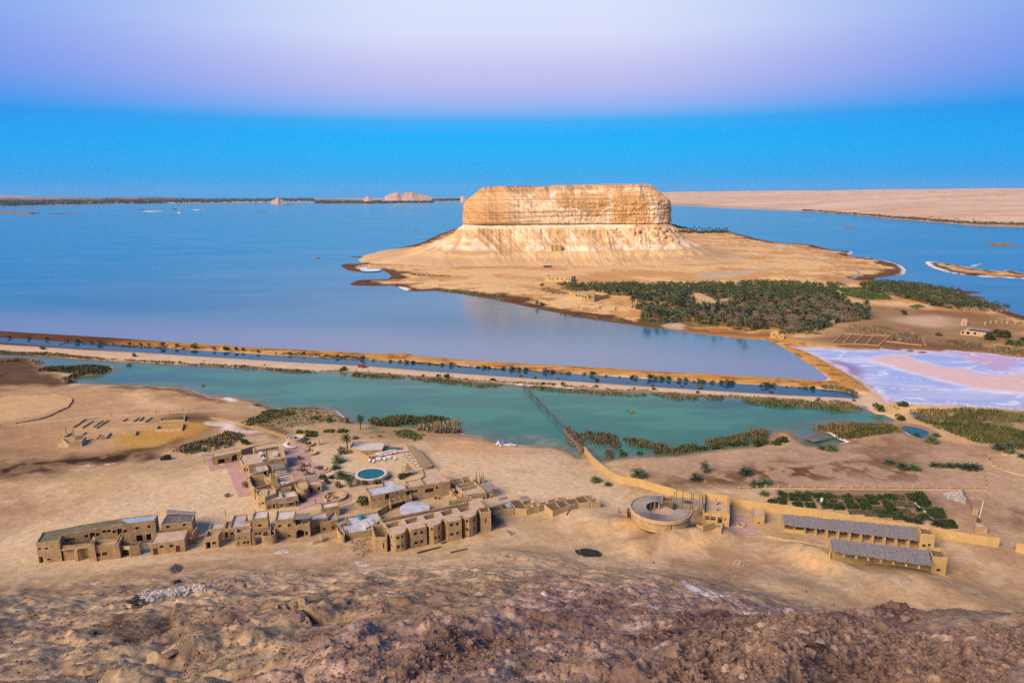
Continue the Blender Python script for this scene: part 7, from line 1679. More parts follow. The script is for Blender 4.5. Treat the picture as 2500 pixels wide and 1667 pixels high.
reeds([P(z7, (0, 90), (200, 70), (440, 110), (400, 140), (300, 80), (0, 110)), P(z7, (-50, 240), (60, 215), (60, 245), (-50, 270))], ((.10, .095, .04), (.16, .11, .055)), 1.2, 1.6, sd=22, name='shore_scrub')
for q in ([(808, 247), (838, 244), (842, 254), (812, 256)],): reeds([P(zj, *q)], (DRY, GREY), 5, 2.2, sd=23, name='reed_tuft')
for q, z in (([(1292, 374), (1322, 372), (1322, 384), (1292, 385)], zj), ([(990, 462), (1084, 458), (1086, 476), (1040, 488), (992, 478)], zi)): reeds([P(z, *q)], (DRY, (.16, .14, .06)), 5, 1.9, sd=24, name='reed_tuft')
reeds([P(z8, (190, 190), (300, 150), (420, 90), (500, 75), (640, 90), (700, 110), (560, 150), (420, 200), (240, 225)), P(z8, (300, 40), (420, 60), (480, 90), (330, 20)), P(z8, (820, 160), (900, 130), (950, 160), (880, 180))], ((.055, .078, .022), (.12, .105, .045)), 3.2, 1.3, sd=25, lean=.5, name='shore_scrub')
reeds([P(z8, (150, 205), (420, 110), (600, 65), (900, 65), (1130, 155), (1200, 205), (900, 205), (600, 245), (300, 235))], ((.085, .095, .032), (.15, .12, .055)), 1.3, .8, sd=31, lean=.5, name='shore_scrub')
reeds([P(z7, (1780, 1010), (1900, 940), (2150, 880), (2352, 800), (2500, 860), (2400, 960), (2100, 1030), (1900, 1060))], ((.05, .056, .02), (.11, .085, .04)), 2.4, 1.2, sd=26, lean=.5, name='shore_scrub')
reeds([P(z3, (720, 60), (900, 30), (1060, 100), (1090, 150), (960, 190), (920, 150), (780, 110)), P(z3, (440, 130), (600, 100), (640, 120), (470, 150))], ((.06, .11, .025), (.08, .11, .03)), 3.0, .8, sd=27, name='green_ground_cover')
reeds([P(zc, (1000, 190), (1200, 185), (1380, 235), (1400, 272), (1200, 272), (1080, 240)), P(zc, (1530, 318), (1600, 304), (1648, 325), (1570, 338)), P(zb, (1950, 590), (2250, 615), (2240, 640), (1980, 615)), P(zc, (580, 495), (900, 510), (880, 520), (600, 512))], ((.07, .11, .03), (.05, .07, .03)), .8, 1.6, sd=28, w=.5, name='green_ground_cover')
reeds([P(zt, (960, 505), (1200, 495), (1450, 530), (1600, 570), (1650, 620), (1400, 570), (1150, 530)), P(zt, (1930, 490), (2050, 480), (2230, 530), (2200, 545), (2000, 530)), P(zt, (690, 350), (760, 345), (1100, 365), (1100, 375), (780, 370)), P(zb, (380, 515), (700, 510), (1000, 560), (1300, 580), (1250, 600), (800, 570), (500, 540)), P(zc, (1100, 440), (1400, 470), (1480, 520), (1300, 520), (1050, 500)), P(zc, (1780, 560), (2060, 580), (2060, 620), (1800, 600)), P(zc, (2080, 610), (2352, 600), (2500, 640), (2352, 690), (2150, 660))],
      ((.20, .15, .085), (.11, .10, .045)), .35, 1.1, sd=29, w=.6, name='dry_scrub')
reeds([P(zc, (1400, 530), (1480, 515), (1590, 530), (1610, 565), (1500, 570), (1400, 560)), P(zc, (1900, 255), (2100, 310), (2230, 355), (1900, 350), (1850, 300))], (GREY, (.26, .19, .14)), 1.4, 3.0, sd=30, w=.5, lean=.7, name='dry_scrub')
# dark tree belts and towns on the far shores: too far to count
def far_pts(pts, n, d0, d1, sd):
    rnd = random.Random(sd); out = []
    for _ in range(n):
        i = rnd.randrange(len(pts) - 1); t = rnd.random()
        g = pz(pts[i][0] + (pts[i + 1][0] - pts[i][0]) * t, pts[i][1] + (pts[i + 1][1] - pts[i][1]) * t); r = np.linalg.norm(g[:2]); k = 1 + rnd.uniform(d0, d1) / r
        out.append((g[0] * k, g[1] * k))
    return out
def belt(name, pts, n, d0, d1, w, h, sd, z=6, col=(.045, .06, .035)):
    L = far_pts(pts, n, d0, d1, sd)
    veg_stuff(name, L, lambda p, V, F, C: leafball((p[0], p[1], z), V, F, C, [c * random.uniform(.8, 1.2) for c in col], w * random.uniform(.5, 1.3), h * random.uniform(.7, 1.3), 10, w * .5))
SH = [(0, 503.5), (244, 498.7), (489, 496), (760, 492)]
belt('far_palm_belt', SH, 900, 150, 6500, 110, 26, 1)
belt('far_palm_belt', [(775, 497.5), (900, 497.2), (1051, 496)], 420, 60, 1200, 45, 18, 2, z=4)
belt('far_palm_belt', [(1060, 491.5), (1150, 491)], 200, 150, 2500, 70, 22, 3)
belt('far_palm_belt', P(zl, (105, 133), (300, 136), (495, 136)), 160, 900, 1100, 30, 22, 4, z=8)
def town(pts, n, d0, d1, sd, big=1.0):
    rnd = random.Random(sd); V, F = [], []
    for (x, y) in far_pts(pts, n, d0, d1, sd):
        w, d, h = rnd.uniform(12, 36) * big, rnd.uniform(12, 25), rnd.uniform(5, 16); i = len(V)
        V += [(x + sx * w / 2, y + sy * d / 2, z) for z in (1, 6 + h) for sx, sy in ((-1, -1), (1, -1), (1, 1), (-1, 1))]
        F += [(i, i + 1, i + 5, i + 4), (i + 1, i + 2, i + 6, i + 5), (i + 2, i + 3, i + 7, i + 6), (i + 3, i, i + 4, i + 7), (i + 4, i + 5, i + 6, i + 7)]
    return link('far_town', mesh_raw('far_town', V, F, mat('town_wall', (.42, .35, .315), var=.25, scale=.02, bump=0)), kind='stuff')
town([(270, 498), (430, 496.5), (600, 494.5), (760, 492)], 230, 40, 700, 5)
town([(800, 497), (900, 496), (1060, 492), (1150, 491)], 150, 1500, 3500, 6, 1.4)
def desert_bushes():
    V, F, C = [], [], []
    sp = P(zl, (940, 197), (1000, 200), (1250, 222), (1500, 245), (1750, 265), (2000, 285), (2352, 297), (2500, 310))
    for (x, y) in far_pts(sp, 420, 10, 160, 8) + far_pts(sp[2:], 200, 160, 1100, 9):
        leafball((x, y, 4), V, F, C, random.choice(((.09, .075, .05), (.06, .065, .035), (.13, .10, .06))), random.uniform(4, 14), random.uniform(3, 7), 16, 3.0)
    link('desert_scrub', mesh_np('desert_scrub', V, F, M_veg, np.array(C)), kind='stuff')
desert_bushes()

# ---------------------------------------------------------------- paving draped on the ground
def drape(name, pts, off, m, step=1.2, label=None, kind='structure', world=None, parent=None, hole=None):
    poly = np.array(world if world is not None else [gp(*p)[:2] for p in pts]); lo, hi = poly.min(0) - step, poly.max(0) + step
    nx, ny = int((hi[0] - lo[0]) / step) + 2, int((hi[1] - lo[1]) / step) + 2
    X, Y = np.meshgrid(np.linspace(lo[0], hi[0], nx), np.linspace(lo[1], hi[1], ny))
    d = sdf(poly, X, Y)
    # pull the outer ring of the grid onto the outline
    gx, gy = np.gradient(d, axis=1), np.gradient(d, axis=0); L = np.hypot(gx, gy) + 1e-6
    mv = np.where((d < 0) & (d > -step * 1.5), -d, 0); X = X + gx / L * mv; Y = Y + gy / L * mv
    keep = d > -step * 1.5
    if hole is not None: keep &= ~(sdf(np.array(hole), X, Y) > 0)
    idx = np.full(X.shape, -1); idx[keep] = np.arange(keep.sum()); F = idx.ravel()[grid_faces(ny, nx)]; F = F[(F >= 0).all(1)]
    Z = np.array([gz(x, y) for x, y in zip(X[keep], Y[keep])]) + off
    return link(name, mesh_np(name, np.stack([X[keep], Y[keep], Z], -1), F, m), parent, kind=kind, label=label)
drape('plaza_paving', P(z2, (1032, 262), (1080, 215), (1180, 170), (1245, 178), (1290, 260), (1335, 340), (1385, 440), (1480, 462), (1560, 490), (1590, 520), (1560, 560), (1480, 580), (1440, 600), (1490, 690), (1500, 800), (1540, 800), (1640, 750), (1760, 760), (1850, 830), (1850, 890), (1720, 945), (1640, 950), (1480, 940), (1350, 960), (1230, 1000), (1200, 900), (1330, 830), (1330, 650), (1200, 640), (1130, 545), (1085, 520), (1080, 380), (1020, 262)), .12, M_pave)
drape('path_paving', P(z2, (118, 385), (180, 350), (200, 470), (350, 480), (400, 430), (515, 430), (550, 540), (600, 590), (612, 650), (640, 690), (660, 790), (640, 830), (500, 845), (478, 790), (360, 490), (160, 535)), .12, M_pave)
drape('court_paving', P(z5, (1450, 500), (1640, 490), (1740, 640), (1790, 720), (1740, 748), (1600, 738), (1460, 690)), .10, M_pave)
drape('yard_floor', P(z1, (1140, 690), (1235, 685), (1250, 600), (1180, 560), (1160, 600)), .10, ROOF['grey'])
# ---------------------------------------------------------------- rings, terraces, pool
def arc_wall(b, c, r, a0, a1, h, t, m, name='wall', zb=None, n=None):
    n = n or max(int(abs(a1 - a0) * r / .9), 6); V, F = [], []
    full = abs(a1 - a0) > 6.2
    k_ = n if full else n + 1
    for k in range(k_):
        a = a0 + (a1 - a0) * k / n; e = np.array((math.cos(a), math.sin(a))); p = c + e * r
        z = gz(*p) if zb is None else zb; j = (hj(p[0], p[1], 3) - .5) * .12
        V += [(*(c + e * (r - t / 2)), z - .6), (*(c + e * (r + t / 2)), z - .6), (*(c + e * (r + t / 2)), z + h + j), (*(c + e * (r - t / 2)), z + h + j)]
    for k in range(n):
        q, w2 = 4 * k, 4 * ((k + 1) % k_)
        for w in range(4): F.append((q + w, q + (w + 1) % 4, w2 + (w + 1) % 4, w2 + w)[::-1])
    if not full: F += [(0, 1, 2, 3), (4 * n + 3, 4 * n + 2, 4 * n + 1, 4 * n)]
    return b.part(name, V, F, m)
def disc_part(b, c, r, z, m, name, n=40):
    return b.part(name, [(c[0] + r * math.cos(k * 6.2832 / n), c[1] + r * math.sin(k * 6.2832 / n), z) for k in range(n)], [tuple(range(n))], m)
def circ(f, left, right, z):
    l, r = pz(*f(*left), z)[:2], pz(*f(*right), z)[:2]
    return (l + r) / 2, np.linalg.norm(r - l) / 2
b = Bld('round_pool', 'round swimming pool of deep teal water in a raised stone rim', 'pool', z3(450, 638))
zp_ = b.z0 + 1.5
c, r = circ(z3, (322, 542), (655, 528), zp_)
M_stone = mat('pool_stone', (.20, .155, .12), var=.3, scale=1.5, bump=.9, bscale=3.5, fine=.4)
M_rim = mat('pool_rim', (.50, .45, .40), var=.2, scale=1, bump=.2)
M_poolw = water_mat('pool_water', (.004, .085, .11), (.005, .10, .125), scale=.2, rough=.05, bump=.02, bscale=1.5, spec=.3)
arc_wall(b, c, r + .9, math.pi * .93, math.pi * 2.07, 1.35, .9, M_stone, 'stone_wall', zb=b.z0)
arc_wall(b, c, r, 0, 2 * math.pi, 1.6, 1.0, M_rim, 'rim', zb=b.z0)
disc_part(b, c, r - .4, zp_ - .12, M_poolw, 'water')
log('ladder', (*(c + np.array((r * .55, r * .78))), zp_), (*(c + np.array((r * .55, r * .78))), zp_ + 1.2), .05, ROOF['white'], b.root, b.o)
b = Bld('round_terrace', 'raised round seat terrace with a white bench at the top of the plaza', 'terrace', z2(1180, 195))
zt_ = b.z0 + 1.8; c, r = circ(z2, (1078, 130), (1284, 128), zt_)
arc_wall(b, c, r, 0, 2 * math.pi, 1.9, .45, M_adobe2, zb=b.z0); disc_part(b, c, r - .2, zt_ - .7, M_pave, 'floor')
arc_wall(b, c, r - .9, -.9, math.pi + .9, 1.55, 1.0, ROOF['white'], 'bench', zb=b.z0)
log('table', (*c, zt_ - .9), (*c, zt_ + .1), .6, M_wood, b.root, b.o, 8)
for lab, l_, r_, base, a0, a1, h in (('curved terrace wall round a table, upper right of the plaza', (1240, 205), (1402, 200), (1330, 262), -1.9, 1.9, 1.0), ('curved terrace wall round a table, lower right of the plaza', (1285, 308), (1438, 305), (1370, 358), -1.7, 1.9, 1.0), ('low curved wall of the half moon terrace with cushions', (1026, 232), (1215, 232), (1120, 275), math.pi * .75, math.pi * 1.85, .5),
                                     ('stepped half round terrace edge below the plaza tables', (1420, 520), (1600, 515), (1500, 580), -1.4, 1.7, .4), ('inner step of the half round terrace below the plaza tables', (1440, 505), (1552, 505), (1480, 545), -1.2, 1.6, .6), ('small curled wall left of the plaza beside the dining hall', (1085, 445), (1165, 440), (1110, 480), -1.2, 2.0, .9)):
    b = Bld('terrace_wall', lab, 'wall', z2(*base)); c, r = circ(z2, l_, r_, b.z0 + h)
    arc_wall(b, c, r, a0, a1, h, .4, M_adobe2)
b = Bld('fire_circle', 'sunken round fire circle with a mud wall and pale inner bench', 'fire circle', z2(1655, 905))
c, r = circ(z2, (1527, 830), (1785, 825), b.z0 + 1.2)
arc_wall(b, c, r, -1.35, 4.2, 1.2, .45, M_adobe2, zb=b.z0); arc_wall(b, c, r - .9, -.1, math.pi + .2, .7, .9, M_yel, 'bench', zb=b.z0); disc_part(b, c, r - .3, b.z0 + .18, M_pave, 'floor')
arc_wall(b, c, .8, 0, 6.2832, .5, .4, M_stone, 'fire_pit', zb=b.z0)
b.part('pillar', *wall_geo([gp(*z2(1562, 850))[:2], gp(*z2(1580, 845))[:2]], 2.2, .7), M_adobe2)
arc_wall(b, c + np.array((1.5, -1.0)), r + 3.2, -1.5, .9, .18, .4, M_adobe2, 'step')
b = Bld('fire_ring', 'round mud fire ring on the pink court beside the gate building', 'fire ring', z5(1575, 650))
c, r = circ(z5, (1512, 605), (1638, 608), b.z0 + .6); arc_wall(b, c, r - .3, 0, 6.2832, .6, .7, M_adobe2, zb=b.z0); disc_part(b, c, r - .5, b.z0 + .1, M_wood, 'ash')
b = Bld('platform_house', 'low flat roofed room with a pinkish lime floor above the pool beach', 'house', z3(255, 290))
b.block(z3, [(245, 240), (285, 176), (633, 176), (642, 212), (612, 264), (375, 280)], base=(255, 290), top=(246, 240), roof='white', par=.35)
b.strip(z3, [(375, 285), (470, 348)], 1.4, .5)
b.strip(z3, [(470, 345), (640, 310)], .3, .4)
b = Bld('pool_channel', 'narrow dark blue plunge channel in a stone frame above the daybeds', 'pool', z3(740, 262))
b.strip(z3, [(640, 232), (822, 232)], .6, .3); b.strip(z3, [(645, 262), (822, 262)], .6, .3); b.strip(z3, [(822, 230), (828, 265)], .6, .3)
g = [pz(*z3(*p), b.z0 + .35)[:2] for p in ((650, 255), (650, 238), (818, 238), (818, 256))]
b.part('water', [(*q, b.z0 + .35) for q in ccw(g)], [(0, 1, 2, 3)], M_poolw)
b = Bld('daybed_wall', 'pink mud bench wall behind the white daybeds', 'wall', z3(490, 372), wall=M_adobe2)
b.strip(z3, [(490, 345), (560, 322), (770, 270)], 1.0, .5, mat('pink_mud', (.47, .29, .21), var=.2, scale=.6, bump=.4)); b.strip(z3, [(488, 350), (492, 370)], 1.0, .4)
M_cloth = mat('white_cloth', (.55, .535, .525), rough=.9, var=.06, scale=2, bump=.1)
def box_geo(x0, x1, y0, y1, z0, z1):
    V = [(x, y, z) for z in (z0, z1) for y in (y0, y1) for x in (x0, x1)]
    return V, [(0, 2, 3, 1), (4, 5, 7, 6), (0, 1, 5, 4), (2, 6, 7, 3), (0, 4, 6, 2), (1, 3, 7, 5)]
def combo(*boxes):
    V, F = [], []
    for bx in boxes:
        v, f = box_geo(*bx); k = len(V); V += v; F += [tuple(i + k for i in q) for q in f]
    return V, F
ME_DB = [('base', mesh_raw('base', *combo((-1.1, 1.1, -1.0, 1.0, -.2, .35)), M_wood)), ('mattress', mesh_raw('mattress', *combo((-1.05, 1.05, -.95, .95, .351, .6)), M_cloth)), ('bolster', mesh_raw('bolster', *combo((-1.05, 1.05, .55, .95, .601, .85)), M_cloth))]
ME_LG = [('frame', mesh_raw('frame', *combo((-.35, .35, -1.0, 1.0, .22, .30), (-.33, -.27, -.95, -.89, -.1, .22), (.27, .33, -.95, -.89, -.1, .22), (-.33, -.27, .85, .91, -.1, .22), (.27, .33, .85, .91, -.1, .22)), M_wood)), ('mattress', mesh_raw('mattress', *combo((-.33, .33, -.98, .35, .301, .42)), M_cloth)), ]
_v = [(-.33, .36, .31), (.33, .36, .31), (.33, .36, .43), (-.33, .36, .43), (-.33, .95, .80), (.33, .95, .80), (.33, .90, .90), (-.33, .90, .90)]
ME_LG.append(('backrest', mesh_raw('backrest', _v, [(0, 1, 2, 3), (5, 4, 7, 6), (1, 0, 4, 5), (3, 2, 6, 7), (0, 3, 7, 4), (2, 1, 5, 6)], M_cloth)))
def furn(name, meshes, f, x, y, rz, label, cat, group=None, s=1, dz=0, z=None):
    g = gp(*f(x, y)) if z is None else np.array((*pz(*f(x, y), z)[:2], z))
    e = empty(name, (g[0], g[1], g[2] + dz), label, cat, group, rz); e.scale = (s, s, s)
    for n_, m_ in meshes: link(n_, m_, e)
    return e
for i, (x, y) in enumerate(((575, 338), (635, 326), (685, 315), (738, 304))):
    furn('daybed', ME_DB, z3, x, y, .25, ('first', 'second', 'third', 'fourth')[i] + ' white daybed from the left in the row above the pool beach', 'daybed', 'white daybeds above the pool beach', 1.35)
for i, (x, y) in enumerate(((1070, 218), (1052, 234), (1062, 250), (1090, 262), (1130, 266), (1165, 262))):
    furn('daybed', ME_DB, z2, x, y, i * .45 - 1.2, ('topmost', 'second', 'third', 'fourth', 'fifth', 'last')[i] + ' white cushion seat in the arc on the half moon terrace', 'daybed', 'white cushion seats on the half moon terrace', .85, .15)
for x, y, rz, lab in ((470, 402, .2, 'round backed white lounger left of all on the pool beach'), (515, 408, .15, 'flat white lounger, second from the left on the pool beach'), (560, 383, .5, 'left lounger of the close pair on the pool beach'), (585, 381, .4, 'right lounger of the close pair on the pool beach'), (640, 384, .3, 'single white lounger in the middle of the pool beach'), (680, 366, .5, 'left lounger of the pair nearest the daybeds'), (702, 361, .4, 'right lounger of the pair nearest the daybeds'), (755, 378, .2, 'dark empty lounger right of the white ones'),
                      (887, 345, 1.3, 'white lounger at the upper end of the thatched awning'), (888, 323, 1.3, 'grey lounger tucked behind the upper end of the awning'), (920, 358, 1.2, 'second lounger along the thatched awning'), (945, 386, 1.2, 'third lounger along the thatched awning'), (990, 395, 1.2, 'fourth lounger along the awning, half in its shade'), (985, 423, 1.2, 'fifth lounger along the thatched awning'), (1005, 452, 1.2, 'lounger at the lower end of the thatched awning')):
    furn('sun_lounger', ME_LG, z3, x, y, rz, lab, 'sun lounger', 'loungers on the pool beach', 1.15)
V, F = combo((-2.1, 2.1, -.4, .4, -.3, .95)); furn('counter', [('body', mesh_raw('body', V, F, M_adobe2)), ('top', mesh_raw('top', *combo((-2.2, 2.2, -.5, .5, .951, 1.05)), M_cloth))], z3, 845, 300, .28, 'long white topped counter right of the daybeds', 'counter')
ME_T = [('top', mesh_raw('top', *combo((-.75, .75, -.75, .75, .68, .75)), M_wood)), ('leg', mesh_raw('leg', *combo((-.25, .25, -.25, .25, -.1, .68)), M_wood))]
ME_ST = [('seat', mesh_raw('seat', *combo((-.3, .3, -.3, .3, .38, .46)), M_wood)), ('backrest', mesh_raw('backrest', *combo((-.3, .3, .22, .3, .46, .85)), M_wood)), ('leg', mesh_raw('leg', *combo((-.28, -.2, -.28, -.2, -.1, .38), (.2, .28, .2, .28, -.1, .38)), M_wood))]
for i, (x, y, w) in enumerate(((1280, 488, 'beside the low dividing wall'), (1255, 540, 'lowest left on the plaza'), (1332, 582, 'in front of the log pergola'), (1465, 514, 'on the half round terrace'), (1225, 398, 'alone in the middle of the plaza'), (1318, 220, 'inside the upper curved wall'), (1350, 305, 'inside the lower curved wall'))):
    furn('table', ME_T, z2, x, y, i * .7, 'dark wooden table ' + w, 'table', 'dark tables on the plaza', 1.2, .12)
    for k in range(3):
        a = k * 2.1 + i; g = gp(*z2(x, y)); px_, py_ = g[0] + 1.5 * math.cos(a), g[1] + 1.5 * math.sin(a)
        e = empty('chair', (px_, py_, gz(px_, py_) + .12), 'dark chair at the table ' + w, 'chair', 'dark chairs round the table ' + w, a - math.pi / 2); e.scale = (1.15,) * 3
        for n_, m_ in ME_ST: link(n_, m_, e)
for L, lab in (([(1318, 450), (1348, 495)], 'short dividing wall in the middle of the plaza'), ([(1372, 545), (1402, 585)], 'short dividing wall at the foot of the plaza'), ([(1440, 225), (1472, 224)], 'square wall end at the right of the plaza')):
    b = Bld('plaza_wall', lab, 'wall', z2(*L[0])); b.strip(z2, L, .8 if 'divid' in lab else 2.4, .5 if 'divid' in lab else 1.2, M_adobe2, top=False)
# thatch
b = Bld('thatch_awning', 'long straight awning of brown thatch beside the pool beach', 'awning', z3(1060, 500))
zt_ = b.z0 + 2.4; b.logroof(z3, [(888, 226), (966, 210), (1188, 440), (1062, 480)], zt_, .3, .2, M_thatch, 'thatch')
b.posts(z3, [(905, 262), (985, 340), (1035, 400), (1075, 500), (1180, 470), (1090, 370)], zt_, .1)
b = Bld('thatch_gazebo', 'square gazebo with a peaked thatch roof on posts', 'gazebo', z3(900, 540))
zt_ = b.z0; q = [pz(*z3(*p), zt_ + 2.2)[:2] for p in ((826, 490), (866, 512), (974, 492), (930, 466))]; ap = np.mean(q, 0)
V, F = [], []
for k in range(4):
    for (a_, z_) in ((0, 2.1), (.36, 3.05), (.36, 3.25), (.72, 4.0), (.72, 4.2), (1, 4.9)): V.append((*(np.array(q[k]) * (1 - a_) + ap * a_), zt_ + z_))
for k in range(4):
    for j in range(5): F.append((k * 6 + j, ((k + 1) % 4) * 6 + j, ((k + 1) % 4) * 6 + j + 1, k * 6 + j + 1))
F.append((0, 6, 12, 18)); b.part('thatch_roof', V, F, M_thatch)
for k in range(4): p = np.array(q[k]) * .85 + ap * .15; log('post', (*p, zt_ - .3), (*p, zt_ + 2.4), .1, M_wood, b.root, b.o)
b.slab(z3, None, zt_ + .5, .6, M_wood, 'bench', world=[tuple(np.array(k) * .8 + ap * .2) for k in q])
b = Bld('waterside_shelter', 'low ragged reed shelter standing at the water between the spit and the reeds', 'shelter', zg(330, 165), wall=M_adobe2)
b.logroof(zg, [(225, 105), (350, 150), (540, 110), (370, 45)], b.z0 + 2.2, .5, .2, M_log, z2=b.z0 + 1.3)
b.posts(zg, [(245, 150), (305, 160), (368, 175), (430, 150)], b.z0 + 2.1, .12, M_wood)
b = Bld('beach_tent', 'white cloth tent on the beach by the lagoon', 'tent', zh(1655, 935))
q = [gp(*zh(*p)) for p in ((1605, 918), (1660, 938), (1698, 915), (1640, 895))]; rdg = [(q[0] + q[1]) / 2 + (0, 0, 2.3), (q[2] + q[3]) / 2 + (0, 0, 2.3)]
V = [*q, *rdg]; b.part('tent_cloth', V, [(0, 1, 4), (1, 2, 5, 4), (2, 3, 5), (3, 0, 4, 5)], M_cloth); b.part('tent_door', [q[0] * .6 + q[1] * .4 + (-.1, -.05, 0), q[0] * .35 + q[1] * .65 + (-.1, -.05, 0), rdg[0] * .8 + (q[0] + q[1]) * .1 + (-.1, -.05, 0)], [(0, 1, 2)], M_door)
def boat(f, x, y, rz, label, s=1.0, col=M_cloth, z=None):
    V, F = [], []
    n = 7
    for k in range(n):
        t = k / (n - 1) * 2 - 1; w = .75 * (1 - abs(t) ** 2.4) + .04; sh = .25 * t * t
        V += [(t * 2, -w, .45 + sh), (t * 2, -w * .6, -.1), (t * 2, w * .6, -.1), (t * 2, w, .45 + sh), (t * 2, w * .82, .42 + sh), (t * 2, 0, .12), (t * 2, -w * .82, .42 + sh)]
    for k in range(n - 1):
        for w in range(7): F.append((k * 7 + w, k * 7 + (w + 1) % 7, k * 7 + 7 + (w + 1) % 7, k * 7 + 7 + w)[::-1])
    F += [tuple(range(7)), tuple(range((n - 1) * 7, n * 7))[::-1]]
    furn('boat', [('hull', mesh_raw('hull', V, F, col)), ('thwart', mesh_raw('thwart', *combo((-.2, .2, -.6, .6, .3, .36), (.7, 1.0, -.45, .45, .32, .38)), M_wood))], f, x, y, rz, label, 'boat', 'boats', s, .1, z)
boat(zh, 1725, 930, .2, 'small pale boat pulled up right beside the white tent'); boat(zh, 1758, 936, -.1, 'second pale boat farther right of the white tent')
# ---------------------------------------------------------------- red car on the dike road
def car():
    g = gp(*zh(330, 182)); g2 = gp(*zh(420, 192)); rz = math.atan2(g2[1] - g[1], g2[0] - g[0])
    e = empty('parked_car', tuple(g + (0, 0, .05)), 'dark red off road car on the dike road', 'car', None, rz); e.scale = (1.25,) * 3
    M_red = mat('red_paint', (.30, .012, .018), rough=.3, var=.05, scale=1, bump=0, spec=.5); M_tyre = mat('tyre_rubber', (.02, .02, .02), var=.1, bump=0)
    prof = [(-2.2, .45), (-2.25, 1.0), (-2.1, 1.1), (-1.9, 1.72), (.45, 1.76), (1.0, 1.15), (2.1, 1.02), (2.25, .8), (2.2, .45)]
    V = []
    for sy in (-1, 1):
        for x, z in prof: V.append((x, sy * (.9 - .14 * max(0, (z - 1.1) / .65)), z))
    n = len(prof); F = [tuple(range(n)), tuple(range(n, 2 * n))[::-1]] + [(i, i + n, (i + 1) % n + n, (i + 1) % n) for i in range(n)]
    link('body', mesh_raw('body', V, F, M_red), e)
    for sy in (-1, 1): link('window', mesh_raw('window', [(-1.8, sy * .885, 1.16), (.75, sy * .885, 1.16), (.38, sy * .795, 1.66), (-1.72, sy * .795, 1.66)], [(0, 1, 2, 3)], M_pane), e)
    link('windscreen', mesh_raw('windscreen', [(.56, -.72, 1.67), (.56, .72, 1.67), (1.01, .8, 1.19), (1.01, -.8, 1.19)], [(0, 1, 2, 3)], M_pane), e)
    W, Fw = [], []
    for y in (-.14, .14):
        for k in range(12): W.append((.42 * math.cos(k * .5236), y, .42 * math.sin(k * .5236)))
    Fw = [(k, (k + 1) % 12, 12 + (k + 1) % 12, 12 + k) for k in range(12)] + [tuple(range(12))[::-1], tuple(range(12, 24))]
    me = mesh_raw('wheel', W, Fw, M_tyre)
    for x in (-1.4, 1.4):
        for y in (-.85, .85): link('wheel', me, e, loc=(x, y, .42))
    for y in (-.6, .6): link('headlight', mesh_raw('headlight', *combo((2.2, 2.27, y - .16, y + .16, .72, .88)), M_cloth), e)
car()
# ---------------------------------------------------------------- jetty, net poles, fences
b = Bld('mud_jetty', 'ruined jetty of mud and palm trunks running from the wall into the lagoon', 'jetty', zi(640, 800))
V, F = wall_geo([gp(*zi(*p))[:2] for p in ((488, 632), (510, 670), (560, 720), (600, 770), (640, 820))], [2.3] * 90, 3.6, jit=.4); b.part('mud_bank', V, F, mat('jetty_mud', (.17, .115, .08), var=.35, scale=.6, bump=.8, bscale=2))
for k in range(16):
    x, y = 488 + 150 * k / 15, 640 + 180 * k / 15; g = gp(*zi(x + random.uniform(-14, 14), y + random.uniform(-5, 5)))
    a = random.uniform(.6, 1.6); log('log', (g[0] - math.cos(a) * 2, g[1] - math.sin(a) * 2, 1.6 + random.random() * .5), (g[0] + math.cos(a) * 2, g[1] + math.sin(a) * 2, 1.6 + random.random() * .5), .22, M_beam, b.root, b.o)
for L in ([(470, 715), (540, 725)], [(500, 745), (560, 752)]): b.slab(zi, [L[0], L[1], (L[1][0] + 8, L[1][1] - 8), (L[0][0] + 8, L[0][1] - 8)], .55, .4, M_beam, 'plank_deck')
b = Bld('net_fence', 'line of thin poles and netting crossing the lagoon from the jetty to the reeds', 'fence', zi(470, 640))
pA, pB = pz(*zi(480, 645)), pz(*zi(100, 240)); n = 46
prev = None
for k in range(n):
    t = k / (n - 1); p = pA * (1 - t) + pB * t + np.array((.35 * math.sin(k * .7), 0, 0)); tl = random.uniform(-.3, .3)
    log('pole', (p[0], p[1], -.6), (p[0] + tl, p[1] + random.uniform(-.2, .2), 2.3), .11, M_wood, b.root, b.o, 5)
    if prev is not None: log('rail', (prev[0], prev[1], 1.9), (p[0], p[1], 1.8), .17, M_wood, b.root, b.o, 4)
    prev = p
def post_fence(name, label, f, pts, h, r, m, rails=2, every=None, lowwall=0, closed=False, mr=None):
    b = Bld(name, label, 'fence', f(*pts[0]), wall=m); W = [gp(*f(*p)) for p in pts]
    if every:
        D = []
        for a, c in zip(W[:-1], W[1:]):
            k = max(int(round(np.linalg.norm(c[:2] - a[:2]) / every)), 1); D += [a + (c - a) * i / k for i in range(k)]
        W = D + [W[-1]]
    for p in W: log('post', (p[0], p[1], gz(p[0], p[1]) - .4), (p[0], p[1], gz(p[0], p[1]) + h), r, m, b.root, b.o, 4)
    for a, c in zip(W[:-1], W[1:]):
        za, zc_ = gz(a[0], a[1]), gz(c[0], c[1])
        for k in range(rails): log('rail', (a[0], a[1], za + h * (.45 + .4 * k)), (c[0], c[1], zc_ + h * (.45 + .4 * k)), .09, mr or M_beam, b.root, b.o, 4)
    if lowwall:
        V, F = wall_geo([w[:2] for w in W], lowwall, .4); b.part('low_wall', V, F, m)
    return b
post_fence('garden_fence', 'long fence of square mud posts and rails above the garden plots', z6, [(-205, 58), (-120, 56), (-45, 52)] + [(x, 46 + (x - 30) * .0075) for x in (30, 145, 252, 358, 473, 582, 697, 803, 912, 1006, 1122, 1245, 1350, 1460, 1571, 1683, 1798, 1908, 2012)], 1.5, .34, M_adobe2, 1, lowwall=.35)
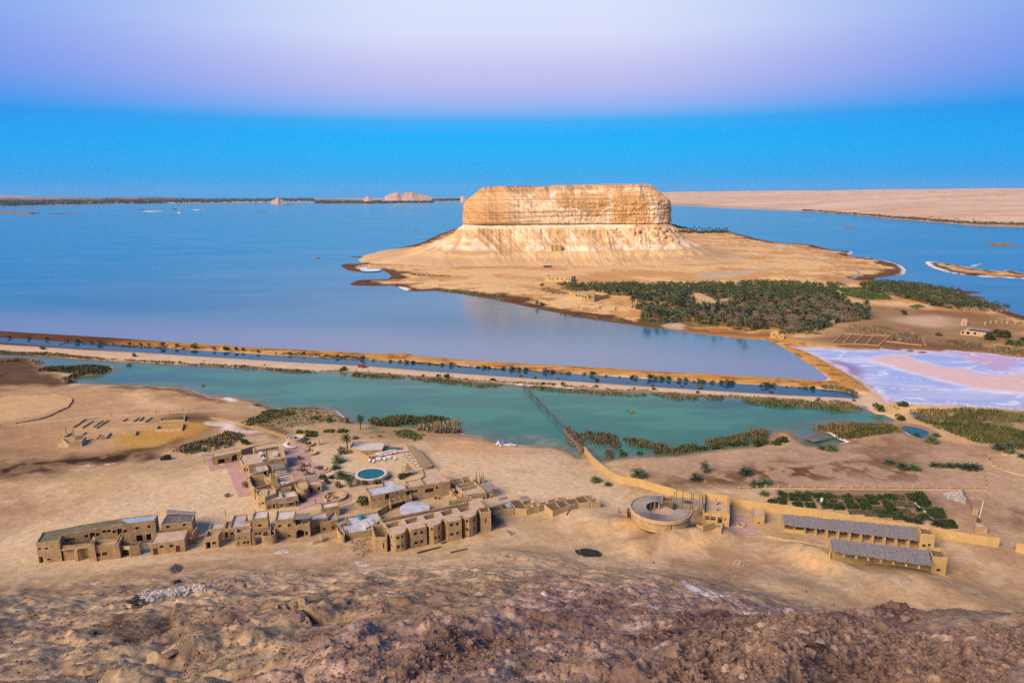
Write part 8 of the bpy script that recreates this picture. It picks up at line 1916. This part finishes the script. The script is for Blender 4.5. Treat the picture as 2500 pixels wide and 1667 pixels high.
post_fence('corral_fence', 'low mud fence running up from the end of the garden fence to the palms', zg, [(1990, 612), (1985, 520), (1965, 440), (1945, 385)], 1.0, .25, M_adobe2, 1, every=5, lowwall=.5)
post_fence('round_corral', 'round corral wall with posts at the right edge', zg, [(2040, 370), (2000, 335), (2025, 295), (2140, 280), (2265, 285), (2400, 300), (2520, 330)], 1.4, .3, M_adobe2, 1, every=6, lowwall=.8)
post_fence('round_corral', 'lower rim of the round corral at the right edge', zg, [(2040, 370), (2085, 392), (2130, 415), (2195, 440), (2335, 475), (2500, 510)], 1.2, .3, M_adobe2, 1, every=7, lowwall=.5)
post_fence('garden_edge_wall', 'tumbled dark garden edge from the stone heap down to the two ochre stubs', zg, [(1765, 625), (1800, 690), (1845, 770), (1868, 830)], .9, .25, M_stone, 1, every=3, lowwall=.6)
post_fence('left_corral', 'curved corral fence with stub posts on the left sand', z7, [(0, 755), (160, 735), (400, 690), (510, 655), (600, 612), (700, 565), (738, 510), (735, 485), (690, 462), (600, 442), (520, 436), (390, 440)], 1.2, .3, M_adobe2, 1, every=5, lowwall=.6)
for f, pts, lab in ((zg, [(1860, 845), (1875, 845)], 'left ochre stub pillar by the pump house'), (zg, [(1885, 848), (1900, 848)], 'right ochre stub pillar by the pump house')):
    b = Bld('stub_pillar', lab, 'pillar', f(*pts[0]), wall=M_yel); b.strip(f, pts, 2.0, .7, top=False)
b = Bld('wind_pump', 'thin white mast beside the pump house', 'mast', z6(1940, 345)); log('mast', b.o - (0, 0, .5), b.o + (1.0, .3, 7.5), .12, M_cloth, b.root, b.o); log('motor', b.o, b.o + (0, 0, 1.4), .5, M_wood, b.root, b.o)
post_fence('salt_fence', 'row of thin poles along the near edge of the salt pan', zd, [(1395, 472), (1500, 482), (1560, 486), (1620, 490), (1720, 494), (1780, 498), (1825, 500), (1880, 506), (1930, 508), (1980, 512), (2035, 515), (2085, 517), (2135, 520), (2180, 522), (2230, 525), (2285, 528), (2340, 532), (2400, 535)], 3.2, .06, M_log, 0)
post_fence('far_corral', 'pale fence of stub posts beyond the long low house', zc, [(2070, 450), (2110, 442), (2150, 438), (2190, 435), (2230, 440), (2290, 446), (2352, 452), (2400, 458)], 2.6, .7, M_adobe2, 1, every=9)
# ---------------------------------------------------------------- ruins on the left sand
def ruin(label, base, strips, h=.9):
    b = Bld('ruined_walls', label, 'ruin', z7(*base), wall=M_adobe2)
    for L in strips:
        hh = h
        if isinstance(L[-1], (int, float)): hh = L[-1]; L = L[:-1]
        b.strip(z7, L, hh, .55, top=False)
    return b
b = ruin('broken square kiosk of ochre walls with a leaning pole on the left sand', (640, 965), [[(640, 905), (775, 900), 1.4], [(600, 968), (712, 970), 1.6], [(712, 972), (830, 955), 2.2], [(835, 965), (880, 900), 2.2], [(655, 880), (735, 835), .8], [(775, 900), (870, 880), 2.0], [(640, 908), (700, 965), 1.2]])
b.part('pillar', *wall_geo([gp(*z7(745, 868))[:2], gp(*z7(760, 866))[:2]], 4.0, .9), M_adobe2); log('pole', gp(*z7(682, 830)), gp(*z7(682, 830)) + np.array((0, 0, 3.0)), .15, M_wood, b.root, b.o)
b = ruin('slanting foundation walls like ribs, left of the rectangular pens', (840, 780), [[(745, 778), (880, 690)], [(840, 782), (950, 710)], [(950, 775), (1060, 705)], [(985, 785), (1110, 702)], [(900, 690), (1030, 668), .4], [(820, 870), (880, 825)]], .7)
b = ruin('low foundation of small square cells in the middle of the left ruins', (1240, 725), [[(1245, 722), (1305, 685)], [(1365, 718), (1425, 680)], [(1425, 712), (1470, 672)], [(1485, 722), (1560, 672)], [(1305, 685), (1550, 668), .5], [(1250, 722), (1480, 722), .4]], .8)
b = ruin('rectangular pen of low walls above the ochre patch', (1640, 715), [[(1638, 715), (1650, 690), (1895, 658), (1890, 708), (1640, 715)]], .9)
b = ruin('rectangular pen of low walls at the edge of the ochre patch', (1600, 812), [[(1600, 812), (1625, 770), (1880, 745), (1865, 805), (1600, 812)]], 1.1)
b = ruin('stepped rows of low foundations below the square cells', (990, 895), [[(985, 895), (1030, 845)], [(1020, 895), (1060, 850)], [(1050, 893), (1095, 850)], [(1085, 890), (1135, 835), .9], [(1140, 840), (1385, 825), .4], [(1385, 858), (1405, 815), .9]], .4)
b = ruin('crumbled pale wall along the old track on the left sand', (900, 680), [[(1485, 630), (1720, 620), .4], [(1720, 622), (1925, 620), .8]], .5)
for f, x, y, h, lab in ((z7, 1603, 632, 1.8, 'thin post left of the pair on the left sand'), (z7, 1738, 628, 1.9, 'leaning post in the middle of the left sand'), (z7, 1878, 612, 1.8, 'thin post right of the pair on the left sand'), (z7, 1135, 658, 1.6, 'lone thin post by the slanting ruins'), (z1, 1960, 300, 2.0, 'lone dark lamp post on the sand behind the cubes'), (z2, 1420, 930, 2.2, 'thin lamp post on the paving below the fire circle'), (z5, 45, 470, 2.0, 'grey barrel post left of the ring pavilion')):
    g = gp(*f(x, y)); o = log('post', g - (0, 0, .3), g + np.array((.15, 0, h)), .12 if 'barrel' not in lab else .4, M_wood if 'barrel' not in lab else M_log); o['label'] = lab; o['category'] = 'post'; o['group'] = 'single posts'
# field beds by the salt pan
b = Bld('drying_beds', 'reddish field of rectangular drying beds divided by pale earth banks above the salt pan', 'field', zc(980, 600), wall=mat('field_bank', (.30, .20, .115), var=.2, scale=.5))
for L in ([(970, 588), (1055, 512)], [(1060, 575), (1120, 520)], [(1135, 580), (1200, 525)], [(1222, 590), (1275, 530)], [(1310, 600), (1390, 530)], [(970, 590), (1140, 590), (1310, 602)], [(1050, 512), (1390, 530)], [(1620, 540), (1645, 600)], [(1360, 570), (1620, 600)]): b.strip(zc, L, .7, 1.2, top=False, name='earth_bank')
# ---------------------------------------------------------------- garden plots
def bed(f, q, label, group, col=((.018, .036, .012), (.035, .058, .018)), dens=8.0, h=.9):
    W = [gp(*f(*p))[:2] for p in q]; c = np.mean(W, 0); g = gz(*c)
    e = empty('garden_plot', (*c, g), label, 'garden plot', group)
    o = drape('soil', None, .07, MATS.get('garden_soil') or mat('garden_soil', (.10, .07, .04), var=.3, scale=1), 1.6, world=W, kind=None)
    o.parent = e; o.location = (-c[0], -c[1], -g)
    rng = np.random.RandomState(int(abs(c[0] * 7)) % 9999); W = np.array(W); lo, hi = W.min(0), W.max(0); n = int((hi - lo).prod() * dens); p = rng.uniform(lo, hi, (n, 2)); p = p[sdf(W, p[:, 0], p[:, 1]) > .25]
    p = p[fbm(p[:, 0] / 2.2, p[:, 1] / 2.2, 3, 2) > .2]; n = len(p)
    if not n: return
    z = np.array([gz(*k) for k in p]) - g; a = rng.uniform(0, 6.28, n); ex = np.stack([np.cos(a), np.sin(a)], -1); hh = h * rng.uniform(.4, 1.3, n) * (.4 + 1.2 * fbm(p[:, 0] / 3, p[:, 1] / 3, 2, 5)); pl = p - c
    V = np.empty((n, 4, 3)); V[:, 0, :2] = pl - ex * .3; V[:, 1, :2] = pl + ex * .3; V[:, 2, :2] = pl + ex[:, ::-1] * .3 + ex * .2; V[:, 3, :2] = pl + ex[:, ::-1] * .3 - ex * .2
    V[:, 0, 2] = V[:, 1, 2] = z; V[:, 2, 2] = z + hh; V[:, 3, 2] = z + hh * .85
    m = rng.uniform(0, 1, (n, 1)); C = np.repeat(np.array(col[0]) * (1 - m) + np.array(col[1]) * m, 4, 0)
    link('foliage', mesh_np('foliage', V.reshape(-1, 3), np.arange(4 * n).reshape(-1, 4), M_veg, C), e, kind='stuff')
def para(x0, x1, y0, y1): x0 -= 3; x1 += 9; y0 -= 1; y1 += 2; s_ = .55 * (y1 - y0); return [(x0, y0), (x1, y0), (x1 + s_, y1), (x0 + s_, y1)]
GR = 'garden plots behind the stable wall'
for row, L in (('in the top row', [(95, 178, 650, 684), (188, 290, 655, 684), (315, 412, 650, 690), (430, 530, 662, 694), (590, 685, 665, 700), (820, 915, 665, 704), (930, 1005, 665, 708), (1020, 1108, 660, 710)]), ('in the second row', [(100, 185, 690, 714), (205, 305, 690, 720), (362, 450, 702, 728), (470, 550, 706, 730), (622, 710, 708, 738), (742, 845, 706, 758), (850, 940, 706, 752), (985, 1055, 720, 752)]),
               ('in the third row', [(0, 65, 722, 750), (125, 215, 732, 774), (245, 338, 738, 784), (398, 488, 742, 792), (495, 608, 746, 802), (642, 748, 752, 794), (772, 868, 758, 804), (1000, 1105, 755, 822)]), ('in the lowest row over the wall', [(930, 1048, 816, 874), (1062, 1180, 828, 896), (1310, 1460, 850, 902)]), ('in the dark block at the right end', [(1210, 1390, 648, 716), (1290, 1440, 722, 778), (1392, 1560, 792, 886), (1520, 1670, 896, 980), (1310, 1385, 792, 818)])):
    for i, q in enumerate(L):
        bed(zg, para(*q), ('first', 'second', 'third', 'fourth', 'fifth', 'sixth', 'seventh', 'last')[i] + ' green garden plot from the left ' + row, GR)
for i, q in enumerate([(-20, 70, 690, 716), (-110, -25, 712, 738), (10, 80, 658, 684)]): bed(zg, para(*q), ('upper', 'lower', 'topmost')[i] + ' green garden plot at the left corner by the young palms', GR)
for i, q in enumerate([(535, 585, 664, 696), (698, 805, 668, 703), (1125, 1195, 660, 712), (1075, 1185, 725, 765), (880, 990, 768, 812), (1125, 1250, 792, 832), (662, 790, 802, 842), (805, 915, 810, 862), (1195, 1300, 836, 900), (1190, 1290, 728, 780)]):
    bed(zg, para(*q), ('first', 'second', 'third', 'fourth', 'fifth', 'sixth', 'seventh', 'eighth', 'ninth', 'last')[i] + ' sparsely sown brown garden plot, counted from the top row down', GR, ((.05, .06, .025), (.09, .085, .04)), 3.0, .5)
for i, q in enumerate(([(700, 270), (770, 275), (750, 300), (690, 295)], [(780, 272), (900, 280), (890, 300), (770, 300)], [(960, 262), (1060, 262), (1040, 290), (940, 288)], [(1090, 268), (1180, 265), (1170, 290), (1070, 292)], [(790, 305), (900, 305), (880, 330), (770, 325)])):
    bed(z8, q, 'leafy vegetable plot by the shore above the lodge, ' + ('leftmost', 'second from the left', 'third from the left', 'rightmost', 'the lower one')[i], 'vegetable plots by the shore', ((.04, .075, .02), (.07, .095, .03)))
b = Bld('irrigation_pipe', 'pair of white pipes slanting across the garden plots', 'pipe', zg(1300, 745))
for dx in (0, 14): a_, c_2 = gp(*zg(1300 + dx, 745)), gp(*zg(1485 + dx, 908)); log('pipe', a_ + (0, 0, .5), c_2 + (0, 0, .5), .12, M_cloth, b.root, b.o)
b = Bld('water_tank', 'teal plastic water tank on the pale blue lime roof', 'water tank', z3(215, 1275)); zt_ = D1['zt'] - .5; p = pz(*z3(372, 1040), zt_)
log('tank', p, p + (0, 0, 1.3), 1.0, mat('teal_plastic', (.02, .22, .26), rough=.4, var=.1, bump=0), b.root, b.o, 12); b.root.location = b.root.location
g = gp(*zg(415, 725)); o = log('water_drum', g, g + (0, 0, 1.5), .5, mat('mint_plastic', (.35, .6, .5), rough=.4, var=.1, bump=0), n=10); o['label'] = 'pale mint drum standing among the garden plots'; o['category'] = 'drum'

# ---------------------------------------------------------------- stones
M_rock = mat('brown_rock', (.24, .158, .12), var=.35, scale=1.6, bump=.9, bscale=6, fine=.4, rnd=.3)
M_rockp = mat('pale_rock', (.36, .26, .20), var=.25, scale=1.6, bump=.7, bscale=6, fine=.3, rnd=.15)
M_rockw = mat('white_stone', (.36, .325, .295), var=.25, scale=2, bump=.5, bscale=6, fine=.3, rnd=.15)
def rock_mesh(name, m, sd, sub=3, flat=.6, amp=.35):
    bm = bmesh.new(); bmesh.ops.create_icosphere(bm, subdivisions=sub, radius=1); rng = np.random.RandomState(sd)
    V = np.array([v.co for v in bm.verts]); n1 = np.zeros(len(V))
    for k in range(7):                                   # planes knocked off, then lumps
        d = rng.randn(3); d /= np.linalg.norm(d); h = V @ d; cut = .55 + .3 * rng.rand(); V = V - np.maximum(h - cut, 0)[:, None] * d * .9
    for f_, a_ in ((1.3, amp), (3.1, amp * .45), (7, amp * .25)): n1 += a_ * (np.abs(2 * fbm(V[:, 0] * f_ + sd, V[:, 1] * f_ + V[:, 2] * f_ * 1.3, 2, sd) - 1) - .3)
    V = V * (1 + n1)[:, None] * np.array((1, .8, flat))
    for v, c in zip(bm.verts, V): v.co = c
    me = bpy.data.meshes.new(name); bm.to_mesh(me); bm.free(); me.materials.append(m); return me
ROCKS = [rock_mesh('rock', M_rock, 100 + i, 3, .45 + .12 * (i % 3)) for i in range(5)]; ROCKP = [rock_mesh('rock', M_rockp, 110 + i, 3, .5) for i in range(3)]
def rock(f, x, y, s, label, pale=0, flat=1, rz=None, sink=.25):
    s *= .42; g = gp(*f(x, y)); me = random.choice(ROCKP if pale else ROCKS)
    o = link('rock', me, label=label, cat='rock', group='rocks on the slope', loc=(g[0], g[1], g[2] + s * (.5 - sink) * .5), rz=random.random() * 6.28 if rz is None else rz); o.scale = (s, s, s * flat); return o
for a in [(zr, 970, 370, 2.6, 'long brown rock ledge with a dark underside in the middle of the slope', 0, .8, .35), (zr, 1090, 345, 1.6, 'brown block at the right end of the long ledge', 0, .8), (zr, 1180, 325, 1.2, 'pale broken block beside the long ledge', 1, .7), (zr, 1245, 318, .9, 'small brown block at the tip of the long ledge', 0, 1),
          (zr, 1400, 212, 1.4, 'reddish rock on the crest of the pink scree', 0, .8), (zr, 1640, 222, 1.5, 'lone red rock on the crest right of the middle', 0, .8), (zr, 1605, 505, 1.0, 'orange slab standing out of the pink scree', 0, .9), (zr, 1700, 480, 1.2, 'dark boulder right of the orange slab', 0, .8), (zr, 1660, 575, 1.0, 'rounded brown boulder below the orange slab', 0, .9), (zr, 2185, 432, 1.0, 'flat pale slab propped on stones', 1, .3), (zr, 2190, 465, .6, 'pale fragment under the propped slab', 1, .6), (zr, 2030, 378, .9, 'brown block above the propped slab', 0, .8),
          (zr, 1460, 612, .7, 'grey slate stone on the brown scree', 0, .6), (zr, 1390, 672, .6, 'dark grey boulder at the lower middle', 0, .7), (zr, 1600, 668, .7, 'tabular brown rock at the lower middle', 0, .5), (zr, 1800, 665, .6, 'brown block right of the tabular rock', 0, .9), (zr, 1850, 658, .5, 'small block touching the right one', 0, .9), (zr, 1940, 575, .8, 'cracked boulder at the edge of the bare patch', 0, .8), (zr, 1900, 600, .6, 'smaller boulder under the cracked one', 0, .9),
          (zr, 300, 575, 2.2, 'ochre brown crag at the lower left of the scree', 0, 1.2), (zr, 240, 620, 1.6, 'dark foot of the ochre crag', 0, .9), (zr, 370, 550, 1.3, 'right shoulder of the ochre crag', 0, 1), (zr, 355, 790, .55, 'white topped boulder at the bottom of the slope', 1, .9), (zr, 420, 765, .4, 'pointed stone right of the white topped boulder', 1, .7), (zr, 100, 310, 2.4, 'dark brown outcrop left of the gully', 0, .7), (zr, 175, 325, 1.8, 'second dark outcrop left of the gully', 0, .7), (zr, 290, 320, 2.2, 'upright dark block in the gully', 0, 1.1), (zr, 340, 345, 2.0, 'dark block at the bottom of the gully', 0, .7),
          (zr, 1150, 620, .7, 'pale flat stone on the bare brown slope', 1, .35), (zr, 1700, 640, .5, 'little brown stone by the tabular rock', 0, .8), (zr, 960, 770, .45, 'ridge stone at the bottom middle', 0, .8), (zr, 1240, 780, .5, 'crumbly block at the bottom middle', 0, .9),
          (zq, 1090, 640, 2.6, 'flat brown slab jutting from the left slope', 0, .45), (zq, 1590, 600, 2.0, 'rounded brown boulder under the left ledge', 0, .8), (zq, 1800, 625, 1.3, 'angular brown boulder left of the crag', 0, .9), (zq, 1310, 715, 1.6, 'smooth brown boulder low on the left slope', 0, .7), (zq, 1600, 470, 2.4, 'pale edged slab on the left ridge', 0, .5), (zq, 1700, 590, 1.0, 'pointed stone beside the rounded boulder', 0, 1), (zq, 1900, 420, 2.6, 'bulging brown outcrop above the left gully', 0, .7), (zq, 1760, 415, 1.8, 'dark notch rock above the left gully', 0, .6),
          (zq, 1755, 785, .5, 'white stone at the lower edge left of the scree', 1, .7), (zq, 20, 760, 2.2, 'dark rock cut by the lower left corner', 0, .9), (zq, 1150, 460, 1.7, 'olive brown crag by the burnt hollow', 0, .8), (zq, 960, 565, 1.5, 'black crust at the foot of the burnt hollow', 0, .5),
          (zs, 2280, 460, 1.8, 'dark boulder on the rim at the right edge', 0, .9), (zs, 2340, 420, 1.6, 'upper dark boulder at the right edge', 0, .9), (zs, 1260, 385, 1.6, 'left crag of the dark rim', 0, .8), (zs, 1370, 380, 1.8, 'middle crag of the dark rim', 0, .8), (zs, 1510, 405, 1.4, 'notched crag of the dark rim', 0, .8), (zs, 1600, 420, 1.6, 'right crag of the dark rim', 0, .9),
          (zs, 680, 460, 1.7, 'honeycombed pale crag at the left of the outcrop', 1, .9), (zs, 600, 500, 1.3, 'lower part of the honeycombed crag', 1, .8), (zs, 760, 480, 1.2, 'right part of the honeycombed crag', 1, .8), (zs, 430, 490, 1.0, 'small pale knob left of the honeycombed crag', 1, .8), (zs, 940, 510, 1.3, 'second honeycombed crag to the right of the first', 1, .8), (zs, 1040, 560, 1.2, 'flat pale slab in the outcrop', 1, .4), (zs, 1340, 500, .9, 'pale peak in the middle of the outcrop', 1, 1.1), (zs, 1140, 600, .9, 'round pale boulder in the outcrop', 1, .8), (zs, 1380, 590, .6, 'ochre stone in the outcrop', 1, .8), (zs, 450, 735, 1.0, 'big pitted boulder at the bottom of the outcrop', 1, .9), (zs, 560, 790, .8, 'pitted boulder at the bottom edge', 1, .9), (zs, 640, 760, .6, 'brown cube of rock beside the pitted boulder', 0, .9)]:
    rock(*a)
rng = np.random.RandomState(12)
def a_deg(x, y): return math.degrees(math.atan2(x, y))
def scatter_rocks():
    """loose rocks over the outcrop and the scree: the larger ones are things, the gravel is one mass"""
    cnt = 0; V, F = [], []; base = ROCKS[0]
    IV = np.array(((1, 0, 0), (0, 1, 0), (-1, 0, 0), (0, -1, 0), (0, 0, 1), (0, 0, -1.))); IF = np.array(((0, 1, 4), (1, 2, 4), (2, 3, 4), (3, 0, 4), (1, 0, 5), (2, 1, 5), (3, 2, 5), (0, 3, 5)))
    N_ = 170000; A_ = rng.uniform(-.70, .74, N_); R0 = 22 * (8.4 ** rng.rand(N_)); I_ = np.minimum(np.searchsorted(RR, R0), len(RR) - 1); J_ = ((A_ - AZ[0]) / (AZ[1] - AZ[0])).astype(int)
    X_, Y_ = R0 * np.sin(A_), R0 * np.cos(A_); pn = sst(.46, .60, fbm(X_ / 7, Y_ / 7, 4, 101)); cr, sc, hf = G_cr[I_, J_], G_sc[I_, J_], G_hf[I_, J_]
    S_ = (.045 + .22 * rng.rand(N_) ** 4) * np.where(cr > .5, 1.4, 1) * (.6 + R0 / 95)
    ok = rng.rand(N_) < np.maximum.reduce([cr * .8, sc * (.25 + .5 * pn), hf * (.07 + .48 * pn)])
    gv, gf = [], []; ng = 0
    for x, y, r, s, c in zip(X_[ok], Y_[ok], R0[ok], S_[ok], cr[ok]):
        if cnt < 215 and s / r > .0034 and rng.rand() < .6:
            pale = c > .5 and rng.rand() < .12
            o = link('rock', (ROCKP if pale else ROCKS)[rng.randint(3)], label='loose rock ' + ('in the pitted outcrop at the lower right' if c > .5 else 'in the brown scree at the lower middle' if a_deg(x, y) > -14 else 'on the sandy slope at the lower left'), cat='rock', group='loose rocks in the foreground rubble', loc=(x, y, gz(x, y) + s * .15), rz=rng.rand() * 6.28); o.scale = (s * 1.3, s * 1.3, s * rng.uniform(.8, 1.3)); cnt += 1; continue
        t = rng.rand() * 6.28; q = IV * rng.uniform(.6, 1.3, (6, 1)) * s * np.array((1, .75, .6))
        gv.append(np.stack([q[:, 0] * math.cos(t) - q[:, 1] * math.sin(t) + x, q[:, 0] * math.sin(t) + q[:, 1] * math.cos(t) + y, q[:, 2] + gz(x, y) + s * .12], -1)); gf.append(IF + ng * 6); ng += 1
    link('gravel', mesh_np('gravel', np.vstack(gv), np.vstack(gf), M_rock), kind='stuff')
scatter_rocks()
def pile(name, pts, n, s0, m, sd, h=.6):
    W = np.array([gp(*p)[:2] for p in pts]); rg = np.random.RandomState(sd); lo, hi = W.min(0), W.max(0); p = rg.uniform(lo, hi, (n * 4, 2)); d = sdf(W, p[:, 0], p[:, 1]); p = p[d > 0][:n]; d = d[d > 0][:n]
    ic = bmesh.new(); bmesh.ops.create_icosphere(ic, subdivisions=1, radius=1); IV = np.array([v.co for v in ic.verts]); IF = np.array([[v.index for v in f.verts] for f in ic.faces]); ic.free()
    vs, fs = [], []
    for k, q in enumerate(p):
        s = s0 * rg.uniform(.5, 1.5); vs.append(IV * rg.uniform(.65, 1.25, (12, 1)) * s * np.array((1, .9, .7)) + np.array((*q, gz(*q) + h * rg.rand() * min(d[k] / 2, 1)))); fs.append(IF + k * 12)
    link(name, mesh_np(name, np.vstack(vs), np.vstack(fs), m), kind='stuff')
pile('white_stone_heap', P(zq, (880, 260), (1000, 240), (1150, 220), (1260, 200), (1330, 205), (1310, 240), (1150, 270), (1050, 275), (980, 310), (900, 330), (890, 290)), 520, .42, M_rockw, 1)
pile('burnt_rubble', P(zq, (800, 310), (880, 270), (930, 290), (960, 330), (900, 350), (830, 340)), 160, .4, mat('burnt_stone', (.05, .042, .038), var=.4, scale=1), 2)
pile('white_stone_heap', P(zg, (1600, 640), (1740, 625), (1800, 700), (1780, 745), (1680, 715), (1620, 690)), 260, .6, M_rockw, 3, 1.2)
pile('white_rubble', P(zn, (1830, 1270), (2050, 1200), (2150, 1190), (2180, 1230), (2000, 1283)), 200, .22, M_rockw, 4, .1)
pile('white_rubble', P(zq, (580, 190), (650, 178), (655, 190), (600, 205)), 60, .3, M_rockw, 5, .1)
pile('ochre_stone_heap', P(zs, (490, 60), (540, 38), (575, 55), (560, 85), (510, 88)), 90, .35, M_rockp, 6, .6)
pile('white_rubble', P(z3, (320, 1540), (390, 1520), (450, 1545), (380, 1565)), 90, .2, M_rockw, 7, .1)
pile('terrace_rubble', P(z3, (1860, 1020), (1990, 1050), (2000, 1130), (1900, 1160), (1850, 1100)), 160, .3, M_rock, 8, .2)
pile('terrace_rubble', P(z3, (250, 1300), (470, 1250), (500, 1420), (380, 1480), (260, 1420)), 160, .28, M_rock, 9, .15)
pile('burnt_ash', P(z4, (1500, 1190), (1620, 1170), (1780, 1190), (1880, 1240), (1880, 1285), (1640, 1285), (1520, 1240)), 420, .28, mat('black_ash', (.022, .021, .022), var=.3, scale=1), 10, .15)
pile('charcoal_heap', P(zq, (1080, 100), (1120, 72), (1160, 88), (1150, 118), (1110, 130)), 160, .3, mat('grey_ash', (.07, .06, .065), var=.3, scale=1), 11, .3)
for f, A_, B_, w, lab in ((z3, (1010, 1432), (1270, 1365), .35, 'long dark timber lying below the terrace of flats'), (z3, (1385, 1428), (1575, 1388), .35, 'second dark timber lying right of the long one'), (z3, (1280, 1325), (1340, 1308), .3, 'short plank under the square bay'), (z4, (1370, 690), (1430, 605), .22, 'thin pole lying on the sand below the unfinished rooms'), (zq, (1105, 190), (1145, 178), .5, 'dark plank lying above the white stone heap'), (zq, (585, 512), (612, 510), .4, 'short dark plank on the left slope')):
    a_, b_ = gp(*f(*A_)), gp(*f(*B_)); o = log('timber', a_ + (0, 0, .15), b_ + (0, 0, .15), w, M_wood, n=4); o['label'] = lab; o['category'] = 'timber'; o['group'] = 'timbers lying about'
V, F = [], []
b = Bld('rod_stack', 'bundle of grey rods lying on the sand right of the terrace', 'stack', z4(560, 940))
for k in range(9): a_, c2 = gp(*z4(505 + k * 10, 905 + k * 3)), gp(*z4(575 + k * 9, 985 - k * 4)); log('rod', a_ + (0, 0, .15), c2 + (0, 0, .15), .09, M_log, b.root, b.o, 4)
g = gp(*zm(990, 655)); b = Bld('beach_hut', 'tiny dark hut with a white roof on the open sand below the mesa', 'hut', zm(990, 660), wall=M_wood); b.block(None, None, zb=b.z0, h=3.2, roof='white', par=.05, world=[g[:2] + q for q in ((-6, -4), (6, -4), (6, 4), (-6, 4))])
b.slab(None, None, b.z0 + 4.0, .4, M_cloth, 'roof_sheet', world=[g[:2] + q for q in ((-4, -2), (4, -2), (4, 4), (-4, 4))])
def drift(name, f, pts, m): drape(name, P(f, *pts), .25, m, 5)
haze()
